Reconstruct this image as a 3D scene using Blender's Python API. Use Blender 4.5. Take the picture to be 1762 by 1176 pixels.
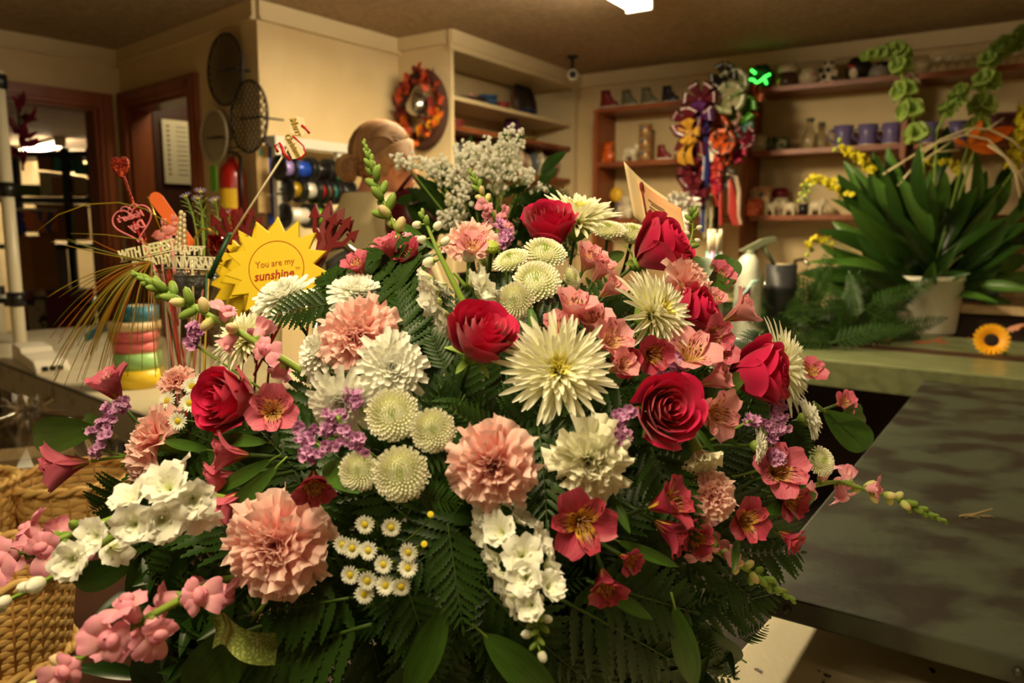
import bpy, math, random
import numpy as np
from mathutils import Vector, Matrix, Euler
for o in list(bpy.data.objects): bpy.data.objects.remove(o)
S = bpy.context.scene
C = S.collection
PI = math.pi
# ---------------------------------------------------------------- camera
CAMZ, FPX, PITCH = 1.27, 1350.0, math.radians(7.93)
cam_d = bpy.data.cameras.new('camera'); cam = bpy.data.objects.new('camera', cam_d); C.objects.link(cam)
cam.location = (0, 0, CAMZ); cam.rotation_euler = (PI/2-PITCH, 0, 0)
cam_d.sensor_width = 36; cam_d.lens = 36*FPX/1762; cam_d.clip_start = .02
cam_d.dof.use_dof = True; cam_d.dof.focus_distance = .86; cam_d.dof.aperture_fstop = 5.4
S.camera = cam
RT = Vector((1, 0, 0)); FW = Vector((0, math.cos(PITCH), -math.sin(PITCH))); UP = Vector((0, math.sin(PITCH), math.cos(PITCH)))
CP = Vector((0, 0, CAMZ))
S.view_settings.view_transform = 'Standard'; S.view_settings.look = 'None'
S.view_settings.gamma = 1; S.view_settings.use_curve_mapping = False
S.view_settings.exposure = 0.42
# ---------------------------------------------------------------- world (dim warm indoor air)
W = bpy.data.worlds.new('world'); S.world = W; W.use_nodes = True
W.node_tree.nodes['Background'].inputs[0].default_value = (.9, .70, .40, 1)
W.node_tree.nodes['Background'].inputs[1].default_value = .12
LAMP = (1.0, .81, .455)
def area(name, loc, sx, sy, power, rotz=0, tilt=0, col=LAMP):
    l = bpy.data.lights.new(name, 'AREA'); l.shape = 'RECTANGLE'; l.size = sx; l.size_y = sy
    l.energy = power; l.color = col
    o = bpy.data.objects.new(name, l); C.objects.link(o); o.location = loc; o.rotation_euler = (tilt, 0, rotz); return o
# ray helpers: a pixel of the 1762x1176 frame to a place in the room
def ray(x, y): return FW + RT*((x-881)/FPX) + UP*((588-y)/FPX)
def at(x, y, d): return CP + ray(x, y)*d
def onz(x, y, z): r = ray(x, y); return CP + r*((z-CAMZ)/r.z)
class Plane:                      # vertical plane through P -> Q; s runs along it, n points to the camera side
    def __init__(s, P, Q, off=0):
        P = Vector((P.x, P.y, 0)); Q = Vector((Q.x, Q.y, 0)); s.t = (Q-P).normalized(); s.n = Vector((s.t.y, -s.t.x, 0))
        if s.n.dot(-P) < 0: s.n = -s.n
        s.P = P + s.n*off; s.L = (Q-P).length
    def hit(s, x, y): r = ray(x, y); return CP + r*((s.P-CP).dot(s.n)/r.dot(s.n))
    def sz(s, x, y): p = s.hit(x, y); return (p-s.P).dot(s.t), p.z
    def pt(s, a, z, off=0): p = s.P + s.t*a + s.n*off; return Vector((p.x, p.y, z))
    @property
    def ang(s): return math.atan2(s.t.y, s.t.x)
TOPZ, CEIL = .77, 2.33
UANG = math.atan2(.844, .536)
area('ceiling_lamp_glow', (.23, 3.08, CEIL-.13), 1.2, .16, 50, UANG)
area('front_lamp_glow', (-.35, .25, CEIL-.13), 1.2, .16, 22, UANG)
area('side_lamp_glow', (2.3, 1.2, CEIL-.13), 1.2, .16, 10, UANG)
area('far_room_glow', (-4.6, 8.2, CEIL-.2), 1.6, .3, 50, .4)
area('passage_fill', (-1.75, 4.75, 2.2), .3, .3, 3)  # fill light added to brighten the passage, no lamp hangs there
# ---------------------------------------------------------------- materials
def lin(c): return tuple(((v/255)/12.92 if v/255 <= .04045 else ((v/255+.055)/1.055)**2.4) for v in c)
def node(nt, t, **kw):
    n = nt.nodes.new(t)
    for k, v in kw.items(): setattr(n, k, v)
    return n
def base(name):
    m = bpy.data.materials.new(name); m.use_nodes = True; nt = m.node_tree
    return m, nt, nt.nodes['Principled BSDF'], nt.nodes['Material Output']
def ramp(nt, stops, interp='LINEAR'):
    r = node(nt, 'ShaderNodeValToRGB'); e = r.color_ramp.elements; r.color_ramp.interpolation = interp
    while len(e) < len(stops): e.new(.5)
    for i, (p, c) in enumerate(stops): e[i].position = p; e[i].color = (*c, 1)
    return r
def M(name, c, rough=.6, metal=0, c2=None, scale=8, bump=0, bscale=None, emit=0, alpha=1, trans=0, stretch=None, lo=.35, hi=.65, ior=1.45, coat=0, detail=4):
    m, nt, b, out = base(name); L = nt.links
    b.inputs['Roughness'].default_value = rough; b.inputs['Metallic'].default_value = metal; b.inputs['IOR'].default_value = ior
    if coat: b.inputs['Coat Weight'].default_value = coat; b.inputs['Coat Roughness'].default_value = .15
    col = lin(c); b.inputs['Base Color'].default_value = (*col, 1)
    tc = node(nt, 'ShaderNodeTexCoord'); vec = tc.outputs['Object']
    if stretch:
        mp = node(nt, 'ShaderNodeMapping'); mp.inputs['Scale'].default_value = stretch; L.new(vec, mp.inputs[0]); vec = mp.outputs[0]
    if c2:
        n = node(nt, 'ShaderNodeTexNoise'); n.inputs['Scale'].default_value = scale; n.inputs['Detail'].default_value = detail; L.new(vec, n.inputs['Vector'])
        r = ramp(nt, [(lo, col), (hi, lin(c2))]); L.new(n.outputs[0], r.inputs[0]); L.new(r.outputs[0], b.inputs['Base Color'])
    if bump:
        n = node(nt, 'ShaderNodeTexNoise'); n.inputs['Scale'].default_value = bscale or scale*3; n.inputs['Detail'].default_value = 5; L.new(vec, n.inputs['Vector'])
        bp = node(nt, 'ShaderNodeBump'); bp.inputs['Strength'].default_value = bump; bp.inputs['Distance'].default_value = .01
        L.new(n.outputs[0], bp.inputs['Height']); L.new(bp.outputs[0], b.inputs['Normal'])
    if emit: b.inputs['Emission Color'].default_value = (*col, 1); b.inputs['Emission Strength'].default_value = emit
    if alpha < 1: b.inputs['Alpha'].default_value = alpha
    if trans: b.inputs['Transmission Weight'].default_value = trans
    return m
def P_(name, stops, trans=.25, rough=.5, stripe=None, veins=0, vcol=None, axis='u', edge=None, sheen=0):
    """petal or leaf material: colour runs along the blade (uv.x), optional dark flecks, veins across"""
    m, nt, b, out = base(name); L = nt.links
    uv = node(nt, 'ShaderNodeUVMap'); sx = node(nt, 'ShaderNodeSeparateXYZ'); L.new(uv.outputs[0], sx.inputs[0])
    r = ramp(nt, [(p, lin(c)) for p, c in stops]); L.new(sx.outputs[0], r.inputs[0]); colr = r.outputs[0]
    def mixc(fac, a, c):
        mx = node(nt, 'ShaderNodeMix', data_type='RGBA'); L.new(fac, mx.inputs[0]); L.new(a, mx.inputs[6]); mx.inputs[7].default_value = (*lin(c), 1); return mx.outputs[2]
    def mth(op, a, c):
        k = node(nt, 'ShaderNodeMath', operation=op)
        for i, v in enumerate((a, c)):
            if isinstance(v, (int, float)): k.inputs[i].default_value = v
            else: L.new(v, k.inputs[i])
        return k.outputs[0]
    if edge:      # colour near the side edges
        a = mth('ABSOLUTE', mth('SUBTRACT', sx.outputs[1], .5), 0); a = mth('MULTIPLY', mth('SUBTRACT', a, edge[1]), edge[2]); a = mth('MINIMUM', mth('MAXIMUM', a, 0), 1)
        colr = mixc(a, colr, edge[0])
    if stripe:    # flecks running along the blade
        mp = node(nt, 'ShaderNodeMapping'); mp.inputs['Scale'].default_value = (3.2, 11, 1); L.new(uv.outputs[0], mp.inputs[0])
        n = node(nt, 'ShaderNodeTexNoise'); n.inputs['Scale'].default_value = 1.6; n.inputs['Detail'].default_value = 1; L.new(mp.outputs[0], n.inputs['Vector'])
        a = mth('GREATER_THAN', n.outputs[0], .56)
        w = mth('MULTIPLY', mth('GREATER_THAN', sx.outputs[0], .3), mth('LESS_THAN', sx.outputs[0], .93))
        colr = mixc(mth('MULTIPLY', a, w), colr, stripe)
    if veins:
        mp = node(nt, 'ShaderNodeMapping'); mp.inputs['Scale'].default_value = (1, veins, 1); L.new(uv.outputs[0], mp.inputs[0])
        n = node(nt, 'ShaderNodeTexNoise'); n.inputs['Scale'].default_value = 2.5; L.new(mp.outputs[0], n.inputs['Vector'])
        rr = ramp(nt, [(.4, (0, 0, 0)), (.62, (1, 1, 1))]); L.new(n.outputs[0], rr.inputs[0])
        k = mth('MULTIPLY', rr.outputs[0], .5)
        colr = mixc(k, colr, vcol)
    L.new(colr, b.inputs['Base Color']); b.inputs['Roughness'].default_value = rough; b.inputs['Specular IOR Level'].default_value = .32
    if sheen: b.inputs['Sheen Weight'].default_value = sheen
    if trans:
        t = node(nt, 'ShaderNodeBsdfTranslucent'); L.new(colr, t.inputs[0]); mx = node(nt, 'ShaderNodeMixShader'); mx.inputs[0].default_value = trans
        L.new(b.outputs[0], mx.inputs[1]); L.new(t.outputs[0], mx.inputs[2]); L.new(mx.outputs[0], out.inputs[0])
    return m
def clear(name, tint=(255, 255, 255), gloss=.16, rough=.05):
    m = bpy.data.materials.new(name); m.use_nodes = True; nt = m.node_tree; nt.nodes.clear()
    o = node(nt, 'ShaderNodeOutputMaterial'); t = node(nt, 'ShaderNodeBsdfTransparent'); t.inputs[0].default_value = (*lin(tint), 1)
    g = node(nt, 'ShaderNodeBsdfGlossy'); g.inputs['Roughness'].default_value = rough
    f = node(nt, 'ShaderNodeLayerWeight'); f.inputs[0].default_value = .35
    ad = node(nt, 'ShaderNodeMath', operation='ADD'); nt.links.new(f.outputs['Facing'], ad.inputs[0]); ad.inputs[1].default_value = gloss-.1
    ad.use_clamp = True; mu = node(nt, 'ShaderNodeMath', operation='MULTIPLY'); nt.links.new(ad.outputs[0], mu.inputs[0]); mu.inputs[1].default_value = .6
    mx = node(nt, 'ShaderNodeMixShader'); nt.links.new(mu.outputs[0], mx.inputs[0]); nt.links.new(t.outputs[0], mx.inputs[1]); nt.links.new(g.outputs[0], mx.inputs[2]); nt.links.new(mx.outputs[0], o.inputs[0])
    return m
# ---------------------------------------------------------------- mesh builder
def v3(*a): return np.array(a, float)
class MB:
    def __init__(s): s.V = []; s.F = []; s.U = []; s.I = []; s.n = 0
    def add(s, V, F, U=None, mi=0):
        V = np.asarray(V, float).reshape(-1, 3); U = np.zeros((len(V), 2)) if U is None else np.asarray(U, float).reshape(-1, 2)
        s.V.append(V); s.U.append(U); n = s.n
        s.F.extend([tuple(i+n for i in f) for f in F]); s.I.extend([mi]*len(F)); s.n += len(V); return s
    def grid(s, P, U=None, mi=0, wrap=False, cap=False):
        P = np.asarray(P, float); a, b = P.shape[:2]
        if U is None:
            uu, vv = np.meshgrid(np.linspace(0, 1, a), np.linspace(0, 1, b), indexing='ij'); U = np.stack([uu, vv], -1)
        F = []
        for i in range(a-1):
            for j in range(b if wrap else b-1):
                k = (j+1) % b; F.append((i*b+j, i*b+k, (i+1)*b+k, (i+1)*b+j))
        if cap: F.append(tuple(range(b))[::-1]); F.append(tuple((a-1)*b+j for j in range(b)))
        return s.add(P.reshape(-1, 3), F, np.asarray(U).reshape(-1, 2), mi)
    def box(s, c, d, rz=0, mi=0, M4=None, taper=1):
        hx, hy, hz = d[0]/2, d[1]/2, d[2]/2
        V = [(x*hx*(taper if z > 0 else 1), y*hy*(taper if z > 0 else 1), z*hz) for z in (-1, 1) for y in (-1, 1) for x in (-1, 1)]
        R = Matrix.Rotation(rz, 3, 'Z') if M4 is None else M4
        V = [R @ Vector(v) + Vector(c) for v in V]
        return s.add(V, [(0, 2, 3, 1), (4, 5, 7, 6), (0, 1, 5, 4), (2, 6, 7, 3), (0, 4, 6, 2), (1, 3, 7, 5)], None, mi)
    def tube(s, pts, r, k=8, mi=0, cap=True, flat=1):
        pts = np.asarray([tuple(p) for p in pts], float); n = len(pts); r = np.broadcast_to(np.asarray(r, float), (n,))
        T = np.gradient(pts, axis=0); T /= np.linalg.norm(T, axis=1)[:, None]+1e-12
        a = v3(0, 0, 1) if abs(T[0][2]) < .9 else v3(1, 0, 0); N = np.cross(T[0], a); N /= np.linalg.norm(N); G = []
        for i in range(n):
            N = N-T[i]*N.dot(T[i]); N /= np.linalg.norm(N)+1e-12; B = np.cross(T[i], N)
            th = np.arange(k)*2*PI/k; G.append(pts[i]+r[i]*(np.cos(th)[:, None]*N+flat*np.sin(th)[:, None]*B))
        return s.grid(np.array(G), mi=mi, wrap=True, cap=cap)
    def lathe(s, prof, k=24, c=(0, 0, 0), mi=0, cap=False, R=None, sy=1):
        th = np.arange(k)*2*PI/k; G = []
        for r, z in prof: G.append(np.stack([r*np.cos(th), sy*r*np.sin(th), np.full(k, z)], -1))
        G = np.array(G)
        if R is not None: G = G @ np.array(R.to_3x3()).T
        return s.grid(G+np.array(tuple(c)), mi=mi, wrap=True, cap=cap)
    def sph(s, c, r, k=10, mi=0, R=None):
        r = r if hasattr(r, '__len__') else (r, r, r)
        ph = np.linspace(-PI/2, PI/2, max(4, k*2//3)); th = np.arange(k)*2*PI/k
        G = np.array([[(math.cos(p)*math.cos(t)*r[0], math.cos(p)*math.sin(t)*r[1], math.sin(p)*r[2]) for t in th] for p in ph])
        if R is not None: G = G @ np.array(R.to_3x3()).T
        return s.grid(G+np.array(tuple(c)), mi=mi, wrap=True)
    def prism(s, out, z0, z1, mi=0, R=None, c=(0, 0, 0)):
        n = len(out); V = [(x, y, z0) for x, y in out]+[(x, y, z1) for x, y in out]
        if R is not None: V = [R @ Vector(v) for v in V]
        V = [Vector(v)+Vector(c) for v in V]
        F = [tuple(range(n))[::-1], tuple(range(n, 2*n))]+[(i, (i+1) % n, n+(i+1) % n, n+i) for i in range(n)]
        return s.add(V, F, None, mi)
    def merge(s, o, M4=None, mi=None):
        for V, U in zip(o.V, o.U):
            pass
        V = np.concatenate(o.V); U = np.concatenate(o.U)
        if M4 is not None: A = np.array(M4); V = V @ A[:3, :3].T + A[:3, 3]
        n = s.n; s.V.append(V); s.U.append(U); s.F.extend([tuple(i+n for i in f) for f in o.F])
        s.I.extend(o.I if mi is None else [mi]*len(o.F)); s.n += len(V); return s
    def mesh(s, name, mats, smooth=True):
        me = bpy.data.meshes.new(name); V = np.concatenate(s.V)
        me.from_pydata(V.tolist(), [], s.F)
        U = np.concatenate(s.U); li = np.empty(len(me.loops), np.int32); me.loops.foreach_get('vertex_index', li)
        if len(me.loops): me.uv_layers.new(name='UVMap').data.foreach_set('uv', U[li].ravel())
        for m in (mats if isinstance(mats, (list, tuple)) else [mats]): me.materials.append(m)
        me.polygons.foreach_set('material_index', s.I); me.polygons.foreach_set('use_smooth', [smooth]*len(s.F)); me.update()
        return me
    def build(s, name, mats, parent=None, smooth=True, loc=None):
        o = bpy.data.objects.new(name, s.mesh(name, mats, smooth)); C.objects.link(o)
        if parent: o.parent = parent
        if loc is not None: o.location = loc
        return o
def tag(o, label=None, cat=None, group=None, kind=None):
    for k, v in (('label', label), ('category', cat), ('group', group), ('kind', kind)):
        if v: o[k] = v
    return o
def thing(name, label, cat, loc=(0, 0, 0), rz=0, group=None, rot=None, scale=1):
    o = bpy.data.objects.new(name, None); C.objects.link(o); o.location = loc; o.empty_display_size = .02
    if rot is not None: o.rotation_mode = 'QUATERNION'; o.rotation_quaternion = rot
    else: o.rotation_euler = (0, 0, rz)
    o.scale = (scale,)*3; return tag(o, label, cat, group)
def inst(name, me, parent, loc=None, rot=None, scale=None):
    o = bpy.data.objects.new(name, me); C.objects.link(o); o.parent = parent
    if loc is not None: o.location = loc
    if rot is not None: o.rotation_mode = 'QUATERNION'; o.rotation_quaternion = rot
    if scale is not None: o.scale = (scale,)*3 if not hasattr(scale, '__len__') else scale
    return o
def aim(d, roll=0): return Vector(d).to_track_quat('Z', 'Y') @ Matrix.Rotation(roll, 3, 'Z').to_quaternion()
def V3(x, y, z): return RT*x + UP*y - FW*z     # right, up, towards the viewer, as a direction in the room
def text_mb(s, size=1, ext=.05, shear=0, off=0, align='CENTER', mirror=False, space=1, font=None):
    cu = bpy.data.curves.new('t', 'FONT'); cu.body = s; cu.size = size; cu.extrude = ext; cu.shear = shear; cu.offset = off; cu.align_x = align; cu.align_y = 'CENTER'; cu.space_character = space
    cu.resolution_u = 2
    ob = bpy.data.objects.new('t', cu); C.objects.link(ob); bpy.context.view_layer.update()
    me = bpy.data.meshes.new_from_object(ob.evaluated_get(bpy.context.evaluated_depsgraph_get())); b = MB()
    V = np.array([tuple(v.co) for v in me.vertices]); 
    if mirror: V[:, 0] *= -1
    b.add(V, [tuple(p.vertices) for p in me.polygons])
    bpy.data.objects.remove(ob); bpy.data.curves.remove(cu); bpy.data.meshes.remove(me); return b
# ================================================================ the room shell
wallm = M('cream_wall_paint', (214, 192, 148), .7, c2=(204, 180, 134), scale=3, bump=.05, bscale=60)
trimm = M('cream_trim_paint', (214, 194, 152), .5)
ceilm = M('ceiling_texture', (176, 152, 122), .9, c2=(156, 132, 104), scale=35, bump=.5, bscale=120)
floorm = M('brown_floor', (44, 37, 32), .5, c2=(34, 28, 25), scale=4)
woodm = M('red_brown_wood', (146, 80, 44), .4, c2=(118, 60, 32), scale=6, stretch=(1, 1, .12))
darkwood = M('dark_wood', (70, 36, 22), .5, c2=(50, 27, 17), scale=6, stretch=(1, 1, .1))
blackm = M('black_plastic', (20, 19, 20), .35)
K = {k: onz(x, y, CEIL) for k, (x, y) in dict(A=(203, 88), B=(440, 0), C=(685, 68), D=(770, 53), E=(992, 131), F=(1762, 36), L=(0, 52)).items()}
A, B_, C_, D_, E_, F_, L_ = [K[k] for k in 'ABCDEFL']
pLA, pAB, pBC, pCD, pDE, pEF = Plane(L_, A), Plane(A, B_), Plane(B_, C_), Plane(C_, D_), Plane(D_, E_), Plane(E_, F_)
def wall(name, p, s0, s1, z0=0, z1=CEIL, holes=(), th=.12, mat=None):
    b = MB(); cuts = sorted(holes); x = s0
    def seg(a, c, za, zb):
        if c-a > 1e-3 and zb-za > 1e-3: b.box(p.pt((a+c)/2, (za+zb)/2, -th/2), (c-a, th, zb-za), p.ang)
    for (h0, h1, hz) in cuts: seg(x, h0, z0, z1); seg(h0, h1, hz, z1); x = h1
    seg(x, s1, z0, z1)
    return tag(b.build(name, mat or wallm, smooth=False), kind='structure')
d1l = pLA.sz(-90, 200)[0]; d1r, d1z = pLA.sz(166, 190)[0], pLA.sz(120, 181)[1]
d2l, d2z = pAB.sz(222, 190)[0], pAB.sz(275, 172)[1]; d2r = pAB.sz(332, 200)[0]
wall('wall_left', pLA, -1.8, pLA.L, holes=[(d1l, d1r, d1z)])
wall('wall_back_left', pAB, 0, pAB.L, holes=[(d2l, d2r, d2z)])
wall('wall_back', pBC, 0, pBC.L+.35)
wall('wall_right', pEF, -.6, 4.2)
# the wall behind the cabinet that joins cream wall and shelf wall
fl = MB(); fl.box((-3, 6, -.05), (24, 20, .1)); tag(fl.build('floor', floorm, smooth=False), kind='structure')
ce = MB(); ce.box((-3, 6, CEIL+.05), (24, 20, .1)); tag(ce.build('ceiling', ceilm, smooth=False), kind='structure')
def crown(name, p, s0, s1, h=.075, d=.022, z=CEIL):
    b = MB(); b.box(p.pt((s0+s1)/2, z-h/2, d/2), (s1-s0, d, h), p.ang); b.box(p.pt((s0+s1)/2, z-h-.006, d/2+.003), (s1-s0, d*1.5, .012), p.ang)
    return tag(b.build(name, trimm, smooth=False), kind='structure')
crown('trim_1', pLA, -1.8, pLA.L); crown('trim_2', pAB, 0, pAB.L); crown('trim_3', pBC, 0, pBC.L); crown('trim_4', pEF, 0, 4.2)
def casing(name, p, l, r, z, w=.085, d=.03, mat=woodm, jamb=.12):
    b = MB()
    for s in (l-w/2, r+w/2):
        b.box(p.pt(s, (z+w)/2, d/2), (w, d, z+w), p.ang); b.box(p.pt(s, (z+w)/2, d+.004), (w*.4, .014, z+w*.6), p.ang)
    b.box(p.pt((l+r)/2, z+w/2, d/2), (r-l, d, w), p.ang); b.box(p.pt((l+r)/2, z+w/2, d+.004), (r-l, .014, w*.4), p.ang)
    for s in (l+.008, r-.008): b.box(p.pt(s, z/2, -jamb/2), (.016, jamb, z), p.ang)
    b.box(p.pt((l+r)/2, z-.008, -jamb/2), (r-l, jamb, .016), p.ang)
    return tag(b.build(name, mat, smooth=False), kind='structure')
casing('door_1', pLA, d1l, d1r, d1z); casing('door_2', pAB, d2l, d2r, d2z)
# passage behind door 2: dark wood door leaf standing open, paper list on it
o = pAB.pt((d2l+d2r)/2, 0, -.12)
b = MB()
b.box(pAB.pt(d2l-.04, 1.05, -.62), (.04, .95, 2.1), pAB.ang)
pas = b.build('door_3', darkwood, smooth=False); tag(pas, kind='structure')
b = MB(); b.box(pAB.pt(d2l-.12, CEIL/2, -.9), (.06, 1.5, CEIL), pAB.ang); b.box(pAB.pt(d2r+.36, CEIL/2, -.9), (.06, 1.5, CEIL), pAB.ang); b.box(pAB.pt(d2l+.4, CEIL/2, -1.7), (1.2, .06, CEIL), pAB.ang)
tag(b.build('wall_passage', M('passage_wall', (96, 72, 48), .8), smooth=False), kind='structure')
pd = Plane(pAB.pt(d2l-.015, 0, -.12), pAB.pt(d2l-.015, 0, -1.5))
s0, z0 = pd.sz(276, 205); s1, z1 = pd.sz(334, 318); pdm = (s0+s1)/2
paperm = M('paper', (196, 186, 160), .8); inkm = M('dark_ink', (60, 54, 50), .8)
t = thing('paper_list', 'pale paper list with lines of dark writing hung inside the dark doorway', 'paper', pd.pt((s0+s1)/2, (z0+z1)/2, .014), pd.ang)
b = MB(); b.box((0, 0, 0), (abs(s1-s0), .003, z0-z1)); b.build('sheet', paperm, t, False)
b = MB()
for i in range(11): b.box((-(s1-s0)*.32, -.003, (z0-z1)*(.4-.075*i)), (.02, .002, .008)); b.box(((s1-s0)*.12, -.003, (z0-z1)*(.4-.075*i)), ((s1-s0)*.35, .002, .003))
b.build('writing', inkm, t, False)
# far room beyond door 1
pf = Plane(pLA.pt(-3, 0, -6.5), pLA.pt(3, 0, -6.5))
wall('wall_far_room', pf, -6, 10); pg = Plane(pLA.pt(d1r+.25, 0, -.2), pLA.pt(d1r+.25, 0, -4))
b = MB(); b.box(pLA.pt(d1r+4.2, CEIL/2, -3.4), (.1, 6.2, CEIL), pLA.ang); tag(b.build('wall_far_side', wallm, smooth=False), kind='structure')
# closing walls behind the camera so that the room is a room
b = MB(); b.box((0, -1.6, CEIL/2), (8, .1, CEIL)); tag(b.build('wall_front', wallm, smooth=False), kind='structure')
b = MB(); b.box((-3.4, .8, CEIL/2), (.1, 5, CEIL)); tag(b.build('wall_side', wallm, smooth=False), kind='structure')
b = MB(); b.box((3.7, 1, CEIL/2), (.1, 5.2, CEIL)); tag(b.build('wall_side_right', wallm, smooth=False), kind='structure')
# fluorescent fixtures
tubem = M('lit_tube', (255, 236, 200), .5, emit=55)
whitem = M('white_enamel', (226, 220, 204), .35)
def fixture(label, loc, rz, n=2, group=None, L=1.2, mat=tubem):
    t = thing('fluorescent_lamp', label, 'ceiling lamp', loc, rz, group)
    b = MB(); b.box((0, 0, -.025), (L+.06, .13, .05)); b.build('housing', whitem, t, False)
    for s in (-1, 1):
        b = MB(); b.box((s*(L/2+.012), 0, -.075), (.022, .12, .06)); b.build('end_cap', whitem, t, False)
    for s in (-1, 1):
        b = MB(); b.tube([(-L/2, s*.035, -.082), (L/2, s*.035, -.082)], .019, 12); b.build('tube', mat, t)
    return t
fixture('lit two-tube strip lamp on the ceiling above the cabinet, cut by the top edge', (.23, 3.08, CEIL), UANG)
def onceil(x, y): return onz(x, y, CEIL-.06)
p0, p1 = onceil(30, 262), onceil(118, 243)
fixture('long lit strip lamp seen through the left doorway', ((p0.x+p1.x)/2, (p0.y+p1.y)/2, CEIL), math.atan2(p1.y-p0.y, p1.x-p0.x))
p0 = onceil(98, 268); fixture('small far lit strip lamp beyond the longer one through the left doorway', (p0.x, p0.y, CEIL), .5, L=.8)
# ================================================================ cabinet with plates on edge
wd = (C_-D_).length; b = MB()
zt, zb = CEIL-.0, 0
sL, zTopL = pDE.sz(775, 84); sR = pDE.sz(983, 150)[0]; Lc = pDE.L; zop = zTopL
cabm = trimm
root = thing('display_cabinet', 'tall cream built-in cabinet with open shelves full of plates', 'cabinet', pDE.pt(0, 0), pDE.ang)
def loc(p, q, a, z, off): pass
dep = wd
def cb(mb, s, z, off, d): mb.box((s, off, z), d)        # local frame: x along the front, +y into the wall
sgn = 1 if pDE.n.dot(Vector((math.sin(pDE.ang), -math.cos(pDE.ang), 0))) > 0 else -1
b = MB(); b.box((.02, sgn*dep/2, CEIL/2), (.04, dep, CEIL)); b.build('side_panel', cabm, root, False)
b = MB(); b.box((Lc-.02, sgn*dep/2, CEIL/2), (.04, dep, CEIL)); b.build('side_panel', cabm, root, False)
b = MB(); b.box((Lc/2, sgn*(dep-.01), CEIL/2), (Lc-.08, .02, CEIL)); b.build('back_panel', wallm, root, False)
b = MB(); b.box((sL/2, -sgn*.01, CEIL/2), (sL, .022, CEIL)); b.box(((sR+Lc)/2, -sgn*.01, CEIL/2), (Lc-sR, .022, CEIL)); b.box((Lc/2, -sgn*.01, (zop+CEIL)/2), (Lc, .022, CEIL-zop))
b.build('face_frame', cabm, root, False)
b = MB(); b.box((Lc/2, -sgn*.035, CEIL-.035), (Lc+.05, .03, .07)); b.box((Lc/2, -sgn*.028, CEIL-.085), (Lc+.04, .018, .03)); b.box((-.012, sgn*dep/2, CEIL-.035), (.03, dep, .07)); b.build('cornice', cabm, root, False)
b = MB(); b.box((Lc/2, sgn*dep/2, zop+.01), (Lc-.08, dep-.03, .02)); b.build('top_panel', cabm, root, False)
cz = [pDE.sz(775, 162)[1], pDE.sz(775, 214)[1], pDE.sz(975, 305)[1]-.01, 0.9]
for i, z in enumerate(cz):
    b = MB(); b.box((Lc/2, sgn*(dep/2), z-.01), (Lc-.08, dep-.02, .022)); b.build('shelf', cabm if i == 0 else woodm, root, False)
CAB = root
def cabpt(s, off, z): return root.matrix_basis @ Vector((s, sgn*off, z))
root_m = Matrix.Translation(pDE.pt(0, 0)) @ Matrix.Rotation(pDE.ang, 4, 'Z')
def cabpt(s, off, z): return root_m @ Vector((s, sgn*off, z))
# ================================================================ shelves on the right wall
SD = .27
pSF = Plane(E_, F_, SD)
def shelf_unit(label, xl, xr, ys, tops):
    s0 = pSF.sz(xl, ys)[0]; s1 = pSF.sz(xr, ys)[0] if xr < 1762 else 3.6
    t = thing('wall_shelf_unit', label, 'shelf', pSF.pt(s0, 0), pSF.ang)
    return t, s0, s1
sg2 = 1 if pEF.n.dot(Vector((math.sin(pEF.ang), -math.cos(pEF.ang), 0))) > 0 else -1
UN = []
for (xl, xr, tops, lab) in ((1020, 1285, [(1030, 186), (1045, 279), (1060, 377)], 'left red-brown wall shelf unit of three boards nearest the corner'),
                            (1285, 1556, [(1300, 152), (1300, 260), (1300, 371)], 'middle red-brown wall shelf unit holding the lilac mugs and animal banks'),
                            (1560, 2300, [(1600, 124), (1600, 246), (1600, 371)], 'right red-brown wall shelf unit with glassware behind the tall green plant')):
    s0 = pSF.sz(xl, 280)[0]; s1 = pSF.sz(xr, 280)[0] if xr < 1762 else 3.7
    zs = [pSF.sz(*q)[1] for q in tops]; Lu = s1-s0
    t = thing('wall_shelf_unit', lab, 'shelf', pSF.pt(s0, 0), pSF.ang)
    for s in ((.014, Lu-.014) if xl == 1020 else (Lu-.014,)):
        b = MB(); b.box((s, sg2*SD/2, (zs[0]+zs[2])/2-.12), (.028, SD-.005, zs[0]-zs[2]+.22)); b.build('side_panel', woodm, t, False)
    for z in zs:
        b = MB(); b.box((Lu/2, sg2*SD/2, z-.014), (Lu-.058, SD-.005, .028)); b.build('shelf', woodm, t, False)
    UN.append((t, s0, s1, zs))
def shelfpos(x, u, row, off=.1):       # where pixel column x meets a shelf board, off metres in from its front edge
    z = UN[u][3][row]; p = Plane(pSF.pt(0, 0, -off), pSF.pt(1, 0, -off))
    yy = 200
    for _ in range(6):
        h = p.hit(x, yy); e = h.z-z; yy += e*FPX/ (h-CP).dot(FW)
    return Vector((h.x, h.y, z))
# sink counter along the shelf wall
cz_ = .93
t = thing('sink_counter', 'beige counter with a steel sink along the wall under the shelves', 'counter', pEF.pt(0, 0), pEF.ang)
cm = M('beige_laminate', (196, 170, 128), .35, c2=(176, 148, 108), scale=20)
b = MB(); b.box((2.15, -sg2*.31, cz_-.02), (4.1, .62, .04)); b.box((2.15, -sg2*.01, cz_+.05), (4.1, .02, .1)); b.build('countertop', cm, t, False)
b = MB(); b.box((2.15, -sg2*.29, (cz_-.04)/2), (4.1, .56, cz_-.04)); b.build('base_cabinet', M('dark_brown_cabinet', (52, 32, 24), .6), t, False)
steel = M('steel', (180, 176, 168), .25, 1)
b = MB(); ss = pEF.sz(1400, 470)[0]
b.box((ss, -sg2*.3, cz_+.004), (.62, .44, .012)); b.build('sink_basin', steel, t, False)
b = MB(); b.box((ss, -sg2*.3, cz_+.0115), (.5, .34, .004)); b.build('bowl', M('dark_steel', (96, 92, 86), .3, 1), t, False)
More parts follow.
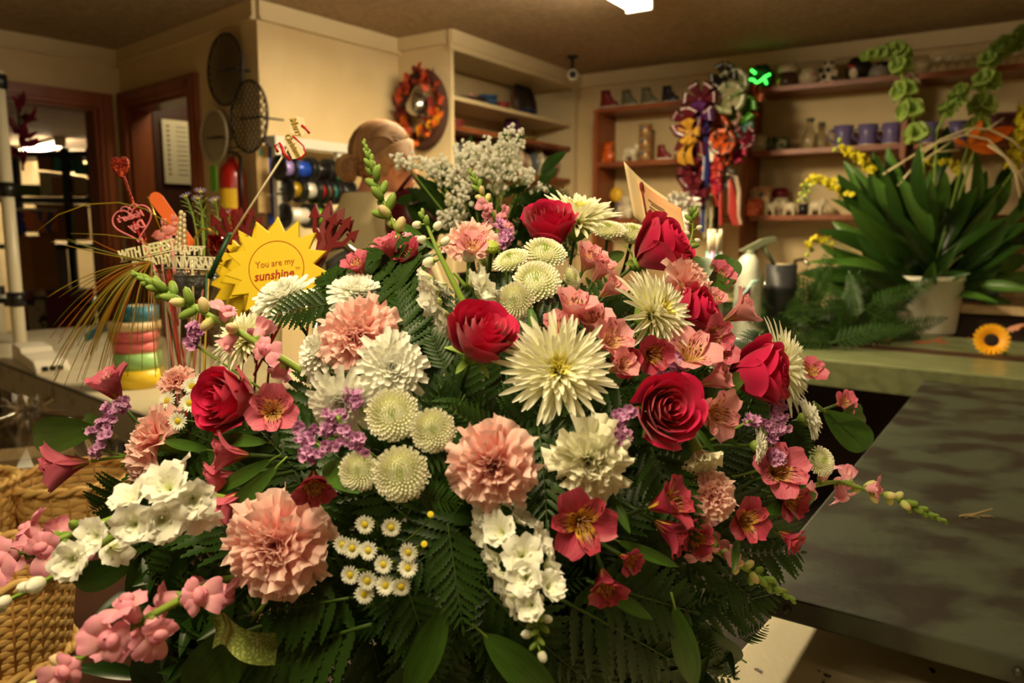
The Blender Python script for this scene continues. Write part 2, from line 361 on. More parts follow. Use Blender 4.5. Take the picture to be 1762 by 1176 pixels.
# ================================================================ flower kit: each kind is built once or a few times, every flower is placed as its own thing
rng = np.random.default_rng(7); random.seed(7)
def wpetal(u, a=.5, b=.35): return np.maximum(0, np.sin(PI*np.clip(u, 0, 1)**a))**b
def petal(mb, L, Wd, e0, e1, phi, r0=0, z0=0, cup=0, nu=8, nv=5, shape=None, ruf=0, rk=3, tipj=0, tw=0, mi=0, seed=0, center=(0, 0, 0), nar=.15):
    """blade leaving the axis at azimuth phi; e0/e1 elevation (rad) at base and tip; cup lifts the side edges"""
    u = np.linspace(0, 1, nu); v = np.linspace(-1, 1, nv); e = e0+(e1-e0)*u
    du = L/(nu-1); y = r0+np.concatenate([[0], np.cumsum(np.cos(e[:-1])*du)]); z = z0+np.concatenate([[0], np.cumsum(np.sin(e[:-1])*du)])
    w = (shape(u) if shape else nar+(1-nar)*wpetal(u))*Wd/2
    rs = np.random.default_rng(seed+1)
    X = w[:, None]*v[None]; N = (cup*(v**2)[None]*w[:, None]); 
    if ruf: N = N+ruf*np.sin(v*rk+rs.uniform(0, 6))[None]*(u**2)[:, None]+ruf*.5*np.sin(v*rk*2.3+rs.uniform(0, 6))[None]*(u**3)[:, None]
    jl = np.zeros((nu, nv))
    if tipj: jl[-1] = rs.uniform(-tipj, tipj*.3, nv)*L; jl[-2] = jl[-1]*.4
    Y = y[:, None]-np.sin(e)[:, None]*N+np.cos(e)[:, None]*jl; Z = z[:, None]+np.cos(e)[:, None]*N+np.sin(e)[:, None]*jl
    X = X+tw*(u**2)[:, None]*L
    c, s = math.cos(phi), math.sin(phi)
    P = np.stack([X*c+Y*s, -X*s+Y*c, Z], -1)+np.array(center)
    return mb.grid(P, mi=mi)
# ---- materials
rosem = P_('rose_petal', [(0, (182, 10, 66)), (.6, (196, 12, 74)), (1, (224, 30, 92))], .15, .45, sheen=.25)
pinkm = P_('carnation_petal', [(0, (248, 156, 150)), (.6, (253, 192, 188)), (1, (255, 220, 214))], .3, .6)
palepinkm = P_('pale_carnation_petal', [(0, (252, 186, 176)), (1, (255, 214, 208))], .3, .6)
wcarm = P_('white_carnation_petal', [(0, (236, 238, 196)), (1, (252, 250, 232))], .3, .6)
mumm = P_('mum_petal', [(0, (226, 232, 160)), (.3, (250, 250, 232)), (1, (255, 255, 250))], .25, .5)
spiderm = P_('spider_petal', [(0, (246, 236, 140)), (.45, (253, 251, 214)), (1, (255, 254, 240))], .35, .5)
spiderin = P_('spider_inner', [(0, (240, 230, 110)), (1, (253, 246, 160))], .25, .5)
buttm = P_('button_petal', [(0, (196, 214, 110)), (.4, (251, 250, 214)), (1, (255, 254, 240))], .2, .5)
buttg = P_('button_centre', [(0, (150, 190, 60)), (1, (220, 230, 130))], .2, .5)
alsm = P_('alstroemeria_petal', [(0, (160, 140, 70)), (.25, (216, 104, 130)), (1, (232, 128, 154))], .25, .45, veins=9, vcol=(196, 66, 104))
alsi = P_('alstroemeria_striped', [(0, (236, 206, 90)), (.5, (246, 206, 120)), (.72, (232, 126, 146)), (1, (228, 110, 140))], .25, .45, stripe=(90, 12, 40))
alpm = P_('pale_alstroemeria_petal', [(0, (200, 196, 110)), (.25, (246, 176, 178)), (1, (252, 182, 192))], .28, .5, veins=9, vcol=(238, 146, 164))
alpi = P_('pale_alstroemeria_striped', [(0, (240, 222, 120)), (.5, (252, 216, 160)), (.8, (250, 172, 180)), (1, (248, 158, 174))], .28, .5, stripe=(140, 30, 66))
aldm = P_('dark_alstroemeria_petal', [(0, (120, 100, 44)), (.25, (176, 50, 80)), (1, (210, 84, 112))], .2, .42, veins=9, vcol=(136, 26, 56))
aldi = P_('dark_alstroemeria_striped', [(0, (226, 190, 60)), (.55, (238, 186, 72)), (.75, (206, 84, 100)), (1, (200, 66, 92))], .2, .42, stripe=(64, 8, 28))
stockm = P_('stock_petal', [(0, (222, 232, 160)), (.35, (250, 250, 230)), (1, (255, 255, 250))], .28, .5)
snapm = P_('snapdragon_petal', [(0, (246, 222, 200)), (.35, (250, 184, 198)), (1, (250, 164, 196))], .3, .5)
snapb = P_('snapdragon_bud', [(0, (160, 190, 84)), (.5, (226, 226, 150)), (1, (246, 200, 184))], .2, .5)
statm = P_('statice_petal', [(0, (196, 124, 184)), (1, (228, 174, 222))], .25, .7)
stemm = P_('stem_green', [(0, (118, 148, 54)), (1, (140, 168, 70))], 0, .5)
stemd = P_('stem_dark_green', [(0, (58, 84, 26)), (1, (66, 92, 30))], 0, .55)
budm = P_('green_bud', [(0, (98, 134, 44)), (1, (154, 182, 84))], .15, .5)
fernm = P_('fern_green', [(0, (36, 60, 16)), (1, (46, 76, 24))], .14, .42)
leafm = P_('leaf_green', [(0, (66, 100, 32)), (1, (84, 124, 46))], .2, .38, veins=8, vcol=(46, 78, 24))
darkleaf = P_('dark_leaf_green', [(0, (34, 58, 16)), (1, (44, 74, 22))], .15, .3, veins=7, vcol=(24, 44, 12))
yelcm = M('daisy_centre', (226, 204, 50), .8)
anth = M('anther', (120, 96, 40), .7)
babym = M('babys_breath_white', (252, 250, 238), .7)
MEM = {}
def memo(k, f):
    if k not in MEM: MEM[k] = f()
    return MEM[k]
# ---- rose (radius 1 unit = outer radius; scaled on placing)
def rose_bloom(seed, opening=1.0):
    mb = MB(); N = 30; rs = np.random.default_rng(seed)
    for i in range(N):
        t = i/(N-1); ri = .07+.70*t**.85; phi = i*2.399+rs.uniform(-.2, .2); span = (1.9-1.0*t)
        H = .98-.10*t-.22*max(0, t-.7)/.3; nu, nv = 11, 15; u = np.linspace(0, 1, nu); v = np.linspace(-1, 1, nv)
        body = np.sin(np.minimum(u*1.25, 1)*PI/2)**.8
        op = opening*(.05+.42*t**1.6)
        R = ri*(.12+.88*body)[:, None]*np.ones(nv)+op*.55*np.clip(u-.35, 0, 1)[:, None]**1.6+op*.5*np.clip(u-.82, 0, 1)[:, None]*2.2*(1-.3*v**2)
        R = R+.07*ri*v[None]+.02*np.sin(v*4+phi)[None]*u[:, None]
        Z = -.45+(H+.45)*u[:, None]*(1-.2*(np.abs(v)**3)[None]*u[:, None]) - op*.38*np.clip(u-.85, 0, 1)[:, None]*2
        if t > .55: Z = Z+.035*np.exp(-(v*2.2)**2)[None]*(u**4)[:, None]
        ws = (.35+.65*np.sin(np.clip(u*1.05, 0, 1)*PI*.62))
        th = phi+v[None]*span*.62*ws[:, None]
        mb.grid(np.stack([R*np.cos(th), R*np.sin(th), Z], -1))
    return mb.mesh('bloom', rosem)
def calyx_mesh(r=.3, z=-.62, n=5, L=.6, mat=None):
    mb = MB(); mb.sph((0, 0, z+.08), (r*.8, r*.8, .17), 10)
    for i in range(n): petal(mb, L, .2, .3, -.7, i*2*PI/n, r*.5, z+.1, .2, nu=5, nv=3)
    return mb.mesh('calyx', mat or budm)
# ---- carnation
def carnation(seed, mat, N=38, dome=1.0):
    mb = MB(); rs = np.random.default_rng(seed)
    for i in range(N):
        t = i/(N-1); e = PI/2*(1-t**.75*1.12*dome); L = .62+.42*t
        petal(mb, L, .45+.72*t, min(1.5, e+.5), e-.12*rs.uniform(.2, 2.6), i*2.399+rs.uniform(-.3, .3), .02, -.32, cup=-.14*rs.uniform(-1, 1), nu=9, nv=21, shape=lambda u: .12+.88*u**.9,
              ruf=.09+.09*rs.uniform(0, 1)*(1.35-.5*t), rk=rs.uniform(3, 6), tipj=.045, seed=seed*99+i)
    return mb.mesh('bloom', mat)
def tubecal(): 
    mb = MB(); mb.lathe([(.05, -1.0), (.16, -.9), (.2, -.6), (.24, -.3), (.2, -.2)], 12, cap=True); return mb.mesh('calyx', budm)
# ---- spider / cushion / pompon mums
def spider(seed, fan=0):
    mb = MB(); rs = np.random.default_rng(seed)
    for i in range(175):
        t = (i/174)**.75; e = 1.45*(1-t)**.8-.12*t; L = (.34+.62*t)*rs.uniform(.86, 1.1)
        petal(mb, L, .108, e+.25, e-.28*rs.uniform(-.2, 1), i*2.399+rs.uniform(-.12, .12), .05*t, .05*(1-t), cup=.75, nu=8, nv=4, shape=lambda u: .5+.5*np.sin(np.clip(u+.05, 0, 1)*PI)**.5-.25*(u > .97), ruf=0, tw=rs.uniform(-.06, .06), mi=1 if t < .3 else 0)
    return mb.mesh('petals', [spiderm, spiderin])
def cushion(seed):
    mb = MB(); rs = np.random.default_rng(seed)
    for i in range(120):
        t = (i/119)**.7; e = 1.4*(1-t)-.15*t; L = (.25+.62*t)*rs.uniform(.85, 1.1)
        petal(mb, L, .2, e+.35, e-.15+rs.uniform(-.15, .25), i*2.399+rs.uniform(-.1, .1), .08*t, .16*(1-t)-.04*t, cup=.55, nu=7, nv=5, shape=lambda u: .35+.65*np.sin(np.clip(u, 0, .86)/.86*PI*.62)**1.0*(1-(np.clip(u-.86, 0, 1)/.14)**2*.5))
    return mb.mesh('petals', mumm)
def button(seed):
    mb = MB(); rs = np.random.default_rng(seed); N = 190
    for i in range(N):
        t = (i/(N-1)); pol = .08+1.62*t**.62; phi = i*2.399
        c = (.62*math.sin(pol)*math.sin(phi), .62*math.sin(pol)*math.cos(phi), .38*math.cos(pol))
        e = PI/2-pol*.92; L = .13+.3*t*rs.uniform(.85, 1.15)
        petal(mb, L, .075+.1*t, e+.5, e-.05, phi+rs.uniform(-.1, .1), .0, 0, cup=.8, nu=4, nv=3, shape=lambda u: .6+.4*np.sin(u*PI*.8)-.1*u, mi=1 if t < .07 else 0, center=c)
    mb.sph((0, 0, -.02), (.6, .6, .36), 14, mi=0)
    return mb.mesh('petals', [buttm, buttg])
def daisy(seed, n=17, cr=.3):
    mb = MB(); rs = np.random.default_rng(seed)
    for k, lay in ((0, n), (1, n)):
        for i in range(lay): petal(mb, (.72 if k == 0 else .62)*rs.uniform(.9, 1.08), .2, .15+.25*k, -.05+.2*k, (i+k*.5)*2*PI/lay+rs.uniform(-.06, .06), cr*.85, .02*k, cup=.3, nu=4, nv=3, shape=lambda u: .6+.4*np.sin(u*PI))
    return mb.mesh('petals', mumm)
def dcentre(cr=.3):
    mb = MB(); mb.sph((0, 0, .05), (cr, cr, .17), 12)
    for i in range(40):
        t = i/40; r = cr*.97*math.sqrt(t); mb.sph((r*math.cos(i*2.4), r*math.sin(i*2.4), .07+.15*math.sqrt(max(0, 1-t))), .04, 5)
    return mb.mesh('centre', yelcm)
# ---- alstroemeria: six tepals as parts
def tepal(kind, mat, op=1.0, seed=0):
    mb = MB()
    if kind == 'outer': petal(mb, 1.25, .84, 1.4, .7-.75*op, 0, .04, -.45, cup=.32, nu=10, nv=9, shape=lambda u: .22+.78*np.sin(np.clip(u, 0, 1)**1.5*PI*.84)**.8, ruf=.03, rk=3, tipj=.02, seed=seed)
    else: petal(mb, 1.25, .5, 1.45, .85-.65*op, 0, .03, -.45, cup=.4, nu=10, nv=7, shape=lambda u: .2+.8*np.sin(np.clip(u, 0, 1)**1.4*PI*.88)**.8, seed=seed)
    return mb.mesh('tepal', mat)
def stamens():
    mb = MB()
    for i in range(6):
        a = i*1.05; pts = [(math.cos(a)*.03, math.sin(a)*.03, -.4), (math.cos(a)*.07, math.sin(a)*.07, .1), (math.cos(a)*.17+.05, math.sin(a)*.17, .45)]
        mb.tube(pts, .012, 4); mb.sph(pts[-1], (.03, .03, .055), 6, mi=1)
    return mb.mesh('stamens', [alpi, anth])
# ---- stock floret
def floret(seed):
    mb = MB(); rs = np.random.default_rng(seed)
    for k, (n, L, e, w) in enumerate(((5, .95, .12, .8), (5, .75, .55, .62), (4, .5, 1.0, .45))):
        for i in range(n): petal(mb, L*rs.uniform(.85, 1.1), w, 1.1, e-.35*rs.uniform(0, 1), (i+.5*k)*2*PI/n+rs.uniform(-.25, .25), .04, -.15, cup=rs.uniform(-.15, .3), nu=7, nv=7, shape=lambda u: .2+.8*np.sin(np.clip(u, 0, 1)**.9*PI*.72)**1, ruf=.07, rk=rs.uniform(2, 4), tipj=.05, seed=seed*50+k*9+i)
    return mb.mesh('floret', stockm)
def budmesh(name, r, L, mats, split=.45, open_=0):
    mb = MB(); mb.lathe([(.02, 0), (r*.8, L*.12), (r, L*.35), (r*.98, L*.6), (r*.7, L*.85), (.01, L)], 10)
    for i in range(5): petal(mb, L*split, r*.9, 1.35, 1.5, i*2*PI/5, r*.35, 0, cup=-.2, nu=5, nv=3, mi=1)
    return mb.mesh(name, mats)
# ---- snapdragon floret: puffy tube, two upper lobes, three lower lobes, calyx
def snap(seed):   # puffed tube, lips
    mb = MB(); rs = np.random.default_rng(seed)
    mb.lathe([(.1, -.75), (.22, -.62), (.3, -.3), (.34, 0), (.26, .2), (.05, .3)], 14, sy=.85)
    for i, (phi, L, w, e) in enumerate(((.45, .85, .75, .2), (-.45, .85, .75, .2), (PI, .6, .62, -.5), (PI-.85, .62, .6, -.35), (PI+.85, .62, .6, -.35))):
        petal(mb, L, w, e+1.0, e-.5, phi, .12, -.02, cup=-.25, nu=8, nv=7, shape=lambda u: .45+.55*np.sin(np.clip(u, 0, 1)*PI*.8)**.8, ruf=.05, rk=3, seed=seed*7+i)
    mb.sph((0, -.2, .16), (.27, .2, .18), 10)
    return mb.mesh('flower', snapm)
def scalyx():
    mb = MB()
    for i in range(5): petal(mb, .42, .24, .9, 1.3, i*2*PI/5, .08, -.85, cup=.3, nu=5, nv=3)
    return mb.mesh('calyx', budm)
# ---- leaves
def leaf_grid(L, Wd, e0=.1, e1=-.5, fold=.25, nu=12, nv=5, fat=.5):
    mb = MB(); petal(mb, L, Wd, e0, e1, 0, 0, 0, cup=fold, nu=nu, nv=nv, shape=lambda u: .04+.96*np.sin(np.clip(u, 0, 1)**(fat+.4)*PI)**.85); return mb
def blade_mb(mb, o, d, nrm, L, Wd, teeth=5, mi=0, drop=.15):
    """toothed fern pinna from o along d"""
    o, d, nrm = np.array(o, float), np.array(d, float), np.array(nrm, float); d /= np.linalg.norm(d); s = np.cross(d, nrm); s /= np.linalg.norm(s)
    n = teeth*2+1; u = np.linspace(0, 1, n); prof = np.sin(np.clip(u*.93+.07, 0, 1)*PI)**.6*(1-.45*u); w = Wd/2*prof*(1-.42*(np.arange(n) % 2 == 0)); w[0] = Wd*.08; w[-1] = 0.0004
    c = o+u[:, None]*L*d-(u**2)[:, None]*drop*L*nrm; sh = (np.arange(n) % 2)[:, None]*L*.035*d
    P = np.stack([c-s*w[:, None]+nrm*w[:, None]*.25+sh, c, c+s*w[:, None]+nrm*w[:, None]*.25+sh], 1)
    uu = np.repeat(u[:, None], 3, 1); vv = np.tile([0, .5, 1], (n, 1)); mb.grid(P, np.stack([uu, vv], -1), mi)
def fern_mesh(seed, L=1.0, n=10, wide=.34, twice=False):
    """leatherleaf frond along +Y, face +Z; returns rachis and leaflets meshes"""
    rs = np.random.default_rng(seed); lf = MB(); rc = MB(); droop = .16
    pt = lambda u: (0, L*u, -droop*u*u*L)
    rc.tube([pt(u) for u in np.linspace(0, 1, 12)], np.linspace(.011, .003, 12)*L, 6)
    for i in range(n):
        u = .1+.84*i/n; l = wide*L*math.sin(min(1, (1-u)*1.35+.06)*PI/2)*(.9 if i == 0 else 1)
        for sgn in (-1, 1):
            a = 1.0-.35*u; d = v3(sgn*math.sin(a), math.cos(a), rs.uniform(-.12, .12)); d /= np.linalg.norm(d); o = v3(*pt(u))
            if twice and l > .13*L:
                m = 5; 
                for j in range(m):
                    q = .1+.86*j/m; oo = o+d*l*q-v3(0, 0, .12*q*q*l); ll = l*.36*(1-q*.62)
                    for s2 in (-1, 1):
                        a2 = .85; perp = v3(-d[1], d[0], 0)*s2; dd = d*math.cos(a2)+perp*math.sin(a2)
                        blade_mb(lf, oo, dd, (0, 0, 1), ll, ll*.58, 4)
                blade_mb(lf, o+d*l*.86-v3(0, 0, .1*l), d, (0, 0, 1), l*.26, l*.13, 3)
                rc.tube([o, o+d*l*.9-v3(0, 0, .1*l)], .003*L, 4)
            else: blade_mb(lf, o+d*.012*L, d, (0, 0, 1), l, max(.045*L, l*.36), 8 if l > .15*L else 5)
    blade_mb(lf, pt(.94), (0, 1, -.1), (0, 0, 1), .1*L, .05*L, 3)
    return rc.mesh('rachis', stemd), lf.mesh('leaflets', fernm)
FC = Vector((-.02, 1.04, .84))          # where every stem of the bouquet ends, in its container
def stem_part(root, length=None, r=.0022, back=.03, name='stem', mat=None, target=None, off=0):
    """stem from the bloom's base curving down into the foam"""
    bpy.context.view_layer.update() if False else None
    q = root.rotation_quaternion; s = root.scale[0]; loc = root.location; M4 = Matrix.LocRotScale(loc, q, root.scale).inverted()
    ax = q @ Vector((0, 0, 1)); p0 = loc-ax*off; T = target or FC; D = (T-p0); p1 = p0-ax*min(.12, D.length*.35)
    pts = []
    for i in range(9):
        t = i/8; pts.append(M4 @ ((1-t)**2*p0+2*t*(1-t)*p1+t*t*T))
    mb = MB(); mb.tube(pts, r/s, 6); return mb.build(name, mat or stemd, root)
USED = []
def place(kind, label, cat, x, y, size, face, d=None, roll=0, group=None):
    """root empty of a flower; size = width in pixels of the 1762 frame, unit radius 1 -> scale is half of that"""
    dd = d if d else dome(x, y); sc = size/2/FPX*dd; loc = at(x, y, dd)
    return thing(kind, label, cat, loc, rot=aim(V3(*face), roll), scale=sc, group=group)
def dome(x, y):
    k = 1-((x-800)/720)**2-((y-950)/610)**2
    return 1.12-.5*math.sqrt(max(0, k))
# ================================================================ the bouquet, flower by flower
def rose(label, x, y, size, face, v=0, roll=0, d=None, op=1.0):
    t = place('rose', label, 'rose', x, y, size*1.04, face, d, roll)
    inst('bloom', memo(('rose', v, op), lambda: rose_bloom(v, op)), t); inst('calyx', memo('rcal', calyx_mesh), t); stem_part(t, off=t.scale[0]*.6); return t
G = 'deep pink roses in the bouquet'
rose('deep pink rose at the top of the bouquet, over the cluster of white button mums', 945, 406, 108, (-.05, .75, .6), 1, .4)
rose('deep pink rose under the lower tip of the memorial card', 1122, 437, 124, (.75, .5, .45), 2, 1.5)
rose('deep pink half-side-on rose directly left of the big pale yellow spider mum', 822, 592, 134, (.35, .7, .7), 3, 2.2, op=.8)
rose('deep pink rose facing the viewer, its spiral centre in full view', 1136, 706, 134, (.2, .12, .95), 4, .2, op=1.1)
rose('deep pink rose turned right, in front of the side-on spider mum', 1286, 645, 132, (.85, .1, .5), 5, 1, op=.8)
rose('large open deep pink rose at the left under the long snapdragon', 410, 690, 128, (-.5, .15, .85), 6, 3, op=1.0)
rose('deep pink rose half hidden behind the spider mum on the right', 1182, 540, 96, (.75, .3, .45), 7, 2, d=dome(1176, 540)+.05)
def outer_rose_petal(t_label): pass
def carn(label, x, y, size, face, mat=None, v=0, d=None, dome_=1.0, roll=0):
    mat = mat or pinkm
    t = place('carnation', label, 'carnation', x, y, size*1.1, face, d, roll)
    inst('bloom', memo(('carn', v, mat.name, dome_), lambda: carnation(v, mat, dome=dome_)), t); inst('calyx', memo('ccal', tubecal), t); stem_part(t, off=t.scale[0]*.9); return t
carn('biggest pink carnation, low in the front left of the bouquet', 473, 940, 172, (-.1, .1, 1), v=11)
carn('pink carnation in the middle of the bouquet above the white stock', 848, 802, 142, (0, .05, 1), v=12)
carn('pink carnation wrapped by white mums under the yellow sun pick', 613, 575, 132, (-.1, .35, .9), v=13)
carn('pink carnation seen from the side at the left edge above the white stock', 258, 755, 120, (-.75, .35, .5), v=14)
carn('second bloom of pink carnation peeping below the left side-on carnation', 236, 800, 74, (-.8, -.2, .5), v=15, d=dome(236, 800)+.03)
carn('small pink carnation at the lower right between dark alstroemerias', 1228, 850, 82, (.25, .35, .85), v=16)
carn('pale pink carnation below the rose under the card', 1190, 492, 112, (.7, .4, .5), palepinkm, v=17)
carn('salmon carnation at the upper left behind the stock buds', 806, 412, 84, (-.1, .6, .7), v=18)
carn('small pale pink carnation behind the little daisies at the left', 300, 652, 58, (-.2, .7, .6), palepinkm, v=19)
carn('creamy white carnation right of the middle pink carnation', 1018, 795, 138, (.2, -.05, .95), wcarm, v=20)
carn('creamy white carnation hanging below the viewer-facing rose', 1203, 785, 84, (.2, -.75, .45), wcarm, v=21, dome_=.6)
def mum(kind, fn, label, x, y, size, face, v=0, d=None, roll=0, cat='chrysanthemum'):
    t = place(kind, label, cat, x, y, size*1.1, face, d, roll)
    inst('petals', memo((kind, v), lambda: fn(v)), t)
    m = MB(); 
    def gc():
        b = MB(); b.lathe([(.03, -.32), (.16, -.24), (.3, -.08), (.24, .02)], 12); return b.mesh('calyx', budm)
    inst('calyx', memo('mcal', gc), t); stem_part(t, off=t.scale[0]*.25); return t
sp = lambda *a, **k: mum('spider_mum', spider, *a, **k)
sp('big pale yellow spider mum facing the viewer in the centre right', 958, 642, 196, (.05, .3, 1), 31)
sp('pale yellow spider mum fanned to the upper right, right of the centre', 1116, 545, 168, (.62, .38, .62), 32)
sp('pale yellow spider mum behind the topmost rose', 992, 390, 160, (.1, .85, .45), 33, d=dome(992, 392)+.06)
sp('pale yellow spider mum seen from the side at the right edge behind a rose', 1334, 636, 160, (.92, .2, .3), 34, d=dome(1330, 640)+.04)
sp('thin-petalled white spider mum behind the pink snapdragon at the left', 425, 590, 120, (-.3, .5, .6), 35, d=dome(425, 590)+.06)
cu = lambda *a, **k: mum('white_mum', cushion, *a, **k)
cu('white mum over the lower right of the wrapped pink carnation', 672, 636, 138, (.3, .2, .9), 41)
cu('white mum below the pink carnation, above the purple statice', 590, 690, 128, (-.1, -.3, .95), 42)
cu('white mum behind the top of the wrapped pink carnation', 618, 515, 122, (.2, .8, .5), 43, d=dome(618, 515)+.04)
cu('white mum left of the wrapped pink carnation', 556, 610, 112, (-.6, .3, .7), 44, d=dome(556, 610)+.03)
cu('white mum under the fern tip below the yellow sun', 492, 520, 124, (-.3, .75, .55), 45, d=dome(492, 520)+.06)
cu('white mum in profile at the right below the rose that turns right', 1300, 768, 66, (.85, -.05, .2), 46)
cu('ragged white mum at the far right of the bouquet', 1385, 722, 84, (.8, .3, .3), 47)
cu('white mum half hidden under the right spider mum', 1240, 620, 62, (.3, .3, .7), 48, d=dome(1240, 620)+.04)
bu = lambda *a, **k: mum('button_mum', button, *a, **k)
for L_b, x, y, s, f in (('button mum under the white mums, upper of the left cluster of four', 676, 715, 86, (.1, .2, 1)), ('small button mum, rightmost of the left cluster of four', 745, 741, 72, (.15, .1, 1)),
    ('button mum, lower left of the left cluster of four', 619, 811, 66, (-.1, .05, 1)), ('biggest button mum, lower right of the left cluster of four', 691, 815, 90, (0, .05, 1)),
    ('button mum, top one of the cluster under the topmost rose', 937, 439, 70, (.15, .7, .7)), ('button mum, left one of the cluster under the topmost rose', 880, 452, 60, (-.3, .75, .55)),
    ('button mum, biggest front one of the cluster under the topmost rose', 923, 487, 76, (0, .5, .85)), ('button mum, lowest of the cluster under the topmost rose', 888, 518, 62, (-.3, -.1, .9)),
    ('button mum at the right edge above the snapdragon that points right', 1410, 795, 50, (.3, .3, .9)), ('button mum at the right of the upper cluster, in profile', 981, 480, 44, (.7, .2, .5)),
    ('white button mum on the skyline between the top rose and the card, right one', 1088, 406, 62, (.1, .8, .5)), ('white button mum on the skyline just right of the topmost spider mum', 1046, 400, 56, (0, .8, .5))):
    bu(L_b, x, y, s, f, v=50+int(x) % 3)
t = place('button_mum_bud', 'flat green unopened button mum bud left of the upper white cluster', 'flower bud', 845, 426, 30, (.1, .8, .6))
b = MB(); b.sph((0, 0, 0), (1, 1, .62), 14)
for i in range(26): petal(b, .5, .28, .9, .1, i*.48, .5, .2, .3, nu=4, nv=3)
b.build('bud', P_('lime_bud', [(0, (170, 196, 70)), (1, (196, 214, 90))], .2), t); stem_part(t)
t = place('stock_bud', 'round white stock bud on a thin stalk in front of the salmon carnation', 'flower bud', 807, 441, 28, (.1, .9, .4))
inst('bud', memo('wbud', lambda: budmesh('bud', .9, 1.9, [stockm, budm])), t, loc=(0, 0, -.8)); stem_part(t, mat=stemm)
# little daisies
def dais(label, x, y, size, face, group, d=None, cat='daisy', v=0):
    t = place('small_daisy', label, cat, x, y, size, face, d); inst('petals', memo(('dai', v), lambda: daisy(60+v)), t, scale=1); inst('centre', memo('dc', dcentre), t); stem_part(t, r=.0011, mat=stemm, target=at(x*.5+330, y+70, dome(x, y)+.14)); return t
DW = [('top left', 628, 903), ('top right', 673, 908), ('far left end of the upper row', 606, 944), ('second from left in the upper row', 634, 948), ('third in the upper row', 660, 972), ('right side, upper of the pair', 703, 951), ('right side, lower of the pair', 702, 978),
      ('left, below the upper row', 603, 990), ('middle of the lower row', 663, 1008), ('bottom one', 627, 1023), ('lower right', 690, 1010), ('just right of the left low one', 632, 1000), ('left one, behind its neighbour', 590, 938)]
for i, (w, x, y) in enumerate(DW): dais('tiny white daisy of the low cluster, '+w, x, y, 36, (random.uniform(-.3, .3), random.uniform(-.1, .3), 1), None, v=i % 3, d=dome(x, y)-.012+(.01 if 'behind' in w else 0))
for w, x, y, f in (('above the rose leaf', 330, 665, (.2, .4, .8)), ('in front of the large left rose', 352, 655, (.3, .6, .6)), ('lowest one', 365, 722, (.4, -.1, .8)), ('beside the rose', 326, 694, (.1, .2, .9)), ('small one at the left', 288, 690, (-.2, .3, .8)), ('under the long leaf', 306, 725, (0, 0, 1))):
    dais('small white daisy left of the large left rose, '+w, x, y, 34, f, None)
for w, x, y in (('upper one right of the low daisy cluster', 741, 886), ('lower one right of the low daisy cluster', 730, 937)):
    t = place('daisy_bud', 'tiny yellow daisy bud, '+w, 'flower bud', x, y, 13, (0, .3, 1)); inst('centre', memo('dc2', lambda: dcentre(.9)), t); stem_part(t, r=.0009, mat=stemm, target=at(x-60, y+60, dome(x, y)+.1))
# alstroemeria
PAL = {'dark': (lambda: (aldm, aldi)), 'mid': (lambda: (alsm, alsi)), 'pale': (lambda: (alpm, alpi))}
def als(label, x, y, size, face, col='mid', op=1.0, roll=0, d=None, n=6, tgt=None):
    t = place('alstroemeria', label, 'alstroemeria', x, y, size*1.2, face, d, roll); a, b = PAL[col]()
    for i in range(3): inst('tepal', memo(('to', col, op), lambda: tepal('outer', a, op)), t, rot=Matrix.Rotation(i*2*PI/3+random.uniform(-.12, .12), 3, 'Z').to_quaternion(), scale=(1, 1, random.uniform(.92, 1.06)))
    for i in range(3): inst('tepal', memo(('ti', col, op), lambda: tepal('inner', b, op)), t, rot=Matrix.Rotation(i*2*PI/3+PI/3, 3, 'Z').to_quaternion(), scale=(1, 1, random.uniform(.92, 1.06)))
    inst('stamens', memo('stam', stamens), t); stem_part(t, off=t.scale[0]*.5, target=tgt, mat=stemm if tgt else None); return t
als('pink alstroemeria standing above the white table edge at the far left', 196, 672, 92, (-.3, .85, .35), 'mid', .35)
als('mauve-pink alstroemeria lying sideways over the small wicker basket', 122, 800, 104, (-.95, -.15, .3), 'mid', .5, tgt=at(300, 830, .8))
als('pink alstroemeria over the lower right of the large left rose', 470, 708, 96, (.2, .2, .9), 'mid', .6)
als('pink alstroemeria, upper of three pointing left under the large left rose', 402, 782, 92, (-.85, .1, .4), 'mid', .4)
als('pink alstroemeria, middle of three pointing left under the large left rose', 388, 822, 84, (-.85, -.15, .4), 'mid', .25)
als('pink alstroemeria, lowest of three pointing left under the large left rose', 400, 862, 88, (-.7, -.5, .35), 'mid', .2)
als('dusky pink alstroemeria hanging below the purple statice', 540, 828, 84, (.2, -.6, .7), 'dark', .6)
als('red alstroemeria wide open to the viewer below the white carnation', 998, 898, 116, (.05, .05, 1), 'dark', 1.0, .4)
als('red alstroemeria seen from the side with its yellow throat, below the drooping fern', 1142, 868, 108, (.75, .35, .45), 'dark', .6, .9)
als('red alstroemeria lying under the side-on red one', 1150, 912, 96, (.75, -.45, .4), 'dark', .4, d=dome(1150, 912)+.02)
als('red alstroemeria low beside the white stock tip', 1040, 1000, 86, (.1, -.6, .7), 'dark', .55, .5)
als('small red alstroemeria above the low one beside the stock', 1078, 962, 58, (.5, -.2, .7), 'dark', .5, .2)
als('red alstroemeria with a rounded petal at the right beside the metal table', 1278, 895, 86, (.3, .1, .9), 'dark', .75, 2)
als('rosy alstroemeria over the snapdragon at the right, petals spread wide', 1335, 812, 104, (.1, .35, .9), 'mid', .8, 1)
als('dark red alstroemeria under the rosy one at the right', 1352, 858, 78, (.4, -.1, .8), 'dark', .6, 2.4)
als('dark pink alstroemeria tucked low at the right near the table edge', 1355, 925, 60, (.6, -.4, .6), 'dark', .4)
als('pale pink alstroemeria, upper of the centre cluster left of the spider mum', 985, 540, 92, (.2, .8, .4), 'pale', .4)
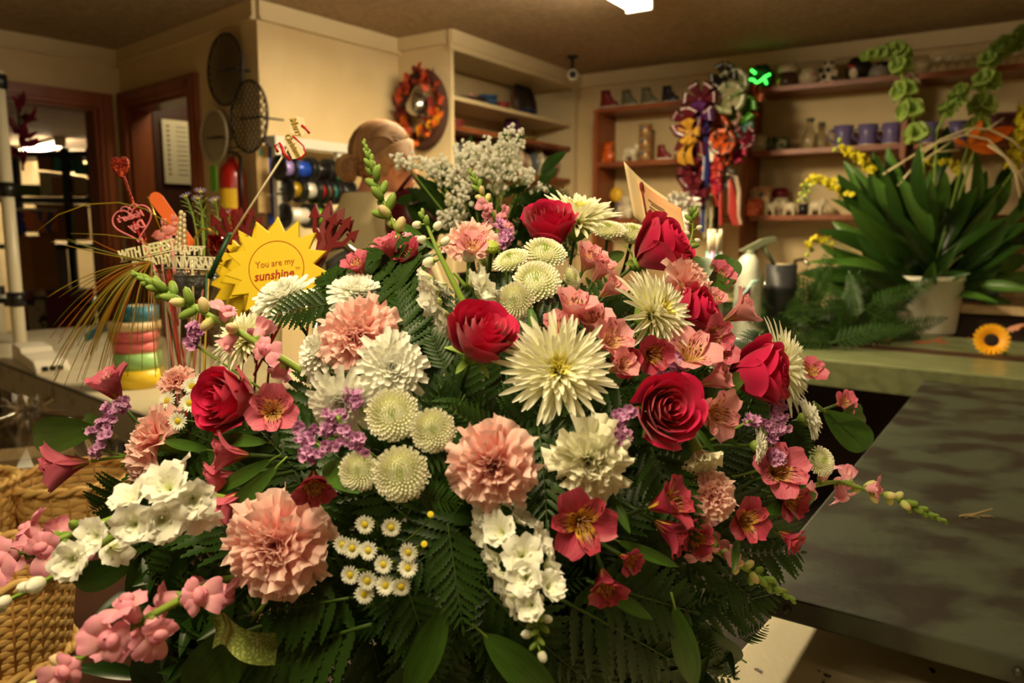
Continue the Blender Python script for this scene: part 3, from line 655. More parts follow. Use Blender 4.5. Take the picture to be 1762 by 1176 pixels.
als('pale pink alstroemeria, right of the centre cluster above the big spider mum', 1045, 592, 88, (.4, .4, .7), 'pale', .6, 1)
als('dusky alstroemeria bloom rising among the ferns left of the white stock', 672, 432, 66, (-.3, .8, .4), 'mid', .35, 1)
als('pale pink alstroemeria, lower left of the centre cluster, tucked behind the big spider mum', 965, 575, 80, (-.1, .6, .6), 'pale', .3, .7, d=dome(965, 575)+.03)
als('pale pink alstroemeria, lowest of the centre cluster, half closed', 1062, 632, 70, (.5, .3, .6), 'pale', .3, 2)
als('pale pink alstroemeria in the gap between the two centre ones', 1018, 562, 84, (.1, .7, .5), 'pale', .5, .5, d=dome(1018, 562)+.015)
als('rosy alstroemeria left of the half-hidden rose, under the spider mum', 1080, 628, 66, (-.2, .2, .9), 'dark', .4, 1, d=dome(1080, 628)+.02)
als('pink alstroemeria between the two roses at the right', 1232, 612, 74, (.2, .4, .8), 'mid', .6, .2, d=dome(1232, 612)+.02)
als('pale pink alstroemeria pointing up beside the upper button mums', 1030, 470, 66, (.4, .7, .4), 'pale', .2, .8)
als('dark alstroemeria low between the carnation and the red ones at the right', 1195, 925, 66, (.2, -.1, .9), 'dark', .6, 1.6, d=dome(1195, 925)+.02)
als('pale pink alstroemeria under the topmost spider mum', 1010, 452, 70, (.3, .6, .5), 'pale', .35)
als('pale pink alstroemeria bud-like bloom above the right spider mum', 1046, 500, 64, (.6, .5, .4), 'pale', .1)
als('dark rose alstroemeria below the right spider mum', 1118, 608, 78, (.2, -.1, .9), 'dark', .5, .6)
als('pale pink alstroemeria with long stamens above the viewer-facing rose', 1186, 618, 104, (.1, .65, .65), 'pale', .85, .3)
als('pale pink alstroemeria bud beside the long-stamened one', 1222, 655, 76, (.7, .35, .4), 'pale', .05)
als('pale pink alstroemeria wide open right of the viewer-facing rose', 1222, 710, 98, (.5, -.05, .8), 'pale', .8, 1.2)
als('pink striped alstroemeria at the top right below the green stock buds', 1234, 482, 66, (.15, .45, .8), 'mid', .35)
als('half-closed pink alstroemeria under the top right striped one', 1226, 522, 52, (.2, .6, .6), 'pale', .15)
als('large pale pink alstroemeria petals pointing right above the spray bottle side', 1268, 540, 86, (.8, .5, .25), 'pale', .5)
als('rose pink alstroemeria behind the hidden rose at the right', 1220, 578, 78, (.4, .1, .7), 'mid', .5)
als('small pink alstroemeria sticking out over the green counter front, upper one', 1394, 643, 54, (.1, .5, .8), 'mid', .7)
als('small pink alstroemeria sticking out over the dark gap, lower one', 1448, 694, 50, (.3, .3, .8), 'mid', .6, 1)
als('pink alstroemeria beside the fern tips under the red pitchforks', 618, 462, 62, (-.3, .7, .6), 'mid', .4)
als('dark pink alstroemeria behind the white stock buds at the upper left', 712, 448, 72, (-.5, .6, .5), 'dark', .4, d=dome(712, 448)+.03)
als('pale salmon alstroemeria in front of the salmon carnation', 812, 432, 66, (.1, .6, .7), 'pale', .4, 2, d=dome(812, 432)-.015)
als('small mauve-pink alstroemeria left of the topmost rose', 866, 398, 34, (.1, .7, .6), 'pale', .5)
# statice
def statice(label, pts, n, d=None, seed=0):
    rs = np.random.default_rng(seed); x0, y0 = pts[0]; dd = d or dome(x0, y0)-.01
    t = thing('purple_statice', label, 'statice', at(x0, y0, dd), rot=aim(V3(0, .3, 1)))
    Mi = Matrix.LocRotScale(t.location, t.rotation_quaternion, None).inverted(); k = len(pts)
    W3 = [at(x, y, (d or dome(x, y)-.01)) for x, y in pts]
    b = MB(); b.tube([Mi @ p for p in W3]+[Mi @ (W3[-1]*.6+FC*.4)], .0016, 6); b.build('stem', stemm, t)
    for j in range(n):
        u = j/max(1, n-1)*(k-1); i = min(int(u), k-2); p = W3[i].lerp(W3[i+1], u-i); q = Mi @ (p+RT*rs.uniform(-.006, .006)+UP*rs.uniform(-.006, .006)-FW*rs.uniform(0, .006))
        def fl(s=j % 4):
            m = MB(); r2 = np.random.default_rng(s)
            for c in range(5):
                cc = r2.uniform(-.5, .5, 3)
                for a in range(6): petal(m, .55, .6, 1.2, .1, a*PI/3+r2.uniform(-.3, .3), .05, 0, 0, nu=4, nv=5, shape=lambda u: .3+.7*u, ruf=.08, rk=4, tipj=.1, seed=c*9+a, center=cc)
            return m.mesh('floret', statm)
        inst('floret', memo(('sta', j % 4), fl), t, loc=q, rot=aim((rs.uniform(-.6, .6), rs.uniform(-.6, .6), .7)), scale=.0085*rs.uniform(.85, 1.25)*dd/.75)
statice('big purple statice cluster left of the button mums', [(520, 795), (555, 770), (520, 745), (560, 735), (580, 715), (600, 760), (615, 765)], 26, seed=1)
statice('small purple statice tip over the white mum below the carnation', [(608, 672), (612, 688), (618, 700)], 5, seed=2)
statice('purple statice sprig curving over the table edge at the far left', [(222, 688), (200, 700), (186, 722), (176, 748), (166, 772)], 17, seed=3)
statice('small purple statice hanging beside the clear cup of picks', [(338, 565), (336, 580), (338, 596)], 7, d=.95, seed=4)
statice('purple statice strip at the right between the white mums', [(1312, 735), (1322, 755), (1330, 785), (1338, 800)], 10, seed=5)
statice('purple statice at the right under the rose that turns right', [(1338, 695), (1334, 715), (1342, 732), (1290, 725)], 9, seed=6)
statice('purple statice between the creamy carnation and the viewer-facing rose', [(1078, 715), (1072, 730), (1082, 745), (1060, 752)], 8, seed=7)
statice('faded purple statice beside the salmon carnation', [(866, 398), (880, 408), (872, 412)], 6, seed=8)
statice('purple statice peeping beneath the right spider mum', [(1150, 620), (1166, 640), (1150, 655)], 7, seed=9, d=dome(1150, 640)+.02)
# spikes: stock and snapdragon, stem through given pixels, each floret and bud a part
def spike(kind, label, cat, path, dd, items, r=.0035, mat=None):
    """path: pixel points from tip to foot; items: (u, side angle, kind, size px, lean)"""
    W3 = [at(x, y, d) for (x, y), d in zip(path, dd)]; t = thing(kind, label, cat, W3[-1], rot=aim(V3(0, 0, 1)))
    Mi = Matrix.LocRotScale(t.location, t.rotation_quaternion, None).inverted(); n = len(W3)
    L3 = [Mi @ p for p in W3]; 
    def pos(u):
        f = u*(n-1); i = min(int(f), n-2); return L3[i].lerp(L3[i+1], f-i), (L3[i]-L3[i+1]).normalized()
    pts = [pos(i/20)[0] for i in range(21)]+[L3[-1].lerp(Mi @ FC, .4)]
    b = MB(); b.tube(pts, [r*(.35+.65*i/21) for i in range(22)], 8); b.build('stem', mat or stemm, t)
    for k, (u, ang, what, size, lean) in enumerate(items):
        p, ax = pos(u); s = ax.cross(Vector((0, 0, 1))).normalized(); w = ax.cross(s)*-1
        side = s*math.cos(ang)+w*math.sin(ang); dr = (ax*lean+side*(1-abs(lean))).normalized(); sc = size/2/FPX*dd[min(int(u*(n-1)), n-2)]
        if what == 'floret':
            sc *= 1.2; inst('floret', memo(('flo', k % 4), lambda: floret(70+k % 4)), t, loc=p+dr*sc*.9, rot=aim(dr, k*1.3), scale=sc)
        elif what == 'wbud':
            inst('bud', memo('wbud', lambda: budmesh('bud', .9, 1.9, [stockm, budm])), t, loc=p+dr*sc*.6, rot=aim(dr, k), scale=(sc*.5, sc*.5, sc*.62))
            m = MB(); m.tube([p, p+dr*sc*.8], .0010, 5); m.build('stalk', stemm, t)
        elif what == 'gbud': inst('bud', memo('gbud', lambda: budmesh('bud', .62, 2.2, [budm, stemm], .6)), t, loc=p, rot=aim(dr, k), scale=(sc*.75, sc*.75, sc*.9))
        elif what == 'ybud': inst('bud', memo('ybud', lambda: budmesh('bud', .7, 2.2, [snapb, stemm], .5)), t, loc=p, rot=aim(dr, k), scale=(sc*.66, sc*.66, sc*.72))
        elif what == 'snap':
            sc *= 1.3; q = p+dr*sc*.8; rot = aim(dr, k); inst('flower', memo(('snap', k % 3), lambda: snap(80+k % 3)), t, loc=q, rot=rot, scale=sc); inst('calyx', memo('sca', scalyx), t, loc=q, rot=rot, scale=sc)
    return t
def spiral(u0, u1, n, what, s0, s1, lean0=.7, lean1=.3, a0=0):
    return [(u0+(u1-u0)*i/max(1, n-1), a0+i*2.4, what, s0+(s1-s0)*i/max(1, n-1), lean0+(lean1-lean0)*i/max(1, n-1)) for i in range(n)]
sn = lambda *a, **k: spike('snapdragon', *a, **k)
sn('tall green-tipped snapdragon rising left of the woman, its buds turning pink lower down', 'snapdragon', [(628, 250), (655, 335), (688, 410), (735, 500)], [.98, .98, .97, .98],
   spiral(0, .22, 14, 'gbud', 12, 26, .85, .6)+spiral(.25, .5, 7, 'gbud', 30, 34, .6, .4, 1)+spiral(.5, .8, 6, 'ybud', 36, 40, .45, .3, 2)+spiral(.72, .9, 3, 'snap', 36, 40, .3, .2, .3))
sn('long snapdragon reaching up left below the SYMPATHY pick, pink blooms at its foot', 'snapdragon', [(236, 474), (300, 510), (400, 565), (530, 645)], [.80, .80, .79, .8],
   spiral(0, .25, 16, 'gbud', 14, 30, .85, .6)+spiral(.27, .5, 8, 'gbud', 34, 36, .6, .35, 1)+spiral(.4, .68, 6, 'ybud', 36, 42, .4, .2, 2)+spiral(.62, .98, 6, 'snap', 48, 58, .15, .1, .5), r=.0042)
sn('snapdragon lying to the right over the metal table, pink blooms at its foot', 'snapdragon', [(1622, 896), (1540, 858), (1440, 828), (1290, 858)], [1.0, .98, .95, .86],
   spiral(0, .3, 16, 'gbud', 14, 26, .85, .6)+spiral(.3, .55, 8, 'ybud', 28, 32, .6, .4, 1)+spiral(.52, .95, 7, 'snap', 42, 58, .3, .1, 2))
sn('short snapdragon pointing at the corner of the metal table', 'snapdragon', [(1360, 1030), (1300, 990), (1250, 960), (1195, 920)], [.80, .79, .78, .78],
   spiral(0, .4, 14, 'gbud', 16, 30, .85, .5)+spiral(.4, .7, 5, 'ybud', 30, 34, .5, .3, 1)+spiral(.7, 1, 4, 'snap', 44, 52, .2, .1, 2))
sn('pink snapdragon in the lower left corner, stem running to the bottom edge', 'snapdragon', [(70, 1180), (160, 1120), (260, 1060), (372, 1000)], [.60, .60, .62, .71],
   [(.02, 1, 'ybud', 44, .5), (.06, 4, 'ybud', 50, .5), (.2, .2, 'ybud', 50, .4), (.25, 1.6, 'snap', 74, .2), (.42, 4.6, 'snap', 82, .1), (.45, 1.4, 'snap', 84, .1), (.6, .6, 'snap', 86, .1), (.62, 4.4, 'snap', 80, .1), (.66, 2.4, 'snap', 84, .1), (.8, 1.3, 'snap', 86, .1), (.84, 4.5, 'snap', 80, .1), (.95, 1.8, 'snap', 84, .1), (.98, 4.2, 'snap', 70, 0)], r=.004)
sn('dusky pink snapdragon running off the left edge above the large basket', 'snapdragon', [(-60, 975), (40, 952), (110, 925), (230, 880)], [.72, .73, .74, .78],
   [(.3, 1.5, 'snap', 86, .2), (.4, 4.5, 'snap', 90, .2), (.5, 0, 'snap', 70, .2), (.6, 1.8, 'snap', 76, .2), (.62, 4.7, 'snap', 86, .1), (.72, 4.2, 'snap', 74, .1), (.55, 2.6, 'gbud', 50, .3), (.75, 1, 'gbud', 44, .3), (.68, 3.4, 'gbud', 44, .3)], r=.004)
sn('small snapdragon with green tip and dusty pink blooms in front of the baby breath', 'snapdragon', [(812, 300), (832, 340), (850, 370), (862, 430)], [.99, .99, .99, 1.0],
   spiral(0, .25, 10, 'gbud', 12, 20, .85, .6)+spiral(.3, .55, 5, 'ybud', 22, 26, .6, .3, 1)+spiral(.55, .85, 5, 'snap', 32, 36, .2, .1, 2))
sn('small pink snapdragon below the alstroemeria at the right by the rosy one', 'snapdragon', [(1205, 905), (1215, 915), (1225, 925), (1230, 935)], [.74, .74, .75, .76], spiral(0, .8, 3, 'snap', 50, 56, .1, .1))
st = lambda *a, **k: spike('white_stock', *a, **k)
st('big white stock spike hanging down in the lower centre of the bouquet', 'stock', [(925, 1110), (925, 1030), (890, 950), (850, 880)], [.60, .615, .635, .67],
   [(u, a, 'floret', s, .1) for u, a, s in ((.28, 1.2, 62), (.36, 2.4, 66), (.40, .2, 66), (.47, 1.6, 74), (.5, 3.1, 70), (.56, .3, 72), (.6, 1.8, 76), (.66, 2.9, 72), (.7, .4, 66), (.76, 1.6, 72), (.82, 2.8, 64), (.86, .7, 62), (.93, 1.5, 66), (.98, 2.6, 56))]
   +spiral(.02, .24, 8, 'gbud', 20, 30, .5, .3)+[(.0, 3, 'wbud', 36, .7), (.08, .2, 'wbud', 34, .1), (.2, .1, 'wbud', 36, .1), (.3, 0, 'wbud', 34, .1), (.2, 2.8, 'wbud', 32, .2), (.33, 1.7, 'wbud', 36, .1)], r=.003)
st('white stock below the side-on left carnation, stem sweeping to the lower left', 'stock', [(-40, 1062), (80, 1000), (200, 920), (330, 850)], [.64, .65, .66, .69],
   [(u, a, 'floret', s, .1) for u, a, s in ((.52, 1.5, 76), (.6, 4.3, 70), (.64, 1.2, 66), (.76, 1.6, 80), (.8, .6, 82), (.86, 1.9, 88), (.9, 4.5, 80), (.94, 1.0, 90), (1, 1.8, 86), (1, 4.0, 84), (1, .2, 78), (1, 2.8, 80))]
   +[(.36, 1.5, 'wbud', 60, .3), (.4, 4.6, 'wbud', 62, .2), (.47, 4.6, 'wbud', 58, .2), (.28, 4.6, 'wbud', 46, .3), (.2, 1.5, 'wbud', 46, .4), (.12, 4.4, 'wbud', 40, .4), (.3, 1.2, 'wbud', 44, .4)], r=.0042)
st('white stock with pointed green buds leaning left behind the half-side-on rose', 'stock', [(728, 372), (752, 430), (782, 490), (806, 538)], [.79, .78, .775, .775],
   [(u, a, 'floret', s, .1) for u, a, s in ((.55, 3.2, 62), (.68, 2.6, 72), (.78, 3.4, 76), (.85, 0, 74), (.9, .5, 66), (.95, 2.7, 76), (1, 3.5, 64), (.97, -.3, 62), (.75, .2, 50))]
   +spiral(0, .1, 4, 'gbud', 16, 20, .8, .6)+[(.08, 3.3, 'wbud', 30, .3), (.18, .2, 'wbud', 32, .3), (.22, 3.0, 'wbud', 30, .2), (.32, .1, 'wbud', 32, .2), (.42, 3.3, 'wbud', 40, .2)], r=.004)
st('stock with closed greenish white buds rising right of the card', 'stock', [(1192, 368), (1192, 400), (1185, 430), (1165, 475)], [.98, .98, .97, .97],
   spiral(0, .15, 5, 'gbud', 16, 20, .7, .5)+[(.2, 3.2, 'wbud', 18, .3), (.3, .2, 'wbud', 20, .3), (.45, 3.0, 'wbud', 20, .4), (.5, 0, 'wbud', 20, .3), (.7, 3.3, 'wbud', 26, .2), (.62, .1, 'gbud', 20, .4)], r=.0022)
st('white stock blossoms tucked in by the rosy alstroemeria left of the topmost mums', 'stock', [(780, 470), (790, 480), (800, 492), (805, 500)], [.85, .85, .85, .86], [(.2, 3, 'floret', 46, .1), (.8, 0, 'floret', 50, .1)])
# ferns and leaves that belong to the bouquet
FV = {}
px_ = lambda s: s/FPX*.68
def fern(label, tip, foot, Lscale=1.0, df=None, dt=None, roll=0, v=0, group=None, wide=.34, kind='fern_frond'):
    """frond whose foot and tip sit at the given pixels and depths, its face turned to the viewer"""
    a = at(*foot, df or dome(*foot)+.05); b = at(*tip, dt or dome(*tip)+.0); D = b-a; L = D.length
    yv = D.normalized(); zv = (CP-a); zv = (zv-yv*zv.dot(yv)).normalized(); zv = (Matrix.Rotation(roll, 3, yv) @ zv); xv = yv.cross(zv)
    R = Matrix((xv, yv, zv)).transposed().to_quaternion()
    t = thing(kind, label, 'fern', a, rot=R, scale=L, group=group)
    rc, lf = memo(('fern', v, wide), lambda: fern_mesh(90+v, 1.0, 10, wide)); inst('rachis', rc, t); inst('leaflets', lf, t); return t
def leaf(label, tip, foot, wd=.3, df=None, dt=None, roll=0, mat=None, group=None, bend=.5, kind='leaf', cat='leaf'):
    a = at(*foot, df or dome(*foot)+.02); b = at(*tip, dt or dome(*tip)+.0); D = b-a; L = D.length
    yv = D.normalized(); zv = (CP-a); zv = (zv-yv*zv.dot(yv)).normalized(); zv = (Matrix.Rotation(roll, 3, yv) @ zv); xv = yv.cross(zv)
    t = thing(kind, label, cat, a, rot=Matrix((xv, yv, zv)).transposed().to_quaternion(), scale=L, group=group); mat = mat or leafm
    wd *= .62; k = ('leaf', round(wd, 3), bend, mat.name)
    inst('blade', memo(k, lambda: leaf_grid(1.03, wd, bend*.5, -bend*.5, .25).mesh('blade', mat)), t)
    m = MB(); m.tube([(0, -.12, -.02), (0, 0, 0), (0, .3, bend*.06), (0, .6, bend*.06)], [.012, .012, .007, .003], 5); inst('midrib', memo(('rib', bend), lambda: m.mesh('midrib', stemm)), t)
    return t
GF = 'fern fronds filling the bouquet'
F_named = [
 ('fern tip crossing the yellow sun at its lower right, uppermost', (536, 458), (600, 540)), ('fern tip pointing left under the yellow sun', (455, 544), (580, 520)), ('short fern tip rising over the white mum below the red pitchforks', (560, 448), (610, 515)),
 ('fern frond standing up right of the pitchforks, pointing to the upper left', (644, 384), (700, 500)), ('fern frond standing up beside it with a straight tip', (616, 405), (690, 520)),
 ('fern frond drooping over the creamy carnation', (945, 890), (925, 720)), ('fern tip lying across the creamy carnation to the right', (1035, 765), (920, 745)),
 ('fern frond drooping by the side-on red alstroemeria', (1190, 945), (1120, 770)), ('fern tip poking from beneath the small right carnation', (1228, 880), (1130, 800)),
 ('fern frond spread to the lower right over the dark gap', (1225, 1062), (1010, 1000)), ('fern frond reaching right under the red alstroemerias', (1195, 1150), (960, 1030)),
 ('lowest fern frond in the middle of the bottom edge', (1010, 1190), (830, 1010)), ('wide fern frond at the bottom left reaching to the left', (375, 1148), (640, 1075)), ('fern frond under the biggest carnation reaching left', (385, 1065), (600, 1030)),
 ('fern frond at the bottom, left of the white stock tip', (760, 1190), (700, 1010)), ('small fern tip over the right side of the middle pink carnation', (690+90, 868), (720, 850)), ('fern tip above the right-edge rose against the green counter', (1312, 545), (1290, 640)),
 ('fern frond right of the low daisies hanging down', (800, 1090), (770, 900)), ('fern frond behind the rose left of the big spider mum', (760, 700), (860, 760)), ('fern tip at the far right by the ragged mum', (1400, 790), (1350, 720)), ('dark fern tip at the left over the small basket', (140, 900), (230, 830)),
 ('small fern frond between the button mums and the middle carnation', (735, 800), (800, 680)), ('fern frond behind the wrapped carnation at the top', (690, 480), (700, 620))]
F_named += [('fern frond rising behind the small alstroemeria beside the pitchforks', (598, 432), (650, 540)), ('fern frond leaning left over the white mum behind the wrapped carnation', (655, 420), (700, 540)), ('short fern frond under the snapdragon at the upper left', (690, 452), (730, 560)),
 ('fern frond with dark leaflets left of the white stock', (668, 470), (705, 600)), ('fern tip poking out below the topmost alstroemerias by the white stock', (735, 560), (770, 640))]
for i, (lb, tip, foot) in enumerate(F_named): fern('green '+lb, tip, foot, v=i % 4, roll=random.uniform(-.3, .3), df=dome(*foot)+.03, dt=dome(*tip)-.005)
# filler fronds: radiate from the container through the whole dome, below the blooms
n = 0
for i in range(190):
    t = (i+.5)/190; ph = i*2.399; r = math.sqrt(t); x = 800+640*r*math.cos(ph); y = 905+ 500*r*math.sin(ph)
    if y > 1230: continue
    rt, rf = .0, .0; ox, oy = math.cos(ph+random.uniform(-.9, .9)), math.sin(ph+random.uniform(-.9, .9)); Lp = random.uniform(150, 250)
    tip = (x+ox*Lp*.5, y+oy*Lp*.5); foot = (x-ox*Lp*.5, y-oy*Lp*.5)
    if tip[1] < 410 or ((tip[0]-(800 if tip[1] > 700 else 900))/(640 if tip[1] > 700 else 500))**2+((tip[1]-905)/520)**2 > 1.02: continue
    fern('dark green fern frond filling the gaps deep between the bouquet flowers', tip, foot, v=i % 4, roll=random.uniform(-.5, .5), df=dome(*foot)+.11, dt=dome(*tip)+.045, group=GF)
for lb, tip, foot, wd, ex in (
 ('long pointed leaf lying across the large left rose', (358, 645), (450, 725), .2, {}), ('broad leaf under the large left rose pointing left', (372, 754), (462, 762), .32, {}), ('broad leaf at the far left edge above the wicker basket', (66, 752), (172, 738), .34, {}),
 ('small leaf on the far left beside the statice', (146, 724), (180, 738), .4, {}), ('narrow leaf pointing left under the side-on carnation', (285, 760), (362, 775), .25, {}), ('leaf between the three left-pointing alstroemerias', (365, 848), (470, 790), .3, {}),
 ('leaf hanging under the three left-pointing alstroemerias', (370, 905), (480, 800), .3, {}), ('curled leaf above the open red alstroemeria', (1084, 918), (1050, 850), .4, {}), ('leaf curving down right of the small right carnation', (1165, 975), (1060, 930), .28, {}),
 ('leaf at the right edge pointing down over the dark gap', (1490, 765), (1415, 705), .34, {}), ('leaf tip at the far right by the lower small alstroemeria', (1480, 712), (1440, 722), .35, {}), ('leaf below the rosy alstroemeria over the table edge', (1400, 852), (1310, 885), .34, {}),
 ('dark leaf at the right under the small snapdragon', (1262, 985), (1270, 925), .36, {}), ('leaf under the viewer-facing rose, left one', (1232, 782), (1190, 730), .3, {}), ('leaf under the viewer-facing rose, right one', (1272, 768), (1210, 730), .3, {}),
 ('leaf beside the rose that turns right', (1280, 645), (1215, 690), .4, {}), ('leaf below the rose under the card pointing up', (1255, 450), (1225, 510), .35, {}), ('leaf standing up beside the card stock buds', (1205, 448), (1195, 500), .4, {}),
 ('leaf behind the topmost alstroemeria pointing right', (1072, 436), (1020, 460), .4, {}), ('leaf in the centre standing between the button mums and spider mum', (912, 528), (925, 600), .35, {}), ('broad leaf at the bottom right corner of the bouquet', (1195, 1180), (1160, 1040), .4, {}),
 ('broad pointed leaf at the bottom edge, left of the stock tip', (700, 1200), (770, 1040), .45, {}), ('broad shiny leaf at the bottom edge under the stock tip', (960, 1210), (830, 1090), .5, {}), ('broad leaf at the bottom left corner under the pink snapdragon', (330, 1200), (440, 1060), .5, {}),
 ('narrow leaf above the rosy alstroemeria at the right', (1330, 770), (1385, 840), .4, {}), ('rounded leaf below the purple statice', (618, 850), (560, 800), .6, {}), ('pointed leaf right of the low red alstroemeria', (1120, 1065), (1030, 1010), .35, {}),
 ('leaf rising above the centre snapdragon at the upper left', (750, 430), (680, 380), .3, dict(df=1.0, dt=.98))):
    leaf('green '+lb, tip, foot, wd*1.0, **ex)
GL = 'broad dark leaves low in the bouquet'
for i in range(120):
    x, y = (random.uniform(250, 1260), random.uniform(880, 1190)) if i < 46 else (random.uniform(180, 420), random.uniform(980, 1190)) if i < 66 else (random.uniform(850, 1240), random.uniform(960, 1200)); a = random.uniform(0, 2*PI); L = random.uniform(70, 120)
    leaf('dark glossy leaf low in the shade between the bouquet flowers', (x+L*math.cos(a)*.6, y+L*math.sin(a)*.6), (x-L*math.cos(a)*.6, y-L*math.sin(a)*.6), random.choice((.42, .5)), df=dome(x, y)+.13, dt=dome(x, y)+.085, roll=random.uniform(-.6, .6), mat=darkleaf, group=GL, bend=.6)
t = thing('glitter_ribbon', 'pale green glittery ribbon fold under the biggest carnation at the bottom left', 'ribbon', at(400, 1095, .68)); b = MB(); G = []
for i in range(14): u = i/13; p_ = RT*px_(-50+120*u)+UP*px_(22*math.sin(u*4)-10)+FW*.02*math.cos(u*5); G.append([tuple(p_+UP*px_(28)), tuple(p_+FW*.008), tuple(p_-UP*px_(28))])
b.grid(np.array(G)); b.build('fold', M('pale_green_glitter', (110, 124, 60), .4, c2=(160, 170, 96), scale=400, lo=.5, hi=.6), t); b = MB(); b.tube([(0, 0, 0), FC-t.location], .002, 5); b.build('wire', stemd, t)
# container
t = thing('flower_container', 'dark low container holding the bouquet, deep in the leaves', 'flower container', (FC.x, FC.y, .62))
b = MB(); b.lathe([(.0, 0), (.13, 0), (.17, .1), (.19, .2), (.185, .2), (.165, .1), (0, .1)], 32); b.build('bowl', M('dark_green_bowl', (22, 34, 20), .4), t)
b = MB(); b.box((0, 0, .2), (.24, .2, .14)); b.build('foam', M('floral_foam', (26, 52, 24), .9), t, False)
# ================================================================ worktables
def slab(name, label, cat, corners, th, mats, z, lip=True, legs=None):
    cx = sum((p.x for p in corners))/4; cy = sum((p.y for p in corners))/4
    t = thing(name, label, cat, (cx, cy, 0)); loc_ = [(p.x-cx, p.y-cy) for p in corners]
    b = MB(); n = len(loc_); b.prism(loc_, z-th, z)
    o = b.build('tabletop', mats[0], t, False)
    bv = o.modifiers.new('b', 'BEVEL'); bv.width = .004; bv.segments = 2
    for (x, y) in loc_:
        b = MB(); b.box((x*.7, y*.7, (z-th)/2), (.05, .05, z-th)); b.build('leg', mats[1], t, False)
    return t
zincm = M('stained_zinc', (60, 64, 50), .45, .1, c2=(38, 31, 23), scale=8, bump=.08, bscale=60, lo=.44, hi=.58, stretch=(1, 1.2, 1), detail=12)
legm = M('grey_leg', (60, 54, 48), .6)
N0, N1, NL = onz(1294, 1012, TOPZ), onz(1762, 1134, TOPZ), onz(1590, 655, TOPZ)
ed = (N1-N0).normalized(); N1 = N0+ed*1.5
METAL = slab('metal_worktable', 'grey stained metal-topped worktable at the lower right of the bouquet', 'table', [N0, N1, NL+ed*1.5, NL], .036, (zincm, legm), TOPZ)
b = MB(); cc = METAL.location
for k in (.05, .32, .6): p = N0+ed*k-Vector((cc.x, cc.y, 0)); fn = Vector((ed.y, -ed.x, 0)); b = MB(); b.sph((p.x+fn.x*.001, p.y+fn.y*.001, TOPZ-.018), .006, 10); b.build('rivet', zincm, METAL)
chipm = M('chipped_white_paint', (214, 202, 168), .55, c2=(70, 44, 30), scale=26, lo=.62, hi=.65, bump=.1, detail=6, stretch=(1, .5, 1))
ZB = .665
c0 = onz(1311, 1078, ZB); c1 = onz(1223, 1176, ZB); dl = (c1-c0).normalized()
slab('white_bench', 'chipped white painted bench top under the corner of the metal table', 'bench', [c0+dl*.7, c0+dl*.7+ed*1.3, c0+ed*1.3-dl*.5, c0-dl*.5], .03, (chipm, legm), ZB)
b = MB()
formm = M('green_laminate', (116, 120, 84), .3, c2=(98, 104, 68), scale=9, detail=8)
facem = M('green_laminate_edge', (104, 108, 74), .4, c2=(84, 88, 56), scale=24, lo=.4, hi=.7)
G0, G1 = onz(1455, 622, TOPZ), onz(1762, 652, TOPZ); ge = (G1-G0).normalized(); gn = Vector((-ge.y, ge.x, 0)); Gs = G0-ge*1.05; Ge = G1+ge*1.0
t = slab('green_counter', 'pale green laminate work counter at the right under the white bucket', 'counter', [Gs, Ge, Ge+gn*.85, Gs+gn*.85], .03, (formm, legm), TOPZ)
ctr = t.location; b = MB(); m = (Gs+Ge)/2-gn*.006; b.box((m.x-ctr.x, m.y-ctr.y, TOPZ-.055), ((Ge-Gs).length, .012, .1), math.atan2(ge.y, ge.x)); b.build('front_edge', facem, t, False)
b = MB(); m = (Gs+Ge)/2+gn*.46; b.box((m.x-ctr.x, m.y-ctr.y, TOPZ+.002), ((Ge-Gs).length, .1, .006), math.atan2(ge.y, ge.x)); b.build('inset_shade_strip', darkwood, t, False)  # dark strip painted in for the shaded recess along the counter
b = MB(); m = (Gs+Ge)/2+gn*.84; b.box((m.x-ctr.x, m.y-ctr.y, TOPZ+.012), ((Ge-Gs).length, .02, .03), math.atan2(ge.y, ge.x)); b.build('back_rim', facem, t, False)
enam = M('white_counter_top', (206, 196, 170), .4, c2=(190, 178, 150), scale=6)
encf = M('scuffed_grey_edge', (146, 136, 114), .5, c2=(92, 76, 60), scale=14, lo=.58, hi=.74, detail=5, bump=.05)
E0, E1 = onz(0, 622, TOPZ), onz(167, 683, TOPZ); ee = (E1-E0).normalized(); en = Vector((-ee.y, ee.x, 0))
if en.y < 0: en = -en
Ea, Eb = E0-ee*1.0, E1+ee*.45
t = slab('white_worktable', 'long white topped worktable with a scuffed grey edge at the left', 'table', [Ea, Eb, Eb+en*.75, Ea+en*.75], .02, (enam, legm), TOPZ)
ctr = t.location; m = (Ea+Eb)/2-en*.005; b = MB(); b.box((m.x-ctr.x, m.y-ctr.y, TOPZ-.052), ((Eb-Ea).length, .012, .1), math.atan2(ee.y, ee.x)); b.build('front_edge', encf, t, False)
m = (Ea+Eb)/2-en*.012; b = MB(); b.box((m.x-ctr.x, m.y-ctr.y, TOPZ-.002), ((Eb-Ea).length, .006, .006), math.atan2(ee.y, ee.x)); b.build('metal_trim', legm, t, False)
# low table that carries bouquet and baskets
b = MB(); t = thing('low_table', 'low dark wooden table under the bouquet and the wicker baskets', 'table', (-.62, 1.15, 0))
b.box((0, 0, .605), (1.7, 1.1, .03)); b.build('tabletop', darkwood, t, False)
for sx in (-1, 1):
    for sy in (-1, 1): b = MB(); b.box((sx*.8, sy*.5, .295), (.05, .05, .59)); b.build('leg', darkwood, t, False)
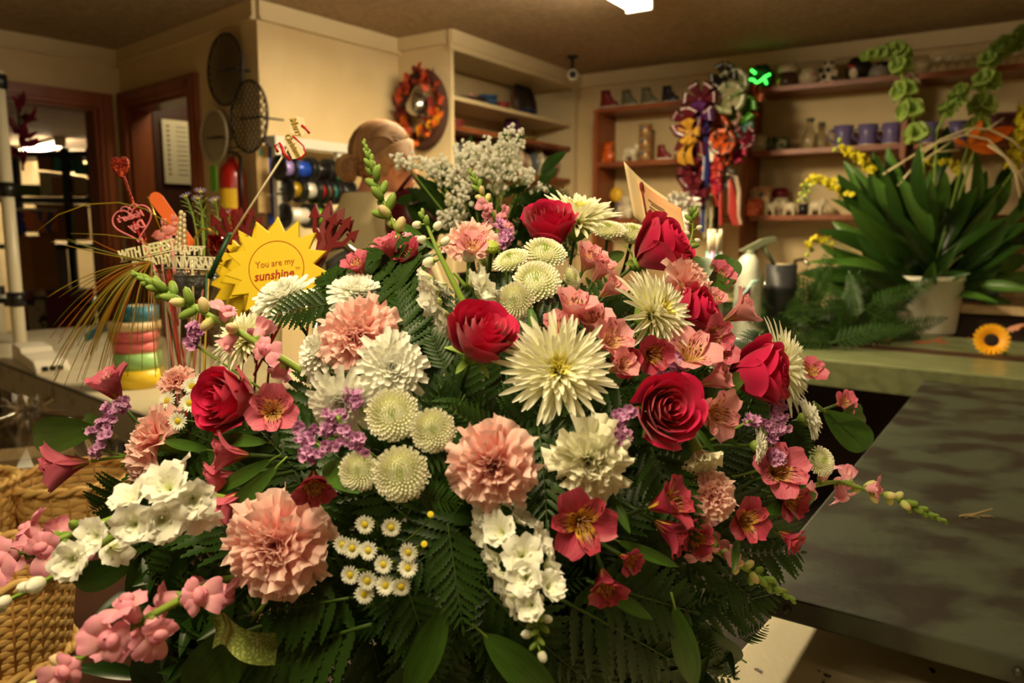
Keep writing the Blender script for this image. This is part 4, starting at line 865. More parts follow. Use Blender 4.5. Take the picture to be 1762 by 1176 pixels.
# ---- small litter on the metal table
p = onz(1680, 888, TOPZ+.003); t = thing('root_scrap', 'small scrap of dry pale root lying on the metal table', 'plant scrap', p)
b = MB(); rs = np.random.default_rng(5)
b.tube([(-.03, 0, 0), (0, .004, .002), (.035, .012, .008)], .0015, 5)
for i in range(9): x = rs.uniform(-.03, .02); b.tube([(x, 0, .001), (x+rs.uniform(-.02, .02), rs.uniform(-.015, .01), .001)], .0005, 4)
b.build('fibres', M('dry_root', (170, 140, 90), .8), t)
# ---- phone box on the left table
p = onz(75, 632, TOPZ); t = thing('cable_box', 'long white plastic box with three dark sockets lying on the left worktable', 'device', p, math.atan2(ee.y, ee.x)-.12)
wp = M('white_plastic', (222, 214, 196), .4)
def px(s, d): return s/FPX*d
Lb = .42
b = MB(); b.prism([(-.3, 0), (.17, 0), (.17, .022), (.13, .042), (-.1, .045), (-.13, .062), (-.3, .062)], -.055, .055, R=Matrix(((1, 0, 0), (0, 0, 1), (0, 1, 0))), mi=0)
o = b.build('case', wp, t, False); bv = o.modifiers.new('b', 'BEVEL'); bv.width = .006; bv.segments = 3
for k in (-1, 0, 1): b = MB(); b.box((.166, k*.024, .018), (.014, .018, .016)); b.build('socket', blackm, t, False)
# ---- ribbon rolls, stacked
rp = onz(238, 664, TOPZ)
rollm = {k: M('ribbon_'+k, c, .4, bump=.05, bscale=300) for k, c in dict(yellow=(222, 188, 40), green=(150, 196, 120), pink=(222, 112, 116), cream=(226, 196, 152), blue=(64, 124, 146), rose=(214, 104, 110)).items()}
zz = TOPZ+.002; dR = (rp-CP).dot(FW); rr0 = px(40, dR)
zz0 = zz
for k, h, r, dx, lb in (('yellow', 30, 42, 0, 'yellow ribbon roll at the bottom of the pastel stack on the left table'), ('green', 28, 38, .004, 'pale green ribbon roll second from the bottom of the stack'),
                 ('pink', 20, 36, .0, 'salmon pink ribbon roll in the middle of the stack'), ('rose', 18, 40, -.002, 'rose pink ribbon roll over the salmon one'), ('cream', 14, 42, 0, 'cream ribbon roll near the top of the stack'), ('blue', 26, 30, .02, 'teal blue ribbon roll on top of the stack with a loose end')):
    h, r = px(h, dR), px(r, dR); t = thing('ribbon_roll', lb, 'ribbon roll', (rp.x+dx, rp.y, zz)); n_ = 20
    b = MB(); b.lathe([(r*.55, 0), (r, 0), (r, h), (r*.55, h), (r*.55, 0)], 36); b.build('ribbon', rollm[k], t)
    b = MB(); b.lathe([(r*.5, 0), (r*.55, 0), (r*.55, h+.001), (r*.5, h+.001), (r*.5, 0)], 24); b.build('core', M('card_core', (196, 170, 130), .8), t)
    if k == 'blue':
        b = MB(); P = [at(262, 543, dR), at(225, 546, dR), at(180, 556, dR), at(145, 575, dR)]; G = []
        for q in P: q = q-Vector((rp.x+dx, rp.y, zz)); G.append([(q.x, q.y, q.z), (q.x+.004, q.y-.004, q.z-px(15, dR))])
        b.grid(np.array(G)); b.build('loose_end', rollm['blue'], t)
    zz += h+.0005
# ---- wicker baskets
wick = M('wicker', (226, 190, 120), .5, c2=(204, 158, 88), scale=30, stretch=(1, 1, 5))
wick2 = M('wicker_dark', (176, 128, 66), .5)
def basket(label, p, R0, R1, H, rows, stakes=26, rz=0):
    t = thing('wicker_basket', label, 'basket', p, rz); k = stakes*4; th = np.arange(k)*2*PI/k; b = MB(); hr = H/rows
    for r in range(rows):
        z = hr*(r+.5); R = R0+(R1-R0)*(r+.5)/rows; A = .0016*np.cos(th*stakes/2+r*PI); G = []
        for dz, dr in ((-.46, 0), (-.36, .0006), (.36, .0006), (.46, 0), (.3, -.001), (-.3, -.001), (-.46, 0)):
            G.append(np.stack([(R+A+dr)*np.cos(th), (R+A+dr)*np.sin(th), np.full(k, z+dz*hr)], -1))
        b.grid(np.array(G), wrap=True)
    b.build('weave', wick, t); b = MB()
    for i in range(stakes): a = i*2*PI/stakes; b.tube([(R0*math.cos(a), R0*math.sin(a), 0), (R1*math.cos(a), R1*math.sin(a), H)], .004, 6, flat=.5)
    b.build('stakes', wick2, t)
    for nm, zz_, RR in (('rim', H, R1), ('base_ring', .008, R0+.004)):
        b = MB()
        for s in (0, PI): 
            a = np.linspace(0, 2*PI, 97); pts = [((RR+.005*math.cos(q*11+s))*math.cos(q), (RR+.005*math.cos(q*11+s))*math.sin(q), zz_+.005*math.sin(q*11+s)) for q in a]; b.tube(pts, .006, 6, cap=False)
        b.build(nm, wick, t)
    b = MB(); b.lathe([(0, .004), (R0, .004)], 24); b.build('floor_panel', wick2, t); return t
ZL = .62
def onpx(xc, yb, z): return onz(xc, yb, z)
d_s = 1.72; ps = at(133, 905, d_s); basket('small wicker basket with woven rim behind the sideways mauve alstroemeria', Vector((ps.x, ps.y, ZL)), px(78, d_s), px(94, d_s), px(98, d_s), 8, 22)
d_b = 1.2; pb = at(-10, 1090, d_b); basket('large wicker basket cut by the lower left corner', Vector((pb.x, pb.y, ZL)), px(112, d_b), px(132, d_b), px(215, d_b)*.8, 16, 34)
p3 = at(-44, 880, 1.6); basket('wicker basket mostly cut off by the left edge beside the plastic bag', Vector((p3.x, p3.y, ZL)), px(54, 1.6), px(66, 1.6), .15, 10, 20)
bagm = clear('clear_bag', (236, 228, 212), .3, .12)
d_g = 1.95; pg_ = at(60, 800, d_g); t = thing('plastic_bag', 'crumpled clear plastic bag behind the wicker baskets at the left', 'plastic bag', (pg_.x, pg_.y, ZL))
b = MB(); rs = np.random.default_rng(3); th = np.linspace(0, 2*PI, 56)[:-1]; G = []
for i, (r, z) in enumerate([(.02, .0), (.12, .0), (.17, .03), (.2, .1), (.19, .18), (.15, .26), (.09, .31), (.03, .34), (.035, .37), (.06, .39)]):
    G.append([((r*(1+.16*math.sin(3*a+i)+.09*math.sin(11*a+2*i)+rs.uniform(-.05, .05)))*math.cos(a), (r*(1+.1*math.sin(5*a+i)+rs.uniform(-.05, .05)))*math.sin(a), z+.012*math.sin(7*a+i)) for a in th])
b.grid(np.array(G)*np.array((1, 1, .62)), wrap=True); b.build('film', bagm, t, False)
b = MB(); b.box((0, 0, .06), (.16, .12, .1), .4); b.build('contents', M('pale_contents', (176, 160, 136), .7), t, False)
# ================================================================ vases of floral picks left of the bouquet
glassm = clear('clear_glass', (240, 238, 230), .2, .04)
DV = 1.22
gold = M('gold_plastic', (244, 238, 190), .3, .1); silver = M('silver_plastic', (240, 234, 206), .3, .1); goldt = M('gold_tinsel', (196, 160, 40), .25, .8)
pinkp = M('pink_plastic', (244, 136, 150), .35, trans=.1); rabbitm = M('dusty_pink_plastic', (222, 140, 136), .5)
def vase(label, x, ytop, w, d, z0=ZL, seg=40, flut=0, mat=glassm, rings=4):
    p = at(x, ytop, d); H = p.z-z0; R = px(w/2, d); t = thing('glass_vase', label, 'vase', (p.x, p.y, z0)); b = MB(); th = np.arange(seg)*2*PI/seg; G = []
    for i in range(15):
        u = i/14; r = R*(.6+.4*u**1.2)+R*.05*math.sin(u*rings*2*PI)*(flut > 0); G.append(np.stack([(r*(1+.03*flut*np.cos(th*10)))*np.cos(th), (r*(1+.03*flut*np.cos(th*10)))*np.sin(th), np.full(seg, H*u)], -1))
    b.grid(np.array(G), wrap=True); b.build('bowl', mat, t); b = MB(); a = np.linspace(0, 2*PI, 41); b.tube([(R*math.cos(q), R*math.sin(q), H) for q in a], .0028, 6, cap=False); b.build('rim', mat, t)
    b = MB(); b.lathe([(0, .004), (R*.58, .004), (R*.6, .02), (0, .02)], 32); b.build('foot', mat, t); return t
vase('tall fluted clear vase holding the HAPPY ANNIVERSARY and sympathy picks', 318, 466, 112, DV, flut=1)
vase('clear vase with gold shreds behind the yellow sun pick', 432, 470, 104, DV+.16, rings=2)
def pick(kind, label, cat, x, y, d, face=(0, 0, 1), roll=0, foot=None, stick=None, r=.0016):
    """root at the sign, stick part going down to the foot pixel"""
    p = at(x, y, d); t = thing(kind, label, cat, p, rot=aim(V3(*face)) @ Matrix.Rotation(0, 3, 'Z').to_quaternion())
    z = V3(*face).normalized(); yv = (UP-z*UP.dot(z)).normalized(); yv = Matrix.Rotation(roll, 3, z) @ yv; xv = yv.cross(z)
    t.rotation_quaternion = Matrix((xv, yv, z)).transposed().to_quaternion()
    Mi = Matrix.LocRotScale(p, t.rotation_quaternion, None).inverted()
    if foot:
        q = at(*foot); b = MB(); a_ = Mi @ p-Vector((0, 0, .002)); c_ = Mi @ q; b.tube([a_, a_.lerp(c_, .5), c_], r, 8); b.build('stick', stick or gold, t)
    return t, Mi
def word(t, s, w, mat, c=(0, 0, 0), ext=.0012, mirror=False, shear=0, off=0, name='lettering', rz=0, hscale=1):
    b = text_mb(s, 1, ext, shear, off, mirror=mirror); V = b.V[0]; W_ = V[:, 0].max()-V[:, 0].min(); k = w/W_; V[:, 0] -= (V[:, 0].max()+V[:, 0].min())/2
    V = V*np.array([k, k*hscale, 1]); c_, s_ = math.cos(rz), math.sin(rz); V = np.stack([V[:, 0]*c_-V[:, 1]*s_+c[0], V[:, 0]*s_+V[:, 1]*c_+c[1], V[:, 2]+c[2]], -1); b.V[0] = V
    return b.build(name, mat, t, False)
d = DV-.03
t, Mi = pick('lettered_pick', 'gold lettered pick reading HAPPY ANNIVERSARY across the vase rim', 'floral pick', 329, 444, d, (.05, 0, 1), -.03, (335, 560, d))
word(t, 'HAPPY', px(50, d), silver, (px(-2, d), px(12, d), 0), off=.03, hscale=1.25); word(t, 'ANNIVERSARY', px(96, d), silver, (0, px(-9, d), 0), off=.03, hscale=1.7)
for yy in (2, 20, -19): b = MB(); b.tube([(px(-48 if yy < 5 else -26, d), px(yy, d), 0), (px(48 if yy < 5 else 24, d), px(yy, d), 0)], .0008, 6); b.build('crossbar', silver, t)
t, Mi = pick('lettered_pick', 'gold lettered pick reading WITH DEEPEST SYMPATHY, tilted left of the anniversary one', 'floral pick', 254, 440, d-.02, (-.1, 0, 1), .2, (300, 560, d))
word(t, 'WITH DEEPEST', px(102, d), gold, (0, px(9, d), 0), off=.03, hscale=1.6); word(t, 'SYMPATHY', px(72, d), gold, (px(6, d), px(-12, d), 0), off=.03, hscale=1.4)
b = MB(); b.tube([(px(-50, d), px(-1, d), 0), (px(50, d), px(-1, d), 0)], .0008, 6); b.build('crossbar', gold, t)
# glitter heart
glit = M('red_glitter', (120, 24, 14), .3, .5, c2=(226, 90, 40), scale=260, lo=.5, hi=.62, bump=.6, bscale=400)
def heart3(b, s, z=.5):
    for sx in (-1, 1): b.sph((sx*.36*s, .35*s, 0), (.5*s, .55*s, z*s*.9), 20)
    G = []
    for i in range(12):
        u = i/11; w = .84*s*math.cos(u*PI/2)**.8+.0005; G.append([(w*math.cos(a), .3*s-1.5*s*u, min(w, .8*s)*z*.8*math.sin(a)) for a in np.arange(20)*2*PI/20])
    b.grid(np.array(G), wrap=True, cap=True)
t, Mi = pick('heart_pick', 'dark red glitter heart on a glittery stick, highest at the left', 'floral pick', 207, 286, DV, (.2, 0, 1), .1, (300, 560, DV), glit, .0022)
b = MB(); heart3(b, px(18, DV)); b.build('heart', glit, t)
# pink heart plaque with mirrored script
t, Mi = pick('heart_plaque', "pink outlined plastic heart seen from behind with mirrored Mother's Day script", 'floral pick', 229, 382, DV-.01, (0, 0, 1), .28, (310, 560, DV), pinkp, .002)
k = px(1, DV); out = []
for i in range(73):
    a = i*2*PI/72; x = 16*math.sin(a)**3; y = 13*math.cos(a)-5*math.cos(2*a)-2*math.cos(3*a)-math.cos(4*a); out.append((x*2.1*k, y*2.1*k-1*k, 0))
b = MB(); b.tube(out, .0013, 8, cap=False); b.build('outline', pinkp, t)
b = MB(); b.prism([(x, y) for x, y, _ in out[:-1]], -.0004, .0004); b.build('clear_panel', clear('pink_tint', (240, 196, 190), .15, .1), t, False)
word(t, "Mother's", 46*k, pinkp, (-2*k, 10*k, 0), mirror=True, shear=.3, off=.02, hscale=1.3); word(t, 'Day', 30*k, pinkp, (4*k, -8*k, 0), mirror=True, shear=.3, off=.02, hscale=1.2)
for sx in (-1, 1):
    b = MB(); b.tube([(sx*(8+7*math.cos(q))*k, (24+5*math.sin(q))*k, 0) for q in np.linspace(-.5, 4, 14)], .0011, 6); b.build('scroll', pinkp, t)
# rabbits
def rabbit(b, cx, cy, s, sx=1):
    b.sph((cx, cy, 0), (s, s*.8, .003), 14); b.sph((cx+sx*s*.8, cy+s*.9, 0), (s*.55, s*.5, .003), 12)
    for q in (.5, .95): b.sph((cx+sx*s*q, cy+s*1.9, 0), (s*.17, s*.62, .003), 10)
    b.sph((cx-sx*s*.9, cy-s*.1, 0), (s*.3, s*.3, .003), 8); b.sph((cx+sx*s*.6, cy-s*.8, 0), (s*.4, s*.22, .003), 8)
for lb, x, y, s, sx in (('pink plastic rabbit pick with one raised head, left of the pair', 274, 405, 12, 1), ('pink plastic rabbit pick with long ears beside the pearl beads', 292, 396, 11, 1), ('small pink plastic rabbit pick behind the anniversary letters', 296, 418, 9, -1)):
    t, Mi = pick('rabbit_pick', lb, 'floral pick', x, y, DV+.02, (0, 0, 1), .05, (x+14, 560, DV), rabbitm); b = MB(); rabbit(b, 0, 0, px(s, DV), sx); b.build('rabbit', rabbitm, t)
# pearl bead tower
pearl = M('pearl', (214, 196, 160), .25, .2); t, Mi = pick('bead_spray', 'pearly bead spray pick standing in the vase between rabbits and orange paddle', 'floral pick', 313, 370, DV, (0, 0, 1), -.05, (325, 560, DV), pearl)
for i in range(22): b = MB(); r_ = px(4, DV); b.sph((px(math.sin(i*2.1)*(2+i*.35), DV), px(2-i*3, DV), px(math.cos(i*2.1)*4, DV)), (r_, r_*1.5, r_), 10); b.build('bead', pearl, t)
# orange paddle
orm = M('orange_foam', (230, 104, 34), .7); t, Mi = pick('orange_paddle', 'orange foam paddle leaning up to the left behind the rabbits', 'floral pick', 300, 385, DV+.06, (.1, .1, 1), .62, (350, 560, DV), orm)
b = MB(); k = px(1, DV+.06); b.prism([(11*k*math.cos(q), 52*k+12*k*math.sin(q)) for q in np.linspace(0, PI, 14)]+[(-9*k, -50*k), (10*k, -50*k)], -.004, .004); o = b.build('paddle', orm, t, False)
# gold needle and gold hoop
t, Mi = pick('gold_needle', 'thin gold pointed pick leaning left above the rabbits', 'floral pick', 254, 340, DV, (0, 0, 1), 0, (278, 400, DV), goldt, .0012); b = MB(); b.sph((0, 0, 0), .0015, 6); b.build('tip', goldt, t)
t = thing('gold_hoop', 'gold arched wire handle behind the anniversary pick', 'wire', at(345, 440, DV)); b = MB(); b.tube([(px(-11, DV), 0, px(-25, DV)), (px(-8, DV), 0, px(30, DV)), (px(3, DV), 0, px(44, DV)), (px(16, DV), 0, px(46, DV)), (px(26, DV), 0, px(38, DV))], .0016, 6); b.build('wire', goldt, t)
# red and orange cellophane behind the letters
reds = M('red_tinsel', (170, 40, 16), .2, .6); 
for lb, x, y, w, h, m_ in (('shiny red foil strip bunch right of the orange paddle', 380, 428, 44, 50, reds), ('crumpled gold foil in the second vase', 440, 520, 60, 80, goldt)):
    t = thing('foil_bunch', lb, 'foil', at(x, y, DV+.1)); b = MB(); rs = np.random.default_rng(int(x))
    for i in range(26):
        x0 = rs.uniform(-w/2, w/2); G = [[(px(x0+j*2, DV), rs.uniform(-.02, .02), px(h/2-j*h/5+rs.uniform(-4, 4), DV)), (px(x0+j*2+rs.uniform(2, 5), DV), rs.uniform(-.02, .02), px(h/2-j*h/5, DV))] for j in range(6)]; b.grid(np.array(G))
    b.build('strips', m_, t, False)
# coloured sticks seen through the glass
stickc = [((206, 200, 186), 'white'), ((200, 40, 30), 'red'), ((236, 140, 150), 'pink'), ((200, 166, 60), 'gold'), ((40, 90, 50), 'green')]
sm = [M('stick_'+n_, c, .4) for c, n_ in stickc]
for i in range(22):
    x = 290+random.uniform(-20, 75); y = 470+random.uniform(-6, 6); xb = 300+random.uniform(-10, 50); k = i % 5; a_, c_ = at(x, y, DV+random.uniform(-.03, .03)), at(xb, 800, DV+random.uniform(-.02, .02)); c_.z = max(c_.z, ZL+.03)
    t = thing('pick_stick', 'thin %s plastic pick stick standing in the fluted vase' % stickc[k][1], 'stick', c_, group='%s pick sticks in the fluted vase' % stickc[k][1]); b = MB(); b.tube([(0, 0, 0), a_-c_], .0016, 6); b.build('shaft', sm[k], t)
t = thing('grey_cup', 'blue-grey patterned cup tucked inside the rim of the fluted vase', 'cup', at(338, 515, DV)); b = MB(); b.lathe([(px(22, DV), 0), (px(30, DV), px(20, DV)), (px(36, DV), px(42, DV)), (px(34, DV), px(42, DV)), (px(28, DV), px(20, DV)), (px(20, DV), px(1, DV))], 28); b.build('body', M('blue_grey_glass', (92, 98, 112), .2, .3, bump=.8, bscale=90), t)
b = MB(); b.lathe([(px(36.5, DV), px(41, DV)), (px(37.5, DV), px(43, DV)), (px(34, DV), px(43, DV))], 28); b.build('rim', M('blue_grey_rim', (120, 124, 134), .2, .3), t)
# yellow suns
sunm = M('yellow_foam', (240, 206, 30), .55); redink = M('red_ink', (176, 30, 16), .6)
def sun(label, x, y, d, s, face, roll, text, sticks=True):
    t, Mi = pick('sun_pick', label, 'floral pick', x, y, d, face, roll, (x-22, y+260, d+.14), M('red_stick', (150, 20, 16), .4), .002); k = px(s, d); n = 15
    out = []
    for i in range(n*2):
        a = i*PI/n+.1; r = k*(1.0 if i % 2 == 0 else .7); out.append((r*math.sin(a), r*math.cos(a)))
    b = MB(); b.prism(out, -.0035, .0035); o = b.build('disc', sunm, t, False); bv = o.modifiers.new('b', 'BEVEL'); bv.width = .0012; bv.segments = 2
    if text:
        b = MB(); b.tube([(.52*k*math.cos(q), .52*k*math.sin(q), .0035) for q in np.linspace(0, 2*PI, 61)], .0006, 6, cap=False); b.build('printed_ring', redink, t)
        word(t, 'You are my', .74*k, redink, (-.02*k, .1*k, .0036), ext=.0003, hscale=1.15, name='printed_words'); word(t, 'sunshine', .76*k, redink, (-.05*k, -.12*k, .0036), ext=.0003, shear=.2, off=.02, hscale=1.1, name='printed_words'); word(t, 'TM', .09*k, redink, (.4*k, -.05*k, .0036), ext=.0003, name='printed_words')
    return t
sun('front yellow foam sun pick printed You are my sunshine in a red ring', 477, 463, 1.1, 92, (-.05, .1, 1), .12, True)
sun('plain yellow foam sun pick just behind the printed one', 455, 462, 1.16, 82, (-.1, .05, 1), .3, False)
sun('third yellow foam sun pick lowest behind the printed one', 428, 482, 1.2, 76, (-.2, 0, 1), .5, False)
# red pitchforks
pfm = M('dark_red_foam', (112, 10, 14), .6)
def fork(label, x, y, d, s, face, roll):
    t, Mi = pick('pitchfork_pick', label, 'floral pick', x, y, d, face, roll, None); k = px(s, d); th = .003
    o1 = [(-.1, -1.5), (.1, -1.5), (.12, -.3), (.42, 0), (.52, .5), (.7, .45), (.55, 1.0), (.25, .55), (.36, .5), (.28, .15), (.1, 0), (.1, .75), (.24, .72), (0, 1.25), (-.24, .72), (-.1, .75), (-.1, 0), (-.28, .15), (-.36, .5), (-.25, .55), (-.55, 1.0), (-.7, .45), (-.52, .5), (-.42, 0), (-.12, -.3)]
    b = MB(); b.prism([(px_*k, py_*k) for px_, py_ in o1], -th, th); b.build('trident', pfm, t, False); b = MB(); b.tube([(0, -1.4*k, 0), (0, -6.2*k, -.04)], .002, 6); b.build('stick', M('red_stick_b', (170, 30, 20), .4), t); return t
fork('dark red foam pitchfork, leftmost tines of the group right of the sun', 556, 402, 1.16, 46, (-.25, 0, 1), -.25)
fork('dark red foam pitchfork, middle one of the group right of the sun', 566, 404, 1.14, 44, (.1, .1, 1), -.5)
fork('dark red foam pitchfork, rightmost and most tilted of the group', 574, 414, 1.12, 44, (.5, .1, .9), -.62)
fork('dark red foam pitchfork leaning behind the white stick left of the sun', 394, 402, 1.3, 38, (.7, 0, .7), .3)
fork('dark red foam pitchfork beside the fire extinguisher, seen edge-on', 424, 395, 1.34, 34, (.6, .1, .8), -.3)
# Merry Christmas pick
mc = at(503, 242, 1.12)
t, Mi = pick('christmas_pick', 'gold Merry Christmas script pick with a red candy cane on a long white stick', 'floral pick', 503, 242, 1.12, (-.05, 0, 1), 0, (395, 412, 1.14), M('white_stick', (220, 206, 180), .4), .0018)
k = px(1, 1.12); goldl = M('gold_ink', (176, 146, 70), .35, .5); backm = M('white_card', (232, 214, 176), .6); redp = M('red_print', (186, 24, 16), .4)
word(t, 'Merry', 36*k, goldl, (7*k, 22*k, .0006), rz=-1.15, shear=.3, off=.01, hscale=1.2); word(t, 'Christmas', 46*k, goldl, (2*k, -10*k, .0006), rz=-1.05, shear=.3, off=.01, hscale=1.3)
b = MB(); b.tube([(-16*k, -24*k, 0), (-17*k, -12*k, 0), (-22*k, -4*k, 0), (-30*k, -8*k, 0), (-25*k, -20*k, 0)][::-1]+[], .002, 8); b.tube([(-20*k, -8*k, 0), (-14*k, -22*k, 0), (-4*k, -34*k, 0)], .0024, 8); b.build('candy_cane', redp, t)
b = MB(); b.tube([(16*k, 26*k, 0), (24*k, 20*k, 0), (30*k, 12*k, 0)], .0018, 8); b.tube([(0, 8*k, 0), (8*k, 2*k, 0), (20*k, -10*k, 0), (23*k, -22*k, 0), (16*k, -30*k, 0), (8*k, -33*k, 0)], .0014, 8); b.build('red_ribbon', redp, t)
b = MB(); b.prism([(-4*k, 34*k), (8*k, 42*k), (20*k, 38*k), (24*k, 18*k), (20*k, 8*k), (6*k, 8*k), (-4*k, 16*k)], -.0008, -.0002); b.prism([(-16*k, 4*k), (-8*k, 10*k), (6*k, 4*k), (22*k, -22*k), (12*k, -30*k), (0, -32*k)], -.0008, -.0002); b.build('backing', backm, t, False)
t = thing('green_tube', 'dark green water tube holding the foot of the long white stick', 'water tube', at(378, 440, 1.14)); b = MB(); a_ = at(395, 405, 1.14)-at(378, 440, 1.14); c_ = at(360, 480, 1.14)-at(378, 440, 1.14); b.tube([c_, (0, 0, 0), a_], .004, 10); b.build('tube', M('dark_green_plastic', (24, 66, 40), .4), t); b = MB(); b.sph(a_, .0045, 10); b.build('cap', M('green_cap', (40, 84, 50), .4), t)
# lilac asters
for lb, x, y in (('lilac aster, leftmost above the vase', 320, 338), ('lilac aster, topmost above the vase', 345, 330), ('lilac aster, right of the topmost one', 370, 345), ('lilac aster, lowest beside the red pitchfork', 390, 368), ('lilac aster tucked under the topmost one', 341, 342)):
    t = place('aster', lb, 'aster', x, y, 24, (random.uniform(-.3, .3), .8, .6), DV+.12); lil = memo('lilm', lambda: P_('lilac_petal', [(0, (190, 180, 226)), (1, (206, 196, 240))], .2))
    def asf():
        mb = MB()
        for i in range(22): petal(mb, .8, .12, .5, 0, i*.571, .2, 0, .3, nu=4, nv=3)
        return mb.mesh('petals', lil)
    inst('petals', memo('asf', asf), t); inst('centre', memo('dc', dcentre), t, scale=.8); stem_part(t, r=.0012, mat=stemm, target=at(355+(x-355)*.3, 470, DV+.1))
    m = MB(); rs = np.random.default_rng(int(x)); 
    for i in range(26): z = -1.4-i*.3; a_ = rs.uniform(0, 6.3); petal(m, 1.6, .22, .9, .3, a_, .0, z*(.9), .2, nu=4, nv=3)
    m.build('leaves', stemm, t)
# grass plume
grm = [M('gold_green_grass', (146, 124, 30), .35), M('olive_grass', (104, 108, 30), .4), M('copper_grass', (166, 96, 24), .35)]
root = at(262, 452, DV-.05)
t = thing('grass_plume', 'fountain of gold-green metallic grass drooping left from the vase', 'grass', root); rs = np.random.default_rng(12)
for i in range(64):
    if i < 10: ex, ey = rs.uniform(78, 170), rs.uniform(380, 520)
    elif i < 52: ex, ey = rs.uniform(85, 200), rs.uniform(560, 670)
    else: ex, ey = rs.uniform(215, 275), rs.uniform(560, 660)
    dd = DV-rs.uniform(0, .12); e = at(ex, ey, dd); m1 = at((262*.55+ex*.45)-rs.uniform(0, 12), 452-8+(ey-452)*.12, dd); b = MB()
    pts = [((1-q)**2*root+2*q*(1-q)*m1+q*q*e)-root for q in np.linspace(0, 1, 14)]; b.tube(pts, [.0013*(1-.7*q) for q in np.linspace(0, 1, 14)], 5); b.build('strand', grm[i % 3], t)
for lb, pts in (('single long gold grass blade arching over the pink heart', [(62, 400), (100, 370), (150, 352), (205, 349), (250, 360), (290, 385)]), ('single thin gold grass blade level left of the pink heart', [(122, 402), (180, 404), (240, 412), (285, 440)])):
    W3 = [at(x, y, DV-.02) for x, y in pts]; t = thing('long_grass', lb, 'grass', W3[-1]); b = MB(); b.tube([p-W3[-1] for p in W3], [.0005, .0008, .001, .001, .001, .001][:len(pts)], 5); b.build('blade', grm[0], t); b = MB(); b.sph((0, 0, 0), .0014, 6); b.build('base', grm[1], t)
# ================================================================ things on and by the walls
def mugp(mb, prof, k=28, c=(0, 0, 0)): mb.lathe(prof, k, c)
# round wire mesh discs on the wall left of the cream wall
def disc(label, x, y, ry, mat, nwire, off=.05, fill=None):
    P = Plane(pAB.pt(0, 0, off), pAB.pt(1, 0, off)); p = P.hit(x, y); R = px(ry, (p-CP).dot(FW)); t = thing('wire_disc', label, 'wire disc', p, pAB.ang)
    b = MB(); b.tube([(R*math.cos(q), 0, R*math.sin(q)) for q in np.linspace(0, 2*PI, 49)], .006, 8, cap=False); b.build('rim', mat, t)
    b = MB(); s = 2*R/nwire
    for i in range(1, nwire):
        u = -R+i*s; h = math.sqrt(max(0, R*R-u*u))
        for sg in (1, -1): a = sg*PI/4; ca, sa = math.cos(a), math.sin(a); b.tube([(u*ca-h*sa, 0, u*sa+h*ca), (u*ca+h*sa, 0, u*sa-h*ca)], .0036 if fill is None else .003, 4)
    b.build('mesh', mat, t)
    if fill: b = MB(); b.tube([(0, .004, 0), (0, .008, 0)], R*.98, 40); b.build('panel', fill, t, False)
    b = MB(); b.tube([(-R*.2, -.02, -R*.05), (R*1.0, -.03, -R*.12)], .006, 6); b.tube([(R*.9, -.03, -R*.12), (R*.9, off, -R*.12)], .005, 6); b.build('arm', blackm, t); return t
wirem = M('black_wire', (34, 28, 20), .5)
disc('upper black round wire mesh disc on the wall by the dark doorway', 387, 120, 59, wirem, 15)
disc('lower black round wire mesh disc overlapping the wall corner', 428, 201, 60, wirem, 12, off=.09)
disc('white rimmed round panel on the wall under the black mesh discs', 368, 235, 45, M('off_white_wire', (190, 176, 150), .5), 16, off=.03, fill=M('speckled_grey', (138, 122, 100), .8, c2=(170, 150, 124), scale=60))
# fire extinguisher
P = Plane(pAB.pt(0, 0, .09), pAB.pt(1, 0, .09)); p = P.hit(404, 395); D_x = (p-CP).dot(FW); R = px(22, D_x); t = thing('fire_extinguisher', 'red fire extinguisher with a green tag hung on the wall below the mesh discs', 'fire extinguisher', p, pAB.ang)
redm = M('red_enamel', (150, 20, 16), .3, coat=.5); b = MB(); H1 = px(110, D_x); b.lathe([(0, -H1*.75), (R*.9, -H1*.75), (R, -H1*.7), (R, H1*.82), (R*.85, H1*.95), (R*.4, H1*1.04), (R*.3, H1*1.1), (0, H1*1.1)], 32); b.build('cylinder', redm, t)
b = MB(); b.tube([(0, 0, H1*1.08), (0, 0, H1*1.2)], R*.28, 12); b.box((R*.4, 0, H1*1.24), (R*1.5, R*.3, R*.16)); b.box((R*.5, 0, H1*1.17), (R*1.3, R*.3, R*.12), 0); b.build('valve_and_handle', M('brass_dark', (120, 100, 70), .3, .8), t)
b = MB(); b.tube([(R*.2, 0, H1*1.18), (R*1.3, 0, H1*1.1), (R*1.35, 0, H1*.5), (R*1.15, 0, -H1*.2)], R*.13, 8); b.build('hose', blackm, t)
def arcband(r, z0, z1, a0, a1): a = np.linspace(a0, a1, 16); return np.array([[(r*math.cos(q), r*math.sin(q), z) for q in a] for z in (z0, z1)])
b = MB(); b.grid(arcband(R*1.012, H1*.32, H1*.62, -1.9, -.2)); b.build('yellow_label', M('yellow_label', (222, 184, 40), .5), t); b = MB(); b.grid(arcband(R*1.012, H1*.3, H1*.62, -2.9, -2.0)); b.build('white_label', paperm, t)
b = MB(); b.tube([(-R*.1, -R, H1*1.1), (-R*.6, -R*1.1, H1*.98)], .0015, 4); b.box((-R*.75, -R*1.15, H1*.78), (R*.95, .003, H1*.38), 0); b.build('green_tag', M('green_tag', (96, 176, 40), .6), t, False)
t['label'] = 'red fire extinguisher with a green tag hung on the wall below the mesh discs'
